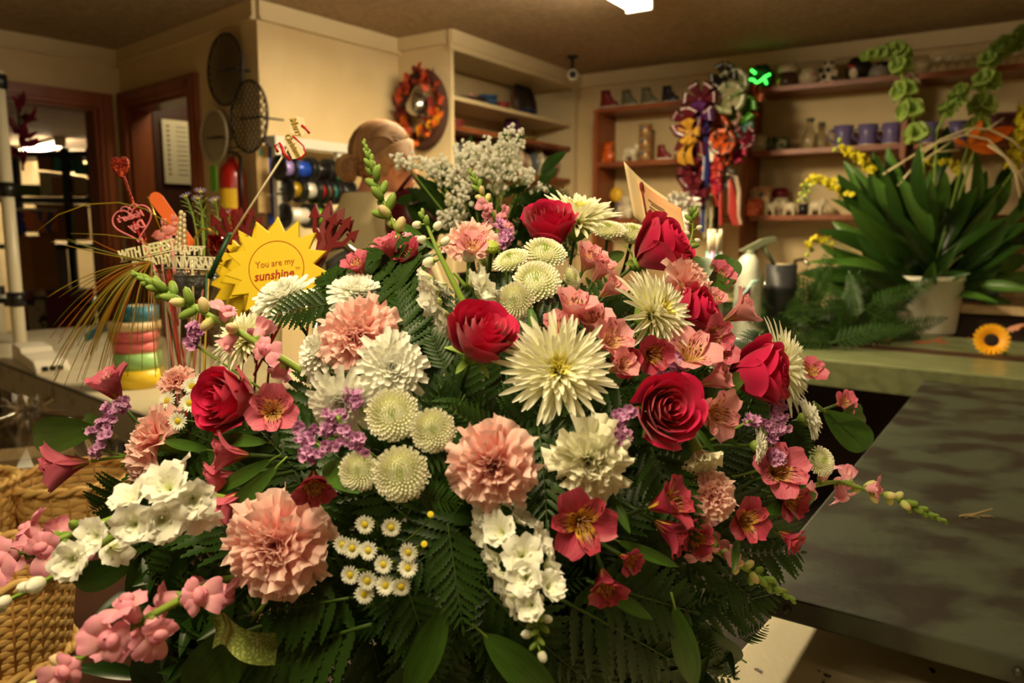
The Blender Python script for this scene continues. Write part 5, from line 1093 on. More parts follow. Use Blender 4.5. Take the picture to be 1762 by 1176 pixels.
# ribbon rack on the cream wall
pr = Plane(pBC.pt(0, 0, .12), pBC.pt(1, 0, .12)); s0 = pr.sz(478, 300)[0]; s1 = pr.sz(640, 300)[0]; zt = pr.sz(540, 256)[1]; zb_ = pr.sz(540, 470)[1]; zt = pr.sz(480, 240)[1]
rackm = M('pale_blue_white_paint', (196, 192, 180), .5); t = thing('ribbon_rack', 'white painted wall rack with horizontal rods of ribbon spools', 'rack', pr.pt(s0, 0), pr.ang); Lr = s1-s0
for s in (0, Lr*.62, Lr): b = MB(); b.box((s, 0, (zt+zb_)/2), (.035, .03, zt-zb_)); b.build('upright', rackm, t, False)
b = MB(); b.box((Lr/2, -.005, zt-.01), (Lr+.06, .05, .045)); b.build('top_rail', rackm, t, False)
b = MB(); b.box((Lr/2, 0, zb_), (Lr+.06, .2, .03)); b.build('bottom_shelf', rackm, t, False)
rowz = [pr.sz(500, 292)[1], pr.sz(500, 328)[1], pr.sz(500, 372)[1]]
for z in rowz: b = MB(); b.tube([(-.03, -.05, z), (Lr, -.05, z)], .006, 8); b.build('rod', blackm, t)
spm = lambda n_, c: M('spool_'+n_, c, .25, .25)
def spool(label, x, row, w, mat, R=None):
    Ps = Plane(pr.pt(0, 0, .05), pr.pt(1, 0, .05)); s = Ps.sz(x, 300)[0]; p = Ps.pt(s, rowz[row]); d_ = (p-CP).dot(FW); hw = px(w/2, d_)/.62*.8; r = px(14, d_); t = thing('ribbon_spool', label, 'ribbon spool', p, pr.ang)
    R = Matrix.Rotation(PI/2, 4, 'Y'); b = MB(); b.lathe([(0, -hw*.9), (r, -hw*.9), (r, hw*.9), (0, hw*.9)], 24, R=R); b.build('ribbon', mat, t)
    for sg in (-1, 1): b = MB(); b.lathe([(0, sg*hw-.003), (r*1.55, sg*hw-.003), (r*1.55, sg*hw+.003), (0, sg*hw+.003)], 28, R=R); b.build('flange', blackm, t)
    return t
for lb, x, row, w, c in (('lilac ribbon spool at the left end of the top rod', 490, 0, 18, (150, 130, 196)), ('shiny blue ribbon spool on the top rod', 515, 0, 28, (30, 66, 170)), ('narrow black spool in the middle of the top rod', 548, 0, 22, (24, 22, 22)), ('green ribbon spool on the top rod', 579, 0, 24, (96, 170, 90)),
    ('gold ribbon spool at the left of the second rod', 502, 1, 18, (150, 120, 30)), ('silver ribbon spool on the second rod', 527, 1, 20, (196, 190, 176)), ('red ribbon spool on the second rod', 547, 1, 10, (190, 30, 30)), ('gold ribbon spool right of the red one', 557, 1, 8, (214, 160, 60)), ('teal ribbon spool on the second rod', 567, 1, 10, (40, 140, 130)), ('black ribbon spool at the right of the second rod', 590, 1, 20, (26, 24, 24)),
    ('long white ribbon spool on the lowest rod', 506, 2, 36, (214, 206, 190)), ('bright green ribbon spool on the lowest rod', 541, 2, 16, (110, 176, 50))): spool(lb, x, row, w, spm(lb[:6], c))
p = Plane(pBC.pt(0, 0, .03), pBC.pt(1, 0, .03)); q0 = p.hit(466, 330); t = thing('blue_ribbon', 'long blue ribbon hanging straight down left of the spool rack', 'ribbon', q0, pBC.ang); b = MB(); b.box((0, 0, -.02), (px(16, 3.5), .004, px(190, 3.5))); b.build('strip', M('blue_ribbon', (30, 50, 130), .4), t, False); b = MB(); b.box((0, -.002, px(96, 3.5)), (.05, .01, .02)); b.build('clip', blackm, t, False)
p1_ = p.hit(452, 290); t = thing('notice_board', 'narrow beige board with a small teal sticker beside the blue ribbon', 'board', p1_, pBC.ang); b = MB(); b.box((0, 0, -.05), (px(26, 3.5), .006, px(120, 3.5))); b.build('board', M('tan_board', (196, 166, 116), .7), t, False); b = MB(); b.box((-.01, -.005, px(28, 3.5)), (.02, .003, .03)); b.build('sticker', M('teal_sticker', (90, 150, 130), .6), t, False)
sh = p.hit(455, 410); t = thing('tape_dispenser', 'brown tape dispenser on a small ledge below the notice board', 'tape dispenser', sh, pBC.ang); b = MB(); b.box((0, -.06, -.02), (.16, .13, .02)); b.build('ledge', rackm, t, False); b = MB(); b.lathe([(.012, -.015), (.035, -.015), (.035, .015), (.012, .015)], 24, c=(0, -.06, .03), R=Matrix.Rotation(PI/2, 4, 'X')); b.build('tape', M('brown_tape', (110, 66, 40), .4), t); b = MB(); b.box((.02, -.06, .0), (.1, .04, .03)); b.build('base', blackm, t, False)
# ---- cabinet contents
crm = M('cream_ceramic', (214, 196, 156), .3); cols = [M('plate_'+str(i), c, .35) for i, c in enumerate([(190, 170, 136), (140, 96, 70), (176, 156, 120), (92, 96, 100), (196, 180, 150), (120, 76, 56)])]
W_c = (Lc-.1); dpl = dep-.04
nP = 20
platew = ['tan', 'brown', 'beige', 'grey', 'cream', 'russet']
for i in range(nP):
    s = .07+(Lc-.16)*i/(nP-1); r = .088+.012*math.sin(i*1.7); q = cabpt(s, dep*.5, cz[2]+.002); c = 2 if i == 99 else i % 6
    t = thing('plate', '%s plate standing on edge in the row on the third cabinet shelf' % platew[c], 'plate', q, pDE.ang, group='%s plates on edge in the cabinet' % platew[c])
    R = Matrix.Rotation(PI/2, 4, 'Y') @ Matrix.Rotation(.12, 4, 'X'); b = memo(('plate', i % 6), lambda: MB().lathe([(0, 0), (.6, 0), (.72, .05), (1, .14), (1, .17), (.7, .09), (.58, .04), (0, .04)], 28).mesh('plate', cols[c]))
    o = inst('dish', b, t, loc=(0, 0, r), rot=R.to_quaternion(), scale=r); 
def stack(label, s, shelf, n, r, h, mat, off=.5, kind='bowl'):
    q = cabpt(s, dep*off, cz[shelf]+.001)
    for i in range(n):
        lab = label+(', topmost of its stack' if i == n-1 else ', lowest of its stack' if i == 0 else '')
        t = thing(kind, lab, kind, (q.x, q.y, q.z+i*h), pDE.ang, group=None if i in (0, n-1) else label); b = MB(); b.lathe([(0, 0), (r*.55, 0), (r*.9, h*.6), (r, h*.95), (r*.93, h*.9), (r*.5, h*.25), (0, h*.2)], 28); b.build('body', mat, t); b = MB(); b.tube([(r*.98*math.cos(a), r*.98*math.sin(a), h*.95) for a in np.linspace(0, 2*PI, 25)], .002, 5, cap=False); b.build('rim', mat, t)
cabS = lambda x, y=200: pDE.sz(x, y)[0]
stack('cream bowl in the left stack on the second cabinet shelf', cabS(793), 1, 5, .07, .022, crm)
stack('rose bowl in the middle of the second cabinet shelf', cabS(822), 1, 3, .065, .02, M('rose_dish', (160, 76, 70), .4))
stack('blue bowl on the top cabinet shelf', cabS(880), 0, 3, .065, .03, M('blue_dish', (60, 90, 130), .3))
stack('red and blue dish right of the blue bowls in the cabinet', cabS(905), 0, 2, .05, .035, M('red_blue_dish', (150, 50, 50), .3))
stack('striped dark dish at the right end of the top cabinet shelf', cabS(945), 0, 3, .06, .022, M('navy_dish', (50, 56, 90), .3))
stack('small yellow-green dish at the right of the second shelf', cabS(945), 1, 2, .07, .02, M('yellow_dish', (150, 140, 70), .4))
def figure(kind, label, cat, p, rz, parts):
    t = thing(kind, label, cat, p, rz)
    for nm, m_, fn in parts: b = MB(); fn(b); b.build(nm, m_, t)
    return t
q = cabpt(cabS(955), dep*.7, cz[0]); figure('round_tray', 'dark round tray leaning at the right end of the top cabinet shelf', 'tray', q, pDE.ang, [('disc', M('dark_tray', (50, 40, 30), .5), lambda b: b.lathe([(0, 0), (.13, 0), (.14, .015), (0, .008)], 32, c=(0, 0, .13), R=Matrix.Rotation(PI/2-.2, 4, 'X'))), ('rim', woodm, lambda b: b.tube([(.138*math.cos(a), .138*math.sin(a)*.2-.01, .13+.138*math.sin(a)) for a in np.linspace(0, 2*PI, 33)], .004, 5, cap=False))])
q = cabpt(cabS(915), dep*.45, cz[1]); figure('purple_vase', 'angular purple vase on the second cabinet shelf', 'vase', q, pDE.ang, [('body', M('purple_glaze', (84, 40, 100), .3), lambda b: b.lathe([(.03, 0), (.07, .0), (.05, .13), (.02, .14)], 4)), ('foot', blackm, lambda b: b.lathe([(0, -.0), (.04, 0), (.04, .006), (0, .006)], 12))])
q = cabpt(cabS(785), dep*.4, cz[0]); figure('bird_figurine', 'dark green bird figurine at the left end of the top cabinet shelf', 'figurine', q, pDE.ang, [('body', M('dark_green_glaze', (50, 56, 30), .4), lambda b: (b.sph((0, 0, .05), (.04, .03, .04), 14), b.sph((.0, 0, .11), (.02, .02, .025), 10), b.tube([(0, 0, .08), (0, 0, .11)], .012, 8))), ('tail', M('grey_glaze', (120, 120, 100), .4), lambda b: b.tube([(.03, 0, .06), (.07, 0, .05), (.1, 0, .08)], [.02, .014, .006], 8))])
q = cabpt(cabS(805), dep*.4, cz[0]); figure('rooster_figurine', 'grey curled bird figurine beside the dark green one', 'figurine', q, pDE.ang, [('body', M('grey_glaze_b', (136, 130, 104), .4), lambda b: (b.sph((0, 0, .035), (.05, .03, .03), 14), b.tube([(.03, 0, .04), (.05, 0, .08), (.03, 0, .1), (.015, 0, .085)], .012, 8))), ('beak', blackm, lambda b: b.sph((.01, 0, .085), .006, 6))])
q = cabpt(cabS(845), dep*.45, cz[0]); figure('dark_platter', 'dark oval platter with a pale bird on top in the cabinet', 'platter', q, pDE.ang, [('dish', M('dark_platter', (60, 44, 36), .4), lambda b: b.lathe([(0, 0), (.1, 0), (.15, .04), (.0, .05)], 28, sy=.6)), ('knob', M('pink_knob', (190, 140, 130), .4), lambda b: b.sph((.03, 0, .065), (.03, .02, .015), 10))])
# wreath and watering can on the cabinet side
wp_ = Plane(K['C'], K['D'], .04); wc = wp_.hit(727, 190); dW = (wc-CP).dot(FW); RW = px(62, dW); t = thing('autumn_wreath', 'autumn leaf wreath in orange and maroon hung on the cabinet side', 'wreath', wc, wp_.ang)
b = MB(); b.tube([(RW*.72*math.cos(a), 0, RW*.95*math.sin(a)) for a in np.linspace(0, 2*PI, 33)], RW*.16, 8, cap=False); b.build('ring', M('twig_brown', (66, 34, 20), .8), t); lc = [M('leaf_'+n_, c, .6) for n_, c in (('orange', (206, 96, 20)), ('maroon', (110, 26, 24)), ('russet', (176, 60, 24)), ('gold', (220, 150, 30)))]
rs = np.random.default_rng(4)
for i in range(90):
    a = rs.uniform(0, 2*PI); r = RW*rs.uniform(.65, 1.0); ci = i % 4 if a > 3.6 else (1 if i % 2 else 2); me = memo(('wl', ci), lambda: leaf_grid(1, .7, .3, -.3, .2, nu=6, nv=3).mesh('leaf', lc[ci]))
    inst('leaf', me, t, loc=(r*.76*math.cos(a), -RW*.16-rs.uniform(0, .02), r*math.sin(a)), rot=Euler((rs.uniform(.6, 2.4), rs.uniform(-1, 1), rs.uniform(0, 6))).to_quaternion(), scale=RW*rs.uniform(.2, .36))
figure('watering_can', 'small silver watering can hanging in the autumn wreath', 'watering can', wc+wp_.n*.05, wp_.ang, [('body', steel, lambda b: b.lathe([(0, 0), (.05, 0), (.06, .03), (.05, .1), (0, .1)], 24, c=(-.02, 0, -.02), R=Matrix.Rotation(.6, 4, 'Y'))), ('spout', steel, lambda b: b.tube([(.02, 0, .0), (.05, 0, -.05), (.06, 0, -.08)], [.012, .009, .014], 10)), ('handle', steel, lambda b: b.tube([(-.05, 0, .06), (.0, 0, .12), (.05, 0, .1), (.05, 0, .05)], .004, 8))])
# security camera on the ceiling
p = onz(985, 97, CEIL); dC = (p-CP).dot(FW)
t = thing('security_camera', 'round white security camera on a black ceiling stem by the cabinet corner', 'camera', p); b = MB(); b.lathe([(0, 0), (.035, 0), (.03, -.012), (0, -.012)], 20); b.tube([(0, 0, -.01), (0, 0, -.07)], .009, 8); b.sph((0, 0, -.075), .016, 10); b.build('mount', blackm, t)
R = (RT*0+V3(0, -.1, 1)).to_track_quat('Z', 'Y').to_matrix().to_4x4(); b = MB(); b.lathe([(0, -.05), (.03, -.05), (.033, .02), (.033, .035), (.022, .036)], 24, c=(0, 0, -.115), R=R); b.build('housing', wp, t); b = MB(); b.lathe([(.0, .034), (.022, .034), (.022, .037), (0, .037)], 20, c=(0, 0, -.115), R=R); b.build('lens', blackm, t)
# ================================================================ goods on the right wall shelves
FA = pEF.ang
def shoe(label, x, u, row, h, mat):
    p = shelfpos(x, u, row, .1); d_ = (p-CP).dot(FW); s = px(h, d_); t = thing('shoe_planter', label, 'planter', p, FA+random.uniform(-.1, .1))
    b = MB(); G = []
    for i, (z, xc, rx, ry) in enumerate([(.12, .12, .55, .22), (.35, .1, .52, .22), (.5, -.02, .38, .2), (.75, -.1, .28, .19), (1.0, -.12, .27, .19)]): G.append([(s*(xc+rx*math.cos(a)), s*ry*math.sin(a), s*z) for a in np.arange(20)*2*PI/20])
    b.grid(np.array(G), wrap=True, cap=True); b.build('upper', mat, t); b = MB(); G = [[(s*(.12+.58*math.cos(a)), s*.24*math.sin(a), s*z) for a in np.arange(20)*2*PI/20] for z in (0, .16)]; b.grid(np.array(G), wrap=True, cap=True); b.build('sole', whitem, t)
    b = MB()
    for i in range(4): b.tube([(s*(.1+.06*i-.1), -s*.19, s*(.8-.12*i)), (s*(.22+.07*i-.1), s*.0, s*(.85-.12*i))], s*.015, 5)
    b.build('laces', whitem, t)
cer = lambda n_, c, r=.3: M('ceramic_'+n_, c, r)
cr_red, cr_grey, cr_navy = cer('red', (120, 30, 34)), cer('sage', (110, 106, 84)), cer('navy', (34, 34, 46))
shoe('dark red ceramic shoe planter at the left end of the top shelf', 1045, 0, 0, 32, cr_red); shoe('grey-green ceramic shoe planter, left of the two on the top shelf', 1080, 0, 0, 30, cr_grey); shoe('grey-green ceramic shoe planter, right of the two on the top shelf', 1114, 0, 0, 30, cr_grey); shoe('navy ceramic shoe planter on the top shelf', 1150, 0, 0, 30, cr_navy)
shoe('dark red ceramic shoe planter beside the stacked tins', 1140, 0, 1, 26, cr_red)
wcm, bkm = cer('white', (214, 200, 170)), cer('black', (26, 22, 22))
def animal(label, kind, x, u, row, h, mat, face=1, spots=None, trunk=False, ears='round', sitting=False, rz=0):
    p = shelfpos(x, u, row, .12); d_ = (p-CP).dot(FW); s = px(h, d_); t = thing(kind, label, 'figurine', p, FA+rz); b = MB()
    if sitting:
        b.sph((0, 0, .32*s), (.34*s, .3*s, .34*s), 16); b.sph((0, -.05*s, .76*s), (.27*s, .25*s, .25*s), 16)
        for sx in (-1, 1): b.sph((sx*.2*s, -.22*s, .1*s), (.12*s, .14*s, .1*s), 10); b.sph((sx*.2*s, 0, .97*s), (.09*s, .05*s, .1*s), 8); b.sph((sx*.3*s, -.12*s, .42*s), (.08*s, .1*s, .16*s), 8)
    else:
        b.sph((0, 0, .55*s), (.46*s, .3*s, .32*s), 16); b.sph((face*.42*s, 0, .78*s), (.24*s, .22*s, .24*s), 14)
        for sx in (-1, 1):
            for sy in (-1, 1): b.tube([(sx*.27*s, sy*.16*s, 0), (sx*.27*s, sy*.16*s, .45*s)], .1*s, 10)
            b.sph((face*.36*s, sx*.2*s, .86*s), (.12*s, .04*s, .15*s), 8)
        if trunk: b.tube([(face*.6*s, 0, .72*s), (face*.74*s, 0, .5*s), (face*.72*s, 0, .3*s)], [.1*s, .07*s, .05*s], 8)
    o = b.build('body', mat, t)
    rm = o.modifiers.new('r', 'REMESH'); rm.mode = 'VOXEL'; rm.voxel_size = max(.0025, .05*s); rm.use_smooth_shade = True
    b = MB()
    for sx in (-1, 1): b.sph(((sx*.1*s), -.29*s, .8*s) if sitting else (face*.56*s, sx*.14*s-.02*s, .84*s), .035*s, 6)
    b.build('eyes', blackm, t)
    if spots:
        b = MB()
        for (a, c_, r_) in spots: b.sph((a*s, -.27*s, c_*s), (r_*s, .09*s, r_*s), 10)
        b.build('patches', bkm, t)
    return t
animal('orange seated cat figurine at the left end of the middle shelf', 'cat_figurine', 1047, 0, 1, 36, cer('orange', (200, 88, 24)), sitting=True)
animal('white standing pony figurine right of the orange cat', 'pony_figurine', 1084, 0, 1, 32, wcm)
animal('white seated bear figurine at the left of the lowest shelf', 'bear_figurine', 1078, 0, 2, 40, wcm, sitting=True)
animal('black and white spotted panda bank on the top shelf', 'panda_bank', 1426, 1, 0, 42, wcm, sitting=True, spots=[(-.15, .3, .12), (.2, .2, .1), (0, .55, .1), (-.12, .82, .07), (.12, .82, .07), (-.28, .55, .1)])
animal('white elephant figurine, left of the three on the lowest middle shelf', 'elephant_figurine', 1324, 1, 2, 27, wcm, trunk=True)
animal('white elephant figurine, middle of the three on the lowest middle shelf', 'elephant_figurine', 1358, 1, 2, 26, wcm, trunk=True, face=-1)
animal('white elephant figurine, right of the three, partly behind the yellow flowers', 'elephant_figurine', 1404, 1, 2, 28, wcm, trunk=True)
def lathe_item(kind, label, cat, x, u, row, w, prof, mat, extra=None, off=.12, part='body'):
    p = shelfpos(x, u, row, off); d_ = (p-CP).dot(FW); s = px(w, d_); t = thing(kind, label, cat, p, FA); b = MB(); b.lathe([(a*s, c_*s) for a, c_ in prof], 28); b.build(part, mat, t)
    if extra: extra(t, s)
    return t
def lid(m_, z, r=.5, h=.12): return lambda t, s: (MB().lathe([(0, (z)*s), (r*s, z*s), (r*s*.9, (z+h)*s), (0, (z+h)*s)], 24).build('lid', m_, t))
can = [(0, 0), (.5, 0), (.5, .95), (0, .95)]; tinm = M('tin_gold_print', (176, 120, 70), .35, .3, c2=(206, 170, 120), scale=30, lo=.45, hi=.55); bd = M('blue_badge', (40, 110, 150), .5)
def badge(t, s): MB().sph((0, -.5*s, .6*s), (.14*s, .03*s, .14*s), 10).build('badge', bd, t)
for i, (x, yb, lb) in enumerate(((1110, 0, 'printed tin lowest of the stack of three beside the pony'), (1110, 1, 'printed tin in the middle of the stack of three'), (1110, 2, 'printed tin topmost of the stack of three'))):
    t = lathe_item('tin', lb, 'tin', x, 0, 1, 23, can, tinm, badge); t.location.z += yb*px(22.5, 4.6)
t = lathe_item('mug', 'rose-printed white mug at the left end of the lowest shelf', 'mug', 1036, 0, 2, 24, [(0, 0), (.4, 0), (.48, .9), (.44, .9), (.38, .1), (0, .08)], wcm, lambda t, s: (MB().tube([(.46*s, 0, .7*s), (.7*s, 0, .7*s), (.72*s, 0, .35*s), (.46*s, 0, .25*s)], .05*s, 8).build('handle', wcm, t), MB().sph((0, -.42*s, .45*s), (.16*s, .06*s, .14*s), 10).build('printed_rose', redm, t)))
lathe_item('flower_ornament', 'yellow flower ornament behind the rose mug', 'ornament', 1060, 0, 2, 26, [(0, 0), (.2, 0), (.08, .3), (.06, 1.3)], M('ornament_stem', (60, 90, 40), .5), lambda t, s: (MB().sph((0, 0, 1.6*s), (.5*s, .25*s, .5*s), 12).build('flower', M('yellow_bloom', (214, 170, 40), .5), t)))
lathe_item('lilac_ornament', 'lilac figurine next to the yellow flower ornament', 'ornament', 1066, 0, 2, 18, [(0, 0), (.4, 0), (.5, .5), (.2, 1.0), (.3, 1.4), (0, 1.7)], M('lilac_glaze', (150, 110, 150), .4), lid(wcm, 1.6, .2))
# neon clover
p = shelfpos(1308, 1, 0, .12); d_ = (p-CP).dot(FW); s = px(26, d_); t = thing('clover_light', 'dark green clover sign with lit neon green strokes on the top shelf', 'sign', p, FA); gm = M('dark_green_foil', (8, 56, 26), .35)
b = MB()
for a in (PI/2, PI/2+2*PI/3-.3, PI/2-2*PI/3+.3): 
    for q in (-.38, .38): b.sph((s*.5*math.cos(a+q), 0, s*.85+s*.5*math.sin(a+q)), (s*.42, .03, s*.42), 16)
b.box((0, 0, .15*s), (.3*s, .05, .4*s)); b.build('clover', gm, t)
b = MB(); b.box((0, 0, .006), (s*1.3, .09, .012)); b.build('base', gm, t, False)
neon = M('neon_green', (70, 255, 80), .4, emit=2.6); y_ = -.045
for pts in ([(-.5, 1.35), (-.2, 1.1)], [(-.6, .75), (-.35, .72), (-.1, .5), (.15, .6), (.4, .82), (.75, .95)], [(.35, .78), (.55, .35)]): b = MB(); b.tube([(a*s, y_, c_*s) for a, c_ in pts], s*.075, 8); b.build('neon_tube', neon, t)
lathe_item('cookie_jar', 'brown jar with a white lid right of the clover sign', 'jar', 1354, 1, 0, 34, [(0, 0), (.42, 0), (.48, .3), (.42, .75), (.0, .8)], cer('brown', (80, 50, 36)), lambda t, s: (MB().lathe([(.45*s, .76*s), (.48*s, .95*s), (.4*s, 1.15*s), (0, 1.17*s)], 24).build('lid', wcm, t), MB().sph((-.32*s, -.3*s, .3*s), (.14*s, .08*s, .22*s), 8).build('banana_trim', M('banana_yellow', (200, 170, 60), .5), t)))
lathe_item('piggy_bank', 'round white piggy bank beside the spotted panda', 'piggy bank', 1391, 1, 0, 36, [(0, .03), (.3, .05), (.46, .35), (.46, .55), (.3, .82), (0, .9)], wcm, lambda t, s: (MB().sph((.25*s, -.38*s, .5*s), (.12*s, .1*s, .1*s), 10).build('snout', M('pink_glaze', (206, 150, 140), .3), t), MB().lathe([(0, 0), (.3*s, 0), (.3*s, .06*s), (0, .06*s)], 16).build('feet', wcm, t)))
lathe_item('helmet_bank', 'black round bird bank with a white and red face on the top shelf', 'bank', 1477, 1, 0, 46, [(0, 0), (.36, .02), (.5, .35), (.46, .62), (.3, .85), (0, .93)], bkm, lambda t, s: (MB().sph((-.1*s, -.33*s, .3*s), (.2*s, .2*s, .24*s), 12).build('white_face', wcm, t), MB().sph((-.2*s, -.45*s, .52*s), (.16*s, .08*s, .07*s), 8).build('red_band', redm, t)))
lathe_item('whale_bank', 'grey and white bank right of the black bird bank', 'bank', 1513, 1, 0, 40, [(0, 0), (.45, .02), (.5, .25), (.42, .5), (.2, .68), (0, .7)], cer('grey', (130, 124, 110)), lambda t, s: (MB().sph((.1*s, -.1*s, .55*s), (.34*s, .3*s, .2*s), 12).build('dark_cap', bkm, t)))
lathe_item('glass_globe', 'clear round glass globe at the left of the glasses on the top shelf', 'glass globe', 1584, 2, 0, 36, [(.2, 0), (.25, .05), (.5, .4), (.5, .7), (.3, .98), (.2, 1.0)], glassm, lambda t, s: (MB().lathe([(.28*s, 0), (.3*s, .06*s), (.2*s, .08*s)], 20).build('foot', glassm, t)))
for i in range(10): lathe_item('wine_glass', 'clear stemmed glass in the row on the right end of the top shelf', 'glass', 1612+i*17, 2, 0, 17, [(.4, 0), (.06, .06), (.05, .7), (.4, 1.1), (.48, 1.5), (.42, 1.9)], glassm, lambda t, s: (MB().lathe([(0, 0), (.42*s, 0), (.4*s, .04*s), (0, .05*s)], 16).build('foot', glassm, t)))
for o in [o for o in C.objects if o.name.startswith('wine_glass')]: o['group'] = 'stemmed glasses on the top right shelf'
lathe_item('white_jar', 'white lidded jar on the middle shelf beside the ribbon bows', 'jar', 1306, 1, 1, 32, [(0, 0), (.45, 0), (.48, .4), (.46, .78), (0, .82)], wcm, lambda t, s: (MB().lathe([(.46*s, .78*s), (.3*s, .9*s), (0, .92*s)], 20).build('lid', wcm, t), MB().sph((0, 0, .98*s), .07*s, 8).build('knob', wcm, t)))
lathe_item('marbled_candle', 'dark green and white marbled candle right of the white jar', 'candle', 1340, 1, 1, 38, [(0, 0), (.5, 0), (.5, .62), (0, .62)], M('marble_green', (40, 50, 30), .4, c2=(150, 150, 110), scale=40, lo=.5, hi=.6), lambda t, s: (MB().tube([(0, 0, .6*s), (0, 0, .68*s)], .01*s, 5).build('wick', blackm, t)))
for lb, x, w in (('clear glass jug with a dark stopper on the middle shelf', 1392, 28), ('clear glass bottle right of the jug on the middle shelf', 1412, 24)): lathe_item('glass_jug', lb, 'jug', x, 1, 1, w, [(0, .02), (.5, .0), (.52, .5), (.46, .9), (.2, 1.3), (.18, 1.7), (.22, 1.75)], glassm, lambda t, s: (MB().lathe([(0, 1.72*s), (.24*s, 1.7*s), (.24*s, 1.9*s), (0, 1.9*s)], 16).build('stopper', M('grey_stopper', (90, 84, 70), .5), t)))
lm = cer('lilac', (104, 92, 140))
for lb, x, u, sg in (('lilac pitcher mug, leftmost of the three on the middle shelf', 1450, 1, -1), ('lilac pitcher mug, middle of the three on the middle shelf', 1492, 1, -1), ('lilac pitcher mug, rightmost of the three, next to the divider', 1533, 1, -1), ('lilac pitcher mug right of the divider behind the bells of Ireland', 1596, 2, -1), ('lilac pitcher mug farthest right behind the bells of Ireland', 1648, 2, 1)):
    lathe_item('lilac_mug', lb, 'mug', x, u, 1, 38, [(0, 0), (.36, 0), (.4, .1), (.36, .55), (.44, .98), (.41, .98), (.33, .5), (.36, .12), (0, .1)], lm, lambda t, s: (MB().tube([(sg*.38*s, 0, .8*s), (sg*.62*s, 0, .78*s), (sg*.66*s, 0, .5*s), (sg*.36*s, 0, .22*s)], .045*s, 8).build('handle', lm, t), MB().lathe([(.34*s, 0), (.38*s, .0), (.4*s, .1*s), (.37*s, .12*s)], 24).build('bare_foot', crm, t)))
lathe_item('purple_glass_bowl', 'purple glass bowl at the right end of the middle shelf', 'bowl', 1722, 2, 1, 66, [(0, 0), (.2, .02), (.46, .3), (.5, .5), (.4, .62), (.44, .66)], M('purple_glass', (120, 70, 90), .1, .2), lambda t, s: (MB().lathe([(.42*s, .64*s), (.46*s, .68*s), (.4*s, .68*s)], 20).build('rim', M('purple_rim', (150, 100, 120), .1), t)))
def boxitem(kind, label, x, u, row, w, h, mat, lift=0, off=.12, lidm=None):
    p = shelfpos(x, u, row, off); d_ = (p-CP).dot(FW); w_, h_ = px(w, d_), px(h, d_); t = thing(kind, label, 'tin', (p.x, p.y, p.z+px(lift, d_)), FA); b = MB(); b.box((0, 0, h_/2), (w_, w_*.8, h_)); b.build('body', mat, t, False); b = MB(); b.box((0, 0, h_-.004), (w_*1.04, w_*.84, .012)); b.build('lid', lidm or mat, t, False); badge_ = MB(); badge_.sph((0, -w_*.4, h_*.5), (w_*.14, .003, w_*.14), 10); badge_.build('badge', bd, t)
flo = M('floral_print', (206, 140, 110), .5, c2=(214, 190, 150), scale=40, lo=.45, hi=.55); pol = M('polka_red', (214, 84, 60), .5, c2=(230, 130, 100), scale=60, lo=.5, hi=.54)
boxitem('square_tin', 'cream printed tin on the lowest shelf behind the polka tin', 1286, 1, 2, 22, 44, M('cream_print', (190, 160, 110), .6)); boxitem('square_tin', 'floral tin above the pale one beside the red-topped figurine', 1311, 1, 2, 26, 24, flo, 24); boxitem('square_tin', 'pale tin below the floral one beside the red-topped figurine', 1311, 1, 2, 24, 24, M('pale_print', (196, 176, 130), .6))
lathe_item('polka_tin', 'red tin with orange dots at the left end of the lowest middle shelf', 'tin', 1297, 1, 2, 27, [(0, 0), (.5, 0), (.5, 1), (0, 1)], pol, lid(pol, .98, .51, .05), off=.04)
lathe_item('hat_figurine', 'white figurine with a dark red hat on the lowest middle shelf', 'figurine', 1342, 1, 2, 32, [(0, 0), (.35, 0), (.42, .5), (.4, .95), (0, 1.0)], wcm, lambda t, s: (MB().lathe([(0, 1.5*s), (.35*s, 1.45*s), (.48*s, 1.2*s), (.46*s, 1.0*s), (0, .98*s)], 24).build('hat', cr_red, t)), off=.2)
lathe_item('small_dark_pot', 'small dark pot with a pale top between the elephants', 'pot', 1382, 1, 2, 16, [(0, 0), (.45, 0), (.5, 1.2), (0, 1.2)], bkm, lid(wcm, 1.2, .55, .9))
# ---- ribbon bows hanging in front of the shelves
def bow(label, x, y, size, mat, tails=2, tl=1.2, d=4.25, loops=6, wd=.34, tw=.25):
    t = thing('ribbon_bow', label, 'bow', at(x, y, d), FA+random.uniform(-.3, .3)); s = px(size/2, d); rs = np.random.default_rng(int(x*7+y))
    for i in range(loops):
        a = i*2*PI/loops+rs.uniform(-.2, .2); b = MB(); G = []; ex = Vector((math.cos(a), -.25, math.sin(a))).normalized(); sd = Vector((-math.sin(a), 0, math.cos(a)))
        for q in np.linspace(0, 1, 12):
            r = s*math.sin(q*PI)**.7; nrm = s*.3*math.sin(q*2*PI); c_ = ex*r+Vector((0, -1, 0))*nrm; w_ = s*wd*(.25+.75*math.sin(q*PI)); G.append([tuple(c_-sd*w_), tuple(c_), tuple(c_+sd*w_)])
        b.grid(np.array(G)); b.build('loop', mat, t)
    b = MB(); b.sph((0, -.01, 0), s*.2, 10); b.build('knot', mat, t)
    for i in range(tails):
        b = MB(); x0 = s*rs.uniform(-.3, .3); G = []
        for q in np.linspace(0, 1, 9): xx = x0*(1+q)+s*.1*math.sin(q*5+i); G.append([(xx-s*tw, -.01+.02*math.sin(q*6), -q*tl*2*s), (xx+s*tw, -.01+.02*math.sin(q*6+1), -q*tl*2*s-(s*.2 if q == 1 else 0))])
        b.grid(np.array(G)); b.build('tail', mat, t)
sat = lambda n_, c, r=.3, **k: M('satin_'+n_, c, r, **k)
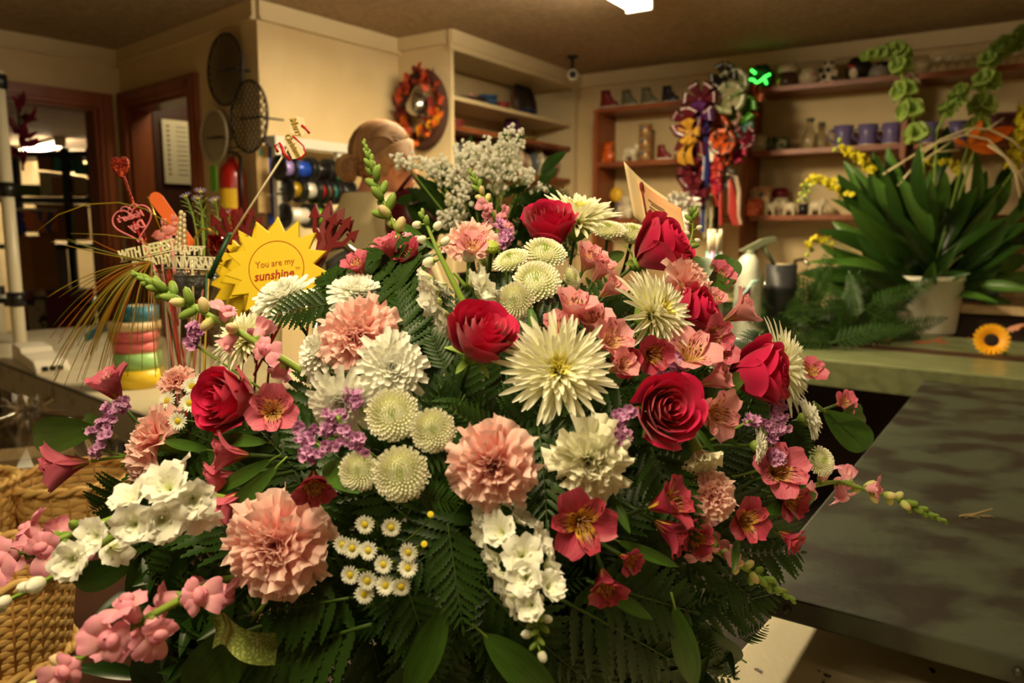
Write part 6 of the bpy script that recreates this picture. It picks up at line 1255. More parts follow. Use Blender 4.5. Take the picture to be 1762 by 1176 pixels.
burg, navy, goldr, pinkr, purp = sat('burgundy', (74, 10, 24)), sat('navy', (22, 26, 80)), sat('gold', (160, 116, 36)), sat('hot_pink', (150, 22, 60)), sat('purple', (70, 30, 80))
wg, lime, dots, teal, corr, blk = sat('white_green', (160, 146, 120), c2=(90, 110, 60), scale=30), sat('lime', (66, 134, 22)), sat('orange_dots', (176, 70, 20), c2=(24, 20, 20), scale=50, lo=.5, hi=.52), sat('teal_net', (90, 130, 120)), sat('coral', (150, 44, 38)), sat('black', (24, 20, 22))
t = thing('bow_stand', 'dark metal stand pole on which the ribbon bows hang', 'stand', (at(1235, 300, 4.32).x, at(1235, 300, 4.32).y, 0)); b = MB(); b.tube([(0, 0, 0), (0, 0, at(1235, 150, 4.32).z)], .012, 8); b.build('pole', blackm, t); b = MB(); b.lathe([(0, 0), (.18, 0), (.16, .02), (0, .03)], 24); b.build('foot', blackm, t)
for lb, x, y, sz, m_, tl, n_ in (('dark red bow high on the left of the bow stand', 1206, 172, 58, burg, .4, 6), ('hot pink bow near the top of the stand', 1222, 176, 44, pinkr, .5, 6), ('black bow at the very top of the stand', 1246, 132, 44, blk, .4, 6), ('white bow at the top right of the stand', 1262, 146, 52, wg, .3, 8), ('white and green bow under the topmost white one', 1256, 170, 52, wg, .4, 8),
    ('dusty brown net bow in the upper middle', 1252, 200, 50, sat('dusty_pink', (150, 110, 96)), .3, 10), ('lime green bow at the right of the stand', 1280, 188, 46, lime, .4, 6), ('orange-brown bow at the far right of the stand', 1298, 168, 40, sat('rust', (140, 60, 24)), .6, 5), ('teal net bow on the right of the stand', 1276, 218, 46, teal, .4, 7),
    ('dark purple bow left of the middle', 1206, 206, 56, purp, .7, 6), ('burgundy bow at the left edge of the stand', 1182, 212, 52, burg, .4, 7), ('gold bow with long tails at the left', 1188, 228, 42, goldr, 1.1, 6), ('orange bow with black dots, upper one', 1236, 222, 46, dots, .3, 9), ('orange bow with black dots, middle one', 1244, 246, 44, dots, .3, 9), ('orange bow with black dots, lower one', 1240, 270, 42, dots, .4, 9),
    ('burgundy bow in the left middle of the stand', 1192, 262, 56, burg, .8, 7), ('burgundy bow low on the left of the stand', 1196, 300, 56, burg, .9, 7), ('dark maroon bow lowest on the left of the stand', 1200, 332, 46, burg, .8, 6), ('hot pink bow on the right of the middle', 1266, 262, 40, pinkr, .4, 6), ('coral bow in the lower middle', 1228, 290, 40, corr, 1.4, 6), ('hot pink bow low in the middle', 1228, 322, 34, pinkr, .5, 6), ('silver-black bow near the bottom right', 1250, 308, 34, sat('silver_black', (80, 76, 70)), .4, 7), ('dark red bow at the right edge by the white jar', 1282, 238, 40, burg, .5, 6)):
    bow(lb, x, y, sz*1.1, m_, 2, tl, d=4.2+random.uniform(-.06, .06), loops=n_)
def longrib(label, pts, w, mat, d=4.15):
    W3 = [at(x, y, d) for x, y in pts]; t = thing('hanging_ribbon', label, 'ribbon', W3[0]); b = MB(); G = []
    for i, p in enumerate(W3): q = p-W3[0]; w_ = px(w[i]/2 if hasattr(w, '__len__') else w/2, d); G.append([(q.x-w_, q.y, q.z), (q.x, q.y-.008, q.z), (q.x+w_, q.y, q.z)])
    b.grid(np.array(G)); b.build('strip', mat, t); b = MB(); b.sph((0, 0, 0), .008, 8); b.build('knot', mat, t)
longrib('long navy ribbon hanging down the middle of the bow stand', [(1214, 210), (1216, 280), (1212, 340), (1210, 400)], 12, navy)
longrib('coral red ribbon tail widest at its lower end at the right of the stand', [(1256, 310), (1260, 340), (1262, 365), (1268, 388)], [6, 14, 20, 14], corr); longrib('thin red ribbon tail in the lower middle of the stand', [(1238, 290), (1240, 340), (1240, 388)], 6, sat('red', (140, 24, 20)))
longrib('pale silvery ribbon loop at the right edge of the stand', [(1252, 300), (1266, 304), (1272, 330), (1270, 370), (1274, 386)], 7, sat('silver', (170, 146, 126)))
longrib('cream twisted cord left, hanging to the clear tubes', [(1216, 336), (1214, 370), (1212, 410)], 5, wg); longrib('cream twisted cord right, hanging to the clear tubes', [(1224, 336), (1224, 370), (1222, 410)], 5, wg); longrib('white satin ribbon tail in the upper middle of the stand', [(1222, 244), (1226, 262), (1228, 278)], 11, sat('white', (200, 184, 160)))
# ================================================================ right counter: bucket, plant, ferns, bottle
bp = onz(1612, 584, TOPZ); dB = (bp-CP).dot(FW); s = px(1, dB)
t = thing('white_bucket', 'white plastic bucket on the green counter holding the tall foliage', 'bucket', (bp.x, bp.y+.1, TOPZ+.02)); bkt = M('bucket_white', (238, 232, 212), .4)
b = MB(); Hb = 96*s*1.03; b.lathe([(0, 0), (44*s, 0), (46*s, .01), (54*s, Hb*.93), (57*s, Hb*.93), (57*s, Hb), (53*s, Hb), (43*s, .02), (0, .02)], 40); b.build('shell', bkt, t)
b = MB(); b.tube([(57*s*math.cos(a), 57*s*math.sin(a), Hb) for a in np.linspace(0, 2*PI, 41)], .004, 8, cap=False); b.build('rim', bkt, t)
orw = M('orange_wire', (214, 80, 40), .4)
for i, (x, w) in enumerate(((1520, 12), (1596, 22), (1640, 26))):
    q = at(x, 590, dB-.12); q.z = TOPZ+.004; tt = thing('orange_band', 'orange plastic band under the bucket, %s one' % ('left', 'middle', 'right')[i], 'band', q); b = MB(); b.tube([(-w*s, 0, .0), (0, 0, -.001), (w*s*.7, 0, .008), (w*s, 0, .02)], .003, 6); b.build('loop', orw, tt); b = MB(); b.sph((w*s, 0, .02), .004, 6); b.build('end', orw, tt)
# foliage: every leaf its own part of the plant
PC = Vector((bp.x, bp.y+.1, TOPZ+Hb*.85)); t = thing('foliage_bunch', 'large bunch of broad dark green leaves spreading from the white bucket', 'foliage', PC); rs = np.random.default_rng(21)
lmesh = [leaf_grid(1.0, w_, .25, -.35, .3, nu=12, nv=5).mesh('leaf', m_) for w_, m_ in ((.26, darkleaf), (.3, darkleaf), (.24, leafm))]
targets = [(1385, 450), (1375, 470), (1400, 492), (1420, 520), (1440, 300), (1450, 275), (1475, 330), (1430, 380), (1408, 420), (1470, 400), (1500, 260), (1525, 250), (1545, 270), (1560, 300), (1590, 320), (1632, 215), (1640, 240), (1600, 290), (1655, 290), (1690, 330), (1720, 320), (1740, 300), (1755, 270), (1770, 340), (1770, 380), (1762, 420), (1775, 440), (1740, 470), (1775, 500), (1700, 450), (1650, 420), (1600, 430), (1560, 440), (1520, 430), (1480, 470), (1450, 500), (1520, 350), (1560, 380), (1610, 370), (1660, 360), (1715, 400), (1500, 300), (1680, 260), (1545, 330), (1790, 470), (1580, 250), (1500, 500), (1720, 520), (1640, 330), (1430, 340), (1465, 295), (1800, 300), (1820, 380), (1700, 290), (1535, 395), (1585, 400), (1625, 455), (1670, 470), (1480, 440), (1550, 480), (1740, 370), (1405, 395), (1425, 452), (1455, 352), (1395, 478), (1760, 540)]
for i in range(96):
    tx, ty = targets[i] if i < len(targets) else (rs.uniform(1440, 1780), rs.uniform(290, 500)); dt = rs.uniform(-.28, .22)-(0.05 if ty > 420 else 0)
    T = at(tx, ty, dB+.1+dt); D = T-PC; L = min(D.length*.85, rs.uniform(.26, .42)); base_ = T-D.normalized()*L+Vector((rs.uniform(-.07, .07), rs.uniform(-.04, .04), rs.uniform(-.05, .03))); D = T-base_
    yv = D.normalized(); zv = (CP-base_+Vector((0, 0, 1.2))); zv = (zv-yv*zv.dot(yv)).normalized(); zv = Matrix.Rotation(rs.uniform(-.9, .9), 3, yv) @ zv; R = Matrix((yv.cross(zv), yv, zv)).transposed().to_quaternion()
    inst('leaf', lmesh[i % 3 if i % 7 else 2], t, loc=base_-PC, rot=R, scale=D.length)
for i in range(26):
    a = rs.uniform(0, 6.3); b = MB(); e = Vector((math.cos(a)*rs.uniform(.1, .3), math.sin(a)*rs.uniform(.05, .2), rs.uniform(.15, .35))); b.tube([(math.cos(a)*.02, math.sin(a)*.02, -.12), e*.4+Vector((0, 0, .03)), e], .003, 5); b.build('stem', stemd, t)
# bells of Ireland
bellm = P_('bell_green', [(0, (128, 156, 60)), (.6, (168, 196, 96)), (1, (200, 220, 130))], .4, .5, veins=12, vcol=(120, 150, 60))
def bellmesh():
    mb = MB(); k = 24; th = np.arange(k)*2*PI/k; G = []
    for r, z in ((.06, 0), (.2, .12), (.5, .35), (.85, .5), (1.0, .52)): G.append(np.stack([(r*(1+.07*np.cos(5*th)))*np.cos(th), (r*(1+.07*np.cos(5*th)))*np.sin(th), z+.06*r*np.cos(5*th)], -1))
    mb.grid(np.array(G), wrap=True); mb.sph((0, 0, .2), (.14, .14, .2), 8); return mb.mesh('bell', bellm)
def bells(label, path, d, sizes):
    W3 = [at(x, y, d) for x, y in path]; t = thing('bells_of_ireland', label, 'flower', W3[-1]); b = MB(); L3 = [p-W3[-1] for p in W3]; b.tube(L3+[PC-W3[-1]], .006, 8); b.build('stem', M('pale_stem', (150, 176, 90), .5) if 0 else stemm, t)
    n = len(L3)
    for i in range(n-1):
        ax = (L3[i]-L3[i+1]).normalized()
        m = 5
        for j in range(m):
            a = j*2*PI/m+i; s_ = ax.cross(Vector((.3, -.9, .2))).normalized(); w_ = ax.cross(s_); dr = (s_*math.cos(a)+w_*math.sin(a)+ax*.35).normalized(); sc = px(sizes[i]/2, d)
            inst('bell', memo('bell', bellmesh), t, loc=L3[i]+dr*sc*.35, rot=aim(dr, j), scale=sc)
dBl = dB+.02
bells('bells of Ireland stalk curling left at its top, tallest in the bucket middle', [(1488, 96), (1502, 93), (1516, 90), (1530, 88), (1545, 84), (1552, 96), (1550, 116), (1556, 158), (1567, 192), (1578, 232), (1588, 262)], dBl, [14, 17, 20, 22, 24, 28, 30, 34, 36, 34, 30])
bells('bells of Ireland stalk at the right bending out of the picture', [(1790, 52), (1762, 60), (1748, 72), (1728, 78), (1712, 92), (1700, 106), (1697, 142), (1690, 184), (1683, 222), (1676, 260)], dBl+.03, [26, 28, 26, 28, 28, 28, 36, 36, 34, 30])
bells('short bells of Ireland stalk between the two tall ones', [(1654, 156), (1648, 168), (1630, 190), (1612, 225)], dBl-.03, [20, 26, 24, 20])
# yellow snapdragons
yel = P_('yellow_snap', [(0, (200, 200, 60)), (1, (244, 222, 40))], .3, .5); ybud = P_('yellow_green_bud', [(0, (120, 160, 50)), (1, (214, 214, 80))], .2, .5)
def ysn(label, path, d, n, s0=13, s1=24, tipn=5):
    W3 = [at(x, y, d) for x, y in path]; t = thing('yellow_snapdragon', label, 'snapdragon', W3[-1]); L3 = [p-W3[-1] for p in W3]; b = MB(); b.tube(L3+[PC-W3[-1]], .003, 6); b.build('stem', stemm, t)
    yme = memo('ysm', lambda: (lambda o: o)(None)) if False else None
    def ym(): me = snap(77); me.materials.clear(); me.materials.append(yel); return me
    me = memo('ysnap', ym); bm_ = memo('ybudm', lambda: budmesh('bud', .6, 1.6, [ybud, stemm])); N_ = len(L3)-1
    for i in range(n):
        u = i/(n-1)*N_*.92; k = min(int(u), N_-1); p = L3[k].lerp(L3[k+1], u-k); ax = (L3[k]-L3[k+1]).normalized(); s_ = ax.cross(Vector((0, -1, .1))).normalized(); w_ = ax.cross(s_); a = i*2.4; dr = (s_*math.cos(a)+w_*math.sin(a)+ax*.3).normalized(); sc = px((s0+(s1-s0)*i/n)/2, d)
        inst('bud' if i < tipn else 'flower', bm_ if i < tipn else me, t, loc=p+dr*sc*.5, rot=aim(dr, i), scale=sc*(1 if i >= tipn else .8))
ysn('yellow snapdragon curving left with green buds at its tip, against the shelf', [(1382, 345), (1386, 322), (1398, 306), (1420, 312), (1440, 322), (1470, 345)], dB-.02, 24, 12, 26, 8)
ysn('yellow snapdragon leaning left above the broad leaves', [(1442, 250), (1460, 262), (1480, 272), (1505, 300)], dB, 16, 16, 26, 2)
ysn('yellow snapdragon low at the left among the leaf tips', [(1395, 435), (1390, 415), (1410, 412), (1440, 420)], dB-.05, 10, 14, 22, 2)
ysn('yellow snapdragon at the right edge of the picture', [(1762, 180), (1760, 215), (1752, 250), (1740, 300)], dB+.05, 18, 26, 34, 1); ysn('yellow snapdragon behind the leaves right of the middle', [(1598, 282), (1640, 278), (1650, 300)], dB+.08, 8, 18, 22, 0)
# orange lily-like blade and pale willow
olm = P_('orange_petal', [(0, (214, 120, 30)), (1, (250, 110, 20))], .3, .4); t = thing('orange_bloom', 'orange bird-of-paradise bloom behind the right bells of Ireland', 'flower', at(1665, 252, dB))
for (x, y), L_, a in (((1748, 218), .2, 0), ((1640, 238), .1, 0), ((1690, 205), .11, 0), ((1720, 262), .12, 0)):
    D = at(x, y, dB)-t.location; yv = D.normalized(); zv = (CP-t.location); zv = (zv-yv*zv.dot(yv)).normalized(); inst('petal', memo('orp', lambda: leaf_grid(1, .28, .1, -.2, .4, nu=8, nv=3).mesh('petal', olm)), t, rot=Matrix((yv.cross(zv), yv, zv)).transposed().to_quaternion(), scale=D.length)
b = MB(); b.tube([(0, 0, 0), PC-t.location], .005, 6); b.build('stem', stemm, t)
wil = M('bleached_willow', (214, 196, 150), .6)
for i, pts in enumerate(([(1520, 300), (1560, 275), (1600, 250), (1660, 232), (1700, 240), (1745, 285), (1765, 320)], [(1590, 262), (1620, 240), (1665, 222), (1700, 222), (1740, 240), (1762, 262)], [(1545, 320), (1570, 290), (1610, 262), (1650, 258)], [(1700, 250), (1730, 270), (1748, 300), (1755, 340)])):
    W3 = [at(x, y, dB-.04) for x, y in pts]; t = thing('willow_twig', 'bleached curly willow twig, '+['longest arch over the leaves', 'short arch just above the longest one', 'left one rising among the leaves', 'rightmost one bending down'][i], 'twig', W3[0]); b = MB(); b.tube([p-W3[0] for p in W3], .005, 7); b.build('twig', wil, t); b = MB(); q = W3[len(W3)//2]-W3[0]; b.tube([q, q+Vector((.03, 0, .02)), q+Vector((.07, 0, .05))], .003, 6); b.build('side_twig', wil, t)
# feathery fern heap on the counter
fb, fl_ = fern_mesh(300, 1.0, 12, .2); rs = np.random.default_rng(8)
for i in range(62):
    x = rs.uniform(1325, 1540); y = rs.uniform(520, 602); a = rs.uniform(-.3, 3.5) if i % 3 else rs.uniform(-1, 4); L = rs.uniform(60, 120); dd_ = dB-.22+rs.uniform(-.15, .25); P0 = at(x, y, dd_); P0.z = max(P0.z, TOPZ+.03); T = P0+RT*px(L*math.cos(a), dd_)+Vector((0, 0, px(L*math.sin(a)*.8, dd_)))+FW*rs.uniform(-.1, .1); T.z = max(T.z, TOPZ+.02)
    D = T-P0; yv = D.normalized(); zv = (CP+Vector((0, 0, 1.5))-P0); zv = (zv-yv*zv.dot(yv)).normalized(); zv = Matrix.Rotation(rs.uniform(-.6, .6), 3, yv) @ zv
    t = thing('loose_fern', 'dark green fern sprig in the loose heap on the green counter', 'fern', P0, rot=Matrix((yv.cross(zv), yv, zv)).transposed().to_quaternion(), scale=D.length*1.15, group='loose fern sprigs on the green counter'); inst('rachis', fb, t); inst('leaflets', fl_, t)
# sunflower
sfm = P_('sunflower_petal', [(0, (230, 150, 10)), (1, (246, 186, 20))], .2, .5); q = at(1706, 585, dB-.32); q.z = max(q.z, TOPZ+.09)
t = thing('sunflower', 'single sunflower lying on the green counter near the hand', 'sunflower', at(1706, 586, dB-.5), rot=aim(V3(-.45, .25, .85)), scale=px(29, dB-.5)); b = MB()
for k_ in range(2):
    for i in range(20): petal(b, .68, .2, .2+.3*k_, 0+.2*k_, (i+.5*k_)*2*PI/20, .34, .02*k_, .2, nu=6, nv=3)
b.build('petals', sfm, t); b = MB(); b.sph((0, 0, .02), (.4, .4, .14), 16); b.build('centre', M('sunflower_centre', (36, 20, 12), .9, bump=.6, bscale=300), t); b = MB(); b.tube([(0, 0, 0), (.5, -.3, -1.2), (2.2, -.6, -2.2)], .07, 8); b.build('stem', stemm, t)
# blue tub behind the bucket
q = onz(1684, 572, TOPZ); dq = (q-CP).dot(FW); t = thing('blue_tub', 'blue plastic tub behind the white bucket', 'tub', (q.x, q.y+.08, TOPZ+.03)); blu = M('blue_plastic', (20, 44, 150), .35); b = MB(); w_ = px(30, dq); b.lathe([(0, 0), (w_*1.1, 0), (w_*1.3, px(56, dq)), (w_*1.2, px(56, dq)), (w_, .01)], 4, R=Matrix.Rotation(PI/4, 4, 'Z')); b.build('shell', blu, t, False); b = MB(); b.tube([(w_*1.3*math.cos(a), w_*1.3*math.sin(a), px(56, dq)) for a in (0, PI/2, PI, 3*PI/2, 2*PI)], .005, 6, cap=False); b.build('rim', blu, t)
t.rotation_euler[2] = .3
# spray bottle
dS = 3.36; q = at(1288, 470, dS); t = thing('spray_bottle', 'white spray bottle with grey-green trigger head right of the bouquet', 'spray bottle', (q.x, q.y, TOPZ)); k = px(1, dS); zt_ = q.z-TOPZ; bm = M('bottle_white', (206, 208, 190), .35)
b = MB(); b.lathe([(0, 0), (25*k, 0), (26*k, .02), (24*k, zt_*.4), (21*k, zt_), (17*k, zt_+22*k), (10*k, zt_+32*k), (9*k, zt_+34*k)], 28); b.build('bottle', bm, t); tg = M('trigger_green', (112, 118, 90), .5)
b = MB(); b.lathe([(11*k, zt_+8*k), (10*k, zt_+34*k), (7*k, zt_+40*k)], 16); b.prism([(-18*k, zt_+38*k), (20*k, zt_+58*k), (42*k, zt_+62*k), (44*k, zt_+54*k), (24*k, zt_+48*k), (-4*k, zt_+32*k)], -6*k, 6*k, R=Matrix(((1, 0, 0), (0, 0, 1), (0, 1, 0)))); b.build('spray_head', tg, t, False)
b = MB(); b.tube([(20*k, 0, zt_+52*k), (30*k, 0, zt_+34*k), (44*k, 0, zt_+14*k)], [5*k, 4.5*k, 3*k], 8); b.build('trigger', tg, t); b = MB(); b.tube([(10*k, -24*k, zt_-12*k), (0, -26*k, zt_-14*k), (-12*k, -28*k, zt_-30*k), (-30*k, -30*k, zt_-52*k)], 2.2*k, 7); b.build('pale_blue_tube', M('pale_blue_tube', (150, 196, 190), .3), t); b = MB(); b.box((-10*k, -26*k, zt_-30*k), (14*k, 2*k, 14*k)); b.build('label', M('maroon_label', (140, 60, 80), .5), t, False)
# charcoal pot
dP = 3.42; q = at(1345, 455, dP); k = px(1, dP); H_ = q.z-TOPZ; t = thing('charcoal_pot', 'tall charcoal pot with a raised band beside the spray bottle', 'pot', (q.x, q.y, TOPZ)); cp = M('charcoal', (44, 44, 46), .5); b = MB(); b.lathe([(0, 0), (20*k, 0), (25*k, H_*.68), (27*k, H_*.7), (27*k, H_*.76), (25*k, H_*.77), (26*k, H_), (23*k, H_), (20*k, .03), (0, .03)], 32); b.build('pot', cp, t); b = MB(); b.sph((0, 0, H_-.012), (22*k, 22*k, .015), 14); b.build('white_filling', wcm, t)
b = MB(); b.tube([(-27*k, 0, H_*.45), (-30*k, 0, H_*.7), (-26*k, 0, H_*.8)], 1.5*k, 6); b.build('wire_handle', steel, t)
# faucet behind
fp = pEF.sz(1372, 440)[0]; q = pEF.pt(fp, .935, .1); t = thing('faucet', 'chrome gooseneck faucet with a dark handle over the sink counter', 'faucet', q, FA); b = MB(); b.tube([(0, 0, 0), (0, 0, .12), (.02, -.02, .17), (.07, -.06, .18), (.11, -.09, .15)], .011, 10); b.build('spout', steel, t); b = MB(); b.tube([(-.1, 0, 0), (-.1, 0, .15)], .012, 8); b.box((-.1, 0, .1), (.06, .02, .012)); b.build('handle', blackm, t); b = MB(); b.box((-.02, 0, .004), (.26, .05, .01)); b.build('base_plate', steel, t, False)
# clear tubes with coloured caps
dT = 3.3; q = at(1228, 470, dT); t0 = Vector((q.x, q.y, TOPZ)); t = thing('clear_jar', 'clear jar standing right of the card holding capped tubes', 'jar', t0); k = px(1, dT); b = MB(); b.lathe([(0, 0), (16*k, 0), (18*k, q.z-TOPZ+20*k), (17*k, q.z-TOPZ+20*k)], 24); b.build('glass', glassm, t); b = MB(); b.lathe([(0, .002), (15*k, .002), (15*k, .01), (0, .01)], 20); b.build('base', glassm, t)
tcol = [('lilac', (150, 110, 150)), ('teal', (60, 160, 150)), ('white', (206, 206, 200))]
for i in range(9):
    n_, c = tcol[i % 3]; a = i*.7; p = t0+Vector((math.cos(a)*10*k, math.sin(a)*10*k, .05)); H_ = at(0, 395+(i*7) % 14, dT).z-p.z; tt = thing('capped_tube', 'clear tube with %s middle standing in the jar right of the card' % n_, 'tube', p, group='%s capped tubes in the clear jar' % n_); b = MB(); b.tube([(0, 0, 0), (0, 0, H_*.8)], 4*k, 10); b.build('barrel', M('tube_'+n_, c, .3), tt); b = MB(); b.tube([(0, 0, H_*.8), (0, 0, H_)], 2.6*k, 8); b.build('cap', wcm, tt)
# crumpled cellophane behind the card
cel = M('white_cellophane', (206, 200, 190), .15, .3); dK = 3.45; t = thing('cellophane_bundle', 'crumpled shiny white cellophane behind the card', 'cellophane', at(1165, 365, dK)); rs = np.random.default_rng(2); b = MB()
for i in range(36):
    a = rs.uniform(0, PI); r0 = rs.uniform(0, 16); G = []
    for j in range(5): rr_ = r0+j*7; aa = a+rs.uniform(-.25, .25); G.append([(px(rr_*math.cos(aa), dK), rs.uniform(-.03, .03), px(rr_*math.sin(aa)*.8, dK)), (px(rr_*math.cos(aa)+rs.uniform(3, 9), dK), rs.uniform(-.03, .03), px(rr_*math.sin(aa)*.8+rs.uniform(-4, 4), dK))])
    b.grid(np.array(G))
b.build('film', cel, t, False)
b = MB(); zk = t.location.z-TOPZ; b.lathe([(0, -zk), (px(12, dK), -zk), (px(20, dK), 0), (px(19, dK), 0)], 20); b.build('sleeve', cel, t)
# memorial card
dc_ = 1.03
def patch(cs, nu=10, nv=8, bow_=.012):
    A0, A1, A2, A3 = [at(x, y, d_) for x, y, d_ in cs]; G = []
    for i in range(nu):
        u = i/(nu-1); G.append([tuple((A0.lerp(A1, u)).lerp(A3.lerp(A2, u), v)+FW*(bow_*math.sin(u*PI))) for v in np.linspace(0, 1, nv)])
    return np.array(G)
t = thing('memorial_card', 'pale orange memorial card with small handwriting standing in the top of the bouquet', 'card', at(1130, 380, dc_)); o_ = np.array(tuple(t.location)); cardp = P_('card_print', [(0, (244, 226, 176)), (.5, (246, 214, 164)), (1, (246, 176, 130))], 0, .7)
G = patch([(1112, 398, dc_), (1186, 436, dc_), (1172, 358, dc_), (1096, 308, dc_)]); b = MB(); uu = np.tile(np.linspace(0, 1, G.shape[1])[None], (G.shape[0], 1)); b.grid(G-o_, np.stack([uu, uu*0+.5], -1)); o = b.build('front_card', cardp, t); so = o.modifiers.new('s', 'SOLIDIFY'); so.thickness = .0006
G2 = patch([(1090, 372, dc_+.02), (1160, 420, dc_+.025), (1150, 342, dc_+.02), (1073, 278, dc_+.015)]); b = MB(); b.grid(G2-o_, np.zeros((*G2.shape[:2], 2))+.1); o = b.build('back_sheet', M('cream_sheet', (236, 214, 170), .7), t); so = o.modifiers.new('s', 'SOLIDIFY'); so.thickness = .0006
def onG(G, u, v):
    a, c_ = u*(G.shape[0]-1), v*(G.shape[1]-1); i, j = min(int(a), G.shape[0]-2), min(int(c_), G.shape[1]-2); fa, fc = a-i, c_-j
    return (G[i, j]*(1-fa)*(1-fc)+G[i+1, j]*fa*(1-fc)+G[i, j+1]*(1-fa)*fc+G[i+1, j+1]*fa*fc)-o_-np.array(tuple(FW))*.0015
for k_, (v, u0, u1) in enumerate(((.74, .22, .6), (.69, .28, .66), (.6, .22, .62), (.55, .3, .66), (.26, .3, .7))):
    b = MB(); n_ = 40; b.tube([onG(G, u0+(u1-u0)*q, v+.012*math.sin(q*90)*math.sin(q*37)) for q in np.linspace(0, 1, n_)], .0004, 4); b.build('handwriting', inkm, t)
b = MB(); b.tube([onG(G, .08, v) for v in (.3, .5, .7, .84)], .0012, 6); b.sph(onG(G, .08, .88), (.0035, .002, .008), 8); b.build('printed_candle', M('print_maroon', (120, 40, 30), .7), t)
clr = M('clear_fork', (190, 180, 160), .2, trans=.5); t = thing('card_fork', 'clear plastic fork that holds the memorial card up', 'card holder', at(1108, 396, dc_+.03)); b = MB(); b.tube([at(1108, 396, dc_+.03)-t.location, at(1100, 470, dc_+.05)-t.location, FC-t.location], .002, 6); b.build('stem', clr, t)
for dx in (-12, 0, 12): b = MB(); b.tube([Vector((0, 0, 0)), at(1108+dx, 376, dc_+.03)-t.location], .0012, 6); b.build('prong', clr, t)
# ================================================================ the woman behind the bouquet and the hand at the right
skinm = M('skin', (206, 142, 112), .62, c2=(206, 138, 108), scale=12); shirtm = M('beige_cotton', (224, 208, 166), .85, c2=(214, 196, 152), scale=5, bump=.1, bscale=30)
hairm = M('brown_hair', (134, 92, 58), .6, c2=(190, 144, 98), scale=1.2, stretch=(70, 7, 7), bump=.3, bscale=2, lo=.35, hi=.7, detail=4); jeansm = M('dark_trousers', (40, 40, 50), .8); lipm = M('lips', (176, 90, 84), .5)
def remesh(o, vs, sm=4):
    r = o.modifiers.new('r', 'REMESH'); r.mode = 'VOXEL'; r.voxel_size = vs; r.use_smooth_shade = True
    s = o.modifiers.new('s', 'SMOOTH'); s.factor = .5; s.iterations = sm
def limb(b, pts, rad, k=14): b.tube(pts, rad, k); [b.sph(p, r*.99, 12) for p, r in zip(pts, rad)]
def hand_mb(b, W_, dirv, nrm, s=1, curl=.5):
    """five separate fingers from a palm at wrist W_ along dirv; nrm = back of the hand"""
    d = Vector(dirv).normalized(); n = Vector(nrm); n = (n-d*n.dot(d)).normalized(); x = d.cross(n); W_ = Vector(W_)
    M3 = Matrix((x, d, n)).transposed()
    f = lambda a, c, e: W_+M3 @ Vector((a*s, c*s, e*s))
    G = [[tuple(f(w*math.cos(t), y, .014*h*math.sin(t))) for t in np.arange(14)*2*PI/14] for y, w, h in ((-.02, .026, 1.3), (.01, .03, 1.25), (.045, .041, 1.1), (.08, .043, .9), (.094, .038, .7))]
    b.grid(np.array(G), wrap=True, cap=True)
    for i, (x0, L) in enumerate(((-.031, .068), (-.011, .078), (.01, .072), (.029, .057))):
        p = f(x0, .085, 0); a = .1+curl*.25; pts = [p]; rr = [.0095]
        for k, q in enumerate((.45, .32, .23)):
            p = pts[-1]+M3 @ Vector((x0*.12*L*s, math.cos(a)*L*q*s, -math.sin(a)*L*q*s)); pts.append(p); rr.append(.0088-.001*k); a += curl*.7
        limb(b, pts, [r*s for r in rr], 10)
    pts = [f(-.028, .02, -.004), f(-.05, .05, -.012), f(-.058, .08, -.02), f(-.054, .104, -.028)]; limb(b, pts, [.014*s, .0115*s, .0098*s, .008*s], 10)
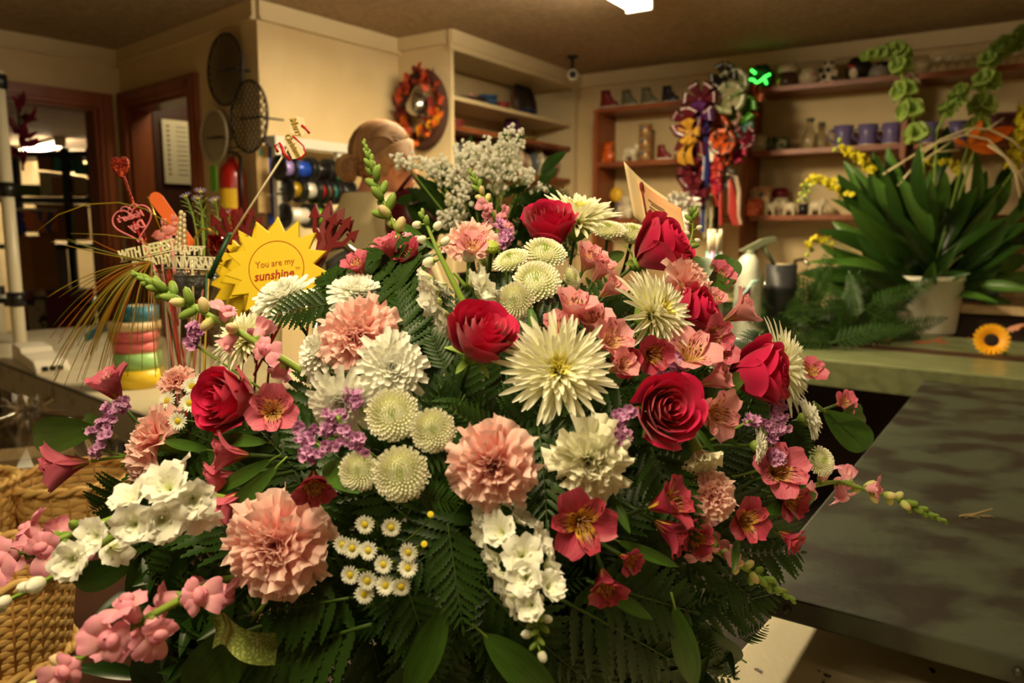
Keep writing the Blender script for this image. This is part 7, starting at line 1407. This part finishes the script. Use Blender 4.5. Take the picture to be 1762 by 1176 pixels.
def person(label, loc, yaw, H, tilt, larm, rarm, hairstyle=True, nod=.08):
    """local frame: faces +Y. larm/rarm = (elbow, wrist, hand dir, hand normal) in local metres; H scales"""
    t = thing('person', label, 'person', loc, yaw); b = MB(); s = H/1.65; lean = tilt
    V = lambda x, y, z: Vector((x*s, (y+max(0, z-.95)*lean)*s, z*s))
    hx = V(0, .03, 1.50)
    # torso, neck, legs
    tor = [(.84, .15, .1, 0), (.93, .165, .112, 0), (1.03, .135, .095, .0), (1.14, .15, .102, .0), (1.25, .168, .108, .0), (1.33, .178, .095, -.005), (1.385, .12, .07, -.005), (1.41, .058, .055, 0)]
    def tube_body(bb, rows, grow=0):
        G = []
        for z, rx, ry, yo in rows: c = V(0, yo, z); G.append([(c.x+(rx+grow)*s*math.cos(a), c.y+(ry+grow)*s*math.sin(a), c.z) for a in np.arange(28)*2*PI/28])
        bb.grid(np.array(G), wrap=True, cap=True)
    tube_body(b, tor); limb(b, [V(0, -.005, 1.36), V(0, .01, 1.43), V(0, .02, 1.47)], [.06*s, .054*s, .052*s])
    for sx in (-1, 1): limb(b, [V(sx*.09, 0, .86), V(sx*.095, .02, .48), V(sx*.095, -.01, .09)], [.088*s, .056*s, .038*s]); limb(b, [V(sx*.095, -.03, .045), V(sx*.1, .06, .035), V(sx*.1, .14, .025)], [.038*s, .035*s, .026*s])
    arms = []
    for sx, arm in ((-1, larm), (1, rarm)):
        e, w, hd, hn = [Vector(v) for v in arm]; sh = V(sx*.17, -.005, 1.335); e, w = e*s, w*s; limb(b, [sh, sh.lerp(e, .5), e, e.lerp(w, .5), w], [.05*s, .045*s, .037*s, .033*s, .024*s]); hand_mb(b, w, hd, hn, s*.95, .45); arms.append((sh, e, w))
    # head: skull, jaw, nose, brow, ears, lips
    c = V(0, .035, 1.52); hc, hs_ = math.cos(nod), math.sin(nod); q = lambda x, y, z: (c.x+x*s, c.y+(y*hc+z*hs_)*s, c.z+(z*hc-y*hs_)*s)
    b.sph(q(0, -.012, .02), (.074*s, .093*s, .09*s), 28); b.sph(q(0, .03, -.035), (.056*s, .06*s, .072*s), 24); b.sph(q(0, .055, -.078), (.032*s, .03*s, .026*s), 16); b.sph(q(0, .066, .03), (.052*s, .02*s, .018*s), 16)
    b.tube([q(0, .082, .016), q(0, .1, -.012), q(0, .104, -.02), q(0, .086, -.03)], [.009*s, .012*s, .014*s, .008*s], 10)
    for sx in (-1, 1): b.sph(q(sx*.04, .062, -.02), (.02*s, .02*s, .02*s), 12); b.sph(q(sx*.075, -.004, -.01), (.01*s, .02*s, .032*s), 14)
    o = b.build('body', skinm, t); remesh(o, .0065, 3)
    b = MB(); b.sph(q(0, .091, -.048), (.022*s, .008*s, .005*s), 12); b.sph(q(0, .089, -.056), (.018*s, .008*s, .006*s), 12); b.build('lips', lipm, t)
    for sx in (-1, 1):
        b = MB(); b.sph(q(sx*.03, .07, .006), (.0125*s, .0095*s, .0065*s), 12); e_ = b.build('eye', M('eye_white', (214, 204, 190), .2), t); b = MB(); b.sph(q(sx*.03, .0785, .006), (.005*s, .0025*s, .005*s), 10); b.build('iris', M('iris_brown', (60, 36, 20), .2), e_)
        b = MB(); b.tube([q(sx*.014, .09, .028), q(sx*.03, .091, .033), q(sx*.046, .08, .028)], .0028*s, 6); b.build('eyebrow', hairm, t)
    # hair: swept back into a bun
    b = MB(); G = []
    for i in range(16):
        ph = -.75+(PI/2+.75)*i/15; row = []
        for k in range(36):
            th = k*2*PI/36; x, y, z = math.cos(ph)*math.cos(th), math.cos(ph)*math.sin(th), math.sin(ph)
            fr = max(0, y); zz_ = z*.102+.024; yy_ = y*.104-.018; xx_ = x*.085
            if fr > .35 and z < .55: yy_ = min(yy_, .052+.03*z); zz_ = max(zz_, .062+.02*z) 
            elif y > -.1 and z < 0: zz_ = max(zz_, -.005+.02*fr)
            row.append(q(xx_, yy_, zz_))
        G.append(row)
    b.grid(np.array(G), wrap=True)
    for i in range(44):
        x0 = -.97+1.94*i/43; pts = []
        for u in np.linspace(0, 1, 12):
            an = .78+u*2.77; xi = x0*(1-.75*max(0, u-.35)**1.3/.57); rr_ = math.sqrt(max(.02, 1-xi*xi)); pts.append(q(.087*xi*1.005, .1045*rr_*math.cos(an)-.018, .1025*rr_*math.sin(an)+.024))
        b.tube(pts, [.0022*s+.0028*s*math.sin(PI*min(1, .15+u)) for u in np.linspace(0, 1, 12)], 5)
    for sx in (-1, 1):
        for j in range(16):
            z0 = .075-.0062*j; pts = []
            for u in np.linspace(0, 1, 10):
                y = .062-.03*j/15-.16*u; z = z0*(1-u)+(-.01-.002*j)*u+.018*math.sin(u*PI); k_ = 1-((y+.018)/.108)**2-((z-.024)/.108)**2; pts.append(q(sx*.0885*math.sqrt(max(.02, k_)), y, z))
            b.tube(pts, [.0045*s]*10, 5)
    if hairstyle:
        for k in range(7):
            a0 = k*.9; pts = [q(.028*math.cos(a0+u*5)*(1-.1*k), -.14+.022*math.sin(u*PI), -.03+.03*math.sin(a0+u*5)) for u in np.linspace(0, 1, 14)]; b.tube(pts, .013*s, 7)
        b.sph(q(0, -.14, -.03), (.034*s, .03*s, .036*s), 14)
    b.build('hair', hairm, t)
    # shirt
    b = MB(); tube_body(b, [(.86, .165, .112, 0)]+[r for r in tor[1:-1]]+[(1.43, .07, .064, -.01)], .016)
    for (sh, e, w) in arms: limb(b, [sh, sh.lerp(e, .5), sh.lerp(e, .8)], [.068*s, .066*s, .064*s])
    o = b.build('t_shirt', shirtm, t); remesh(o, .008, 5)
    b = MB(); tube_body(b, [(.8, .16, .115, 0), (.86, .172, .118, 0), (.92, .17, .118, 0)], .006)
    for sx in (-1, 1): limb(b, [V(sx*.09, 0, .86), V(sx*.095, .02, .48), V(sx*.095, -.01, .08)], [.1*s, .072*s, .062*s])
    o = b.build('trousers', jeansm, t); remesh(o, .012, 3)
    return t
hd_ = at(668, 282, 2.35); yawW = -.9
hloc = Vector((0, .2, 1.565)); Hs = (hd_.z)/1.52
fx, fy = .0, .13
cw, sw = math.cos(yawW), math.sin(yawW); oy = (.035+.61*.16)*Hs
person('woman with brown hair in a bun and a beige shirt, turned right behind the bouquet', (hd_.x+sw*oy, hd_.y-cw*oy, 0), yawW, 1.65*Hs, .16,
       ((-.26, .12, 1.08), (-.12, .34, 1.05), (.4, 1, -.1), (-.4, 0, 1)), ((.26, .12, 1.08), (.12, .36, 1.05), (-.3, 1, -.1), (.4, 0, 1)))
# person whose hand reaches in at the right edge
hp = at(1768, 590, dB-.12); hp.z = TOPZ+.05; py_ = Vector((hp.x+.6, hp.y-.02, 0)); yw = PI/2+.12
Ri = Matrix.Rotation(-yw, 3, 'Z'); lw = Ri @ (hp+Vector((.02, 0, .0))-py_); k_ = 1.0
person('person out of frame whose hand reaches in at the right edge over the counter', py_, yw, 1.65, .12, ((-.3, .16, 1.06), (-.1, .3, 1.06), (.3, 1, -.2), (-.3, 0, 1)), ((.27, .24, 1.0), (lw.x, lw.y, lw.z+.02), (-.2, 1, .12), (.3, -.2, 1)) if lw.x > -.2 else ((.27, .24, 1.0), (.05, .5, .85), (-.2, 1, .1), (.3, 0, 1)))
# stool with chrome arc beside the woman
st_ = at(592, 452, 1.75); t = thing('chrome_chair', 'grey padded chair with a curved chrome rail below the pitchforks', 'chair', (st_.x, st_.y, 0)); k = px(1, 1.75)
chrome = M('chrome', (206, 200, 190), .12, 1); b = MB(); b.tube([(-50*k, 0, st_.z-20*k), (-30*k, 0, st_.z+22*k), (0, 0, st_.z+30*k), (30*k, .02, st_.z+4*k), (40*k, .04, st_.z-30*k)], .009, 10); b.build('back_rail', chrome, t)
gp = M('grey_pad', (66, 62, 58), .6); b = MB(); b.grid(np.array([[(-34*k+68*k*u, .02*math.sin(u*PI)+.01, st_.z-60*k+80*k*v*(.75+.25*math.sin(u*PI))) for v in np.linspace(0, 1, 6)] for u in np.linspace(0, 1, 9)])); o = b.build('backrest', gp, t); so = o.modifiers.new('s', 'SOLIDIFY'); so.thickness = .03
b = MB(); b.lathe([(0, .44), (.2, .44), (.21, .47), (.19, .5), (0, .5)], 28, c=(0, .2, 0)); b.build('seat', gp, t)
for a in (.8, 2.4, 3.9, 5.5): b = MB(); b.tube([(.12*math.cos(a), .2+.12*math.sin(a), .44), (.22*math.cos(a), .2+.22*math.sin(a), 0)], .011, 8); b.build('leg', chrome, t)
b = MB(); b.tube([(-50*k, 0, st_.z-20*k), (-.1, .1, .45)], .009, 8); b.tube([(40*k, .04, st_.z-30*k), (.1, .12, .45)], .009, 8); b.build('back_support', chrome, t)
# ================================================================ left edge rack, the far store room, the white-flowered bunch behind
dk = 3.5; wpipe = M('white_pipe', (206, 196, 170), .35); pA, pB_ = at(2, 130, dk), at(30, 640, dk); xx = (pA.x+pB_.x)/2-.004
t = thing('shelf_rack', 'white pole rack with black clamps cut by the left edge', 'rack', (xx-.25, pB_.y+.1, 0)); zt_ = at(0, 128, dk).z
for dx, dy in ((.25, 0), (-.25, 0), (-.1, .4), (-.5, .4)): b = MB(); b.tube([(dx, dy, 0), (dx, dy, zt_)], .028, 16); b.build('pole', wpipe, t)
for y_ in (150, 330, 520, 800):
    z = at(10, y_, dk).z
    for dx, dy in ((.25, 0), (-.1, .4), (-.25, 0), (-.5, .4)): b = MB(); b.tube([(dx, dy, z-.022), (dx, dy, z+.04)], .038, 12); b.build('clamp', M('dark_grey_plastic', (38, 36, 38), .4) if 0 else blackm, t)
    if y_ > 200: b = MB(); b.prism([(-.25, 0), (.25, 0), (-.1, .4), (-.5, .4)], z-.012, z+.012); b.build('shelf', blackm, t, False)
# maroon leaf garland at the far door
gp_ = pLA.hit(28, 230); mrn = P_('maroon_leaf', [(0, (80, 16, 30)), (1, (120, 26, 46))], .1, .5); t = thing('maroon_garland', 'maroon leaf garland hanging at the left side of the left doorway', 'garland', gp_, pLA.ang); b = MB(); b.tube([(0, -.05, .12), (0, -.05, -.2)], .006, 6); b.build('stem', M('dark_twig', (50, 26, 20), .7), t); rs = np.random.default_rng(6)
for i in range(22): inst('leaf', memo('mar', lambda: leaf_grid(1, .34, .3, -.4, .2, nu=7, nv=3).mesh('leaf', mrn)), t, loc=(0, -.06, .12-.3*i/22), rot=Euler((rs.uniform(0, 3), rs.uniform(-1, 1), rs.uniform(0, 6.3))).to_quaternion(), scale=rs.uniform(.08, .15))
# black shelving with boxes in the far room
dF = 6.0
def bx(kind, label, cat, x0, y0, x1, y1, mat, d=dF, dp=.3, lidm=None, zmin=None):
    a, c = at(x0, y1, d), at(x1, y0, d); w, h = (c.x-a.x), c.z-a.z; t = thing(kind, label, cat, ((a.x+c.x)/2, (a.y+c.y)/2+dp/2, a.z), 0); b = MB(); b.box((0, 0, h/2), (w, dp, h)); o = b.build('body', mat, t, False)
    b = MB(); b.box((0, 0, h-.01), (w*1.04, dp*1.04, .02)); b.build('lid', lidm or mat, t, False); return t
card = M('cardboard', (170, 116, 62), .8); cardl = M('cardboard_light', (190, 140, 84), .8); gbx = M('green_box', (110, 140, 60), .7); ybx = M('pale_yellow_box', (214, 200, 110), .7, c2=(220, 214, 190), scale=6)
t = thing('metal_shelving', 'black metal shelving unit seen through the left doorway', 'shelving', (at(105, 400, dF).x, at(105, 400, dF).y, 0)); X0, X1 = at(60, 300, dF).x-t.location.x-.35, at(165, 300, dF).x-t.location.x
for x_ in (X0, at(122, 300, dF).x-t.location.x, X1):
    for yy_ in (0, .4): b = MB(); b.box((x_, yy_, .95), (.045, .045, 1.9)); b.build('post', blackm, t, False)
for y_ in (340, 262, 420, 520, 590): z = at(100, y_, dF).z; b = MB(); b.box(((X0+X1)/2, .2, z-.02), (X1-X0, .42, .04)); b.build('shelf', blackm, t, False)
bx('green_box', 'long green box on the middle store shelf', 'box', 26, 318, 64, 336, gbx); bx('yellow_box', 'pale yellow and white box right of the green one', 'box', 68, 296, 88, 336, ybx, lidm=whitem); bx('brown_box', 'brown carton right of the yellow box', 'box', 90, 300, 113, 336, cardl, lidm=whitem); bx('brown_box', 'brown carton on top against the lit lamp', 'box', 64, 268, 88, 292, card); bx('bright_bag', 'bright green and blue bag beside the top carton', 'bag', 92, 264, 108, 292, M('green_bag', (70, 170, 90), .5, c2=(90, 150, 190), scale=12))
bx('blue_tub', 'blue tub with a white lid and an orange label on the store shelf', 'tub', 24, 358, 58, 400, M('blue_tub', (24, 50, 150), .4, c2=(220, 120, 60), scale=9, lo=.5, hi=.54), lidm=whitem, d=5.6); bx('brown_box', 'large brown carton behind the grass', 'box', 64, 352, 118, 414, card); bx('brown_box', 'tall brown carton low at the left', 'box', 26, 406, 56, 500, card, d=5.6)
bx('magazine_stack', 'grey stack of papers beside the tall carton', 'papers', 58, 424, 80, 500, M('grey_papers', (130, 120, 110), .8)); bx('red_bin', 'dark red bin on the floor of the store room', 'bin', 82, 500, 128, 572, M('dark_red_bin', (110, 22, 26), .5)); bx('white_box', 'white box with a dark print left of the red bin', 'box', 48, 515, 78, 575, M('white_box_print', (190, 176, 150), .7, c2=(60, 50, 50), scale=8, lo=.6, hi=.62)); bx('white_box', 'small pale box on the right store shelf', 'box', 128, 308, 148, 332, M('pale_box', (196, 176, 140), .7)); bx('white_roll', 'white roll standing on the lower right store shelf', 'roll', 150, 334, 164, 352, whitem); bx('teal_bag', 'teal and white bag on the upper right store shelf', 'bag', 128, 282, 160, 300, M('teal_bag', (60, 130, 110), .5)); bx('red_box', 'small red box behind the white printed box', 'box', 40, 500, 54, 560, redm)
# ---- the baby's breath bunch behind the bouquet
DBB = 1.62
bbc = at(840, 470, DBB); bbstem = stemm
def sprig(label, cx, cy, w, h, n, d, seed):
    rs = np.random.default_rng(seed); p = at(cx, cy, d); t = thing('babys_breath', label, "baby's breath", p); b = MB(); tw = MB(); me_s = []
    for i in range(n):
        a, r = rs.uniform(0, 2*PI), math.sqrt(rs.uniform(0, 1)); x, y = r*math.cos(a)*w/2, r*math.sin(a)*h/2; q = RT*px(x, d)+UP*px(y, d)+FW*rs.uniform(-.05, .05)
        rr_ = px(rs.uniform(2.8, 4.6), d); b.sph(q, rr_, 6); 
        for k in range(3): o_ = Vector(rs.uniform(-1, 1, 3))*rr_*.8; b.sph(q+o_, rr_*.6, 5)
        if i % 4 == 0: tw.tube([q, q*.5+(-UP)*px(h*.35, d), (-UP)*px(h*.5, d)], .0006, 4)
    tag(b.build('blossoms', babym, t), kind='stuff'); tw.tube([(-UP)*px(h*.5, d), (bbc-p)*.6, bbc-p], .0015, 5); tw.build('stems', stemm, t); return t
for i, a in enumerate((('topmost sprig above the plates', 880, 240, 44, 36, 30, 0), ('wide sprig in the upper middle', 850, 262, 90, 44, 80, 0), ('sprig at the upper left of the bunch', 800, 262, 40, 40, 26, .03), ('sprig on the right of the upper middle', 872, 276, 46, 50, 34, .02), ('sprig in the centre of the bunch', 832, 290, 70, 36, 60, -.03), ('sprig at the left in front of the face', 705, 278, 60, 26, 34, -.02), ('thin sprig right of the face', 745, 286, 44, 40, 22, 0), ('left middle sprig of the bunch', 765, 300, 36, 50, 40, 0), ('lower middle sprig', 795, 312, 50, 40, 40, -.04), ('large sprig at the right of the bunch', 895, 302, 56, 34, 50, 0), ('sprig right of the centre lower down', 858, 318, 36, 34, 26, 0), ('small sprig at the far right of the bunch', 932, 330, 36, 22, 20, .02), ('sprig low in the middle above the small snapdragon', 790, 352, 44, 46, 34, -.05), ('sprig low behind the snapdragon buds', 775, 380, 40, 30, 22, -.05))):
    lb, cx, cy, w, h, n, dd = a; sprig("white baby's breath, "+lb, cx, cy, w, h, int(n*1.5), DBB+dd, i)
GG = 'dark leaves around the baby breath'
rs = np.random.default_rng(31)
spec = [(812, 232, 815, 290), (880, 225, 850, 260), (905, 232, 870, 262), (975, 262, 930, 300), (960, 290, 925, 320), (700, 325, 760, 380), (720, 300, 770, 360), (745, 325, 790, 390), (760, 280, 790, 340), (930, 350, 890, 400), (960, 330, 900, 370), (940, 380, 880, 410), (975, 365, 900, 400), (700, 350, 760, 400), (830, 420, 800, 360)]
for i in range(90):
    if i < len(spec): tx, ty, fx_, fy_ = spec[i]
    else: tx, ty = rs.uniform(715, 965), rs.uniform(310, 430); an = rs.uniform(0, 6.3); fx_, fy_ = tx-36*math.cos(an), ty+28*abs(math.sin(an))
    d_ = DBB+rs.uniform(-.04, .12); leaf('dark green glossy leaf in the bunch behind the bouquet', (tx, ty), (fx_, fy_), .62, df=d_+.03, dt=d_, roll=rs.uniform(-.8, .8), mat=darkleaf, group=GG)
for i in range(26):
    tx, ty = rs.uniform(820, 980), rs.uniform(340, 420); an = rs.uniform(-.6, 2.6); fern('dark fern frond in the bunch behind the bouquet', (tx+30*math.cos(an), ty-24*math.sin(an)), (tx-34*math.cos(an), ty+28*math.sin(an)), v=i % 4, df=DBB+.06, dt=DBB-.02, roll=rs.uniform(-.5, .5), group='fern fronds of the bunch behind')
t = thing('rear_vase', 'dark vase of the white-flowered bunch behind the bouquet', 'vase', (bbc.x, bbc.y, ZL)); b = MB(); b.lathe([(0, 0), (.05, 0), (.08, .1), (.06, bbc.z-ZL), (.05, bbc.z-ZL)], 24); b.build('body', M('dark_vase', (30, 34, 26), .3), t); b = MB(); b.lathe([(.05, bbc.z-ZL-.01), (.066, bbc.z-ZL), (.05, bbc.z-ZL+.002)], 24); b.build('rim', blackm, t)
t = thing('burgundy_bag', 'burgundy fabric bag behind the leaves beside the woman', 'bag', at(710, 385, 1.95)); b = MB(); b.sph((0, 0, 0), (.07, .05, .09), 16); b.build('body', burg, t); b = MB(); b.tube([(-.04, 0, .07), (0, 0, .12), (.04, 0, .07)], .006, 6); b.build('strap', burg, t)
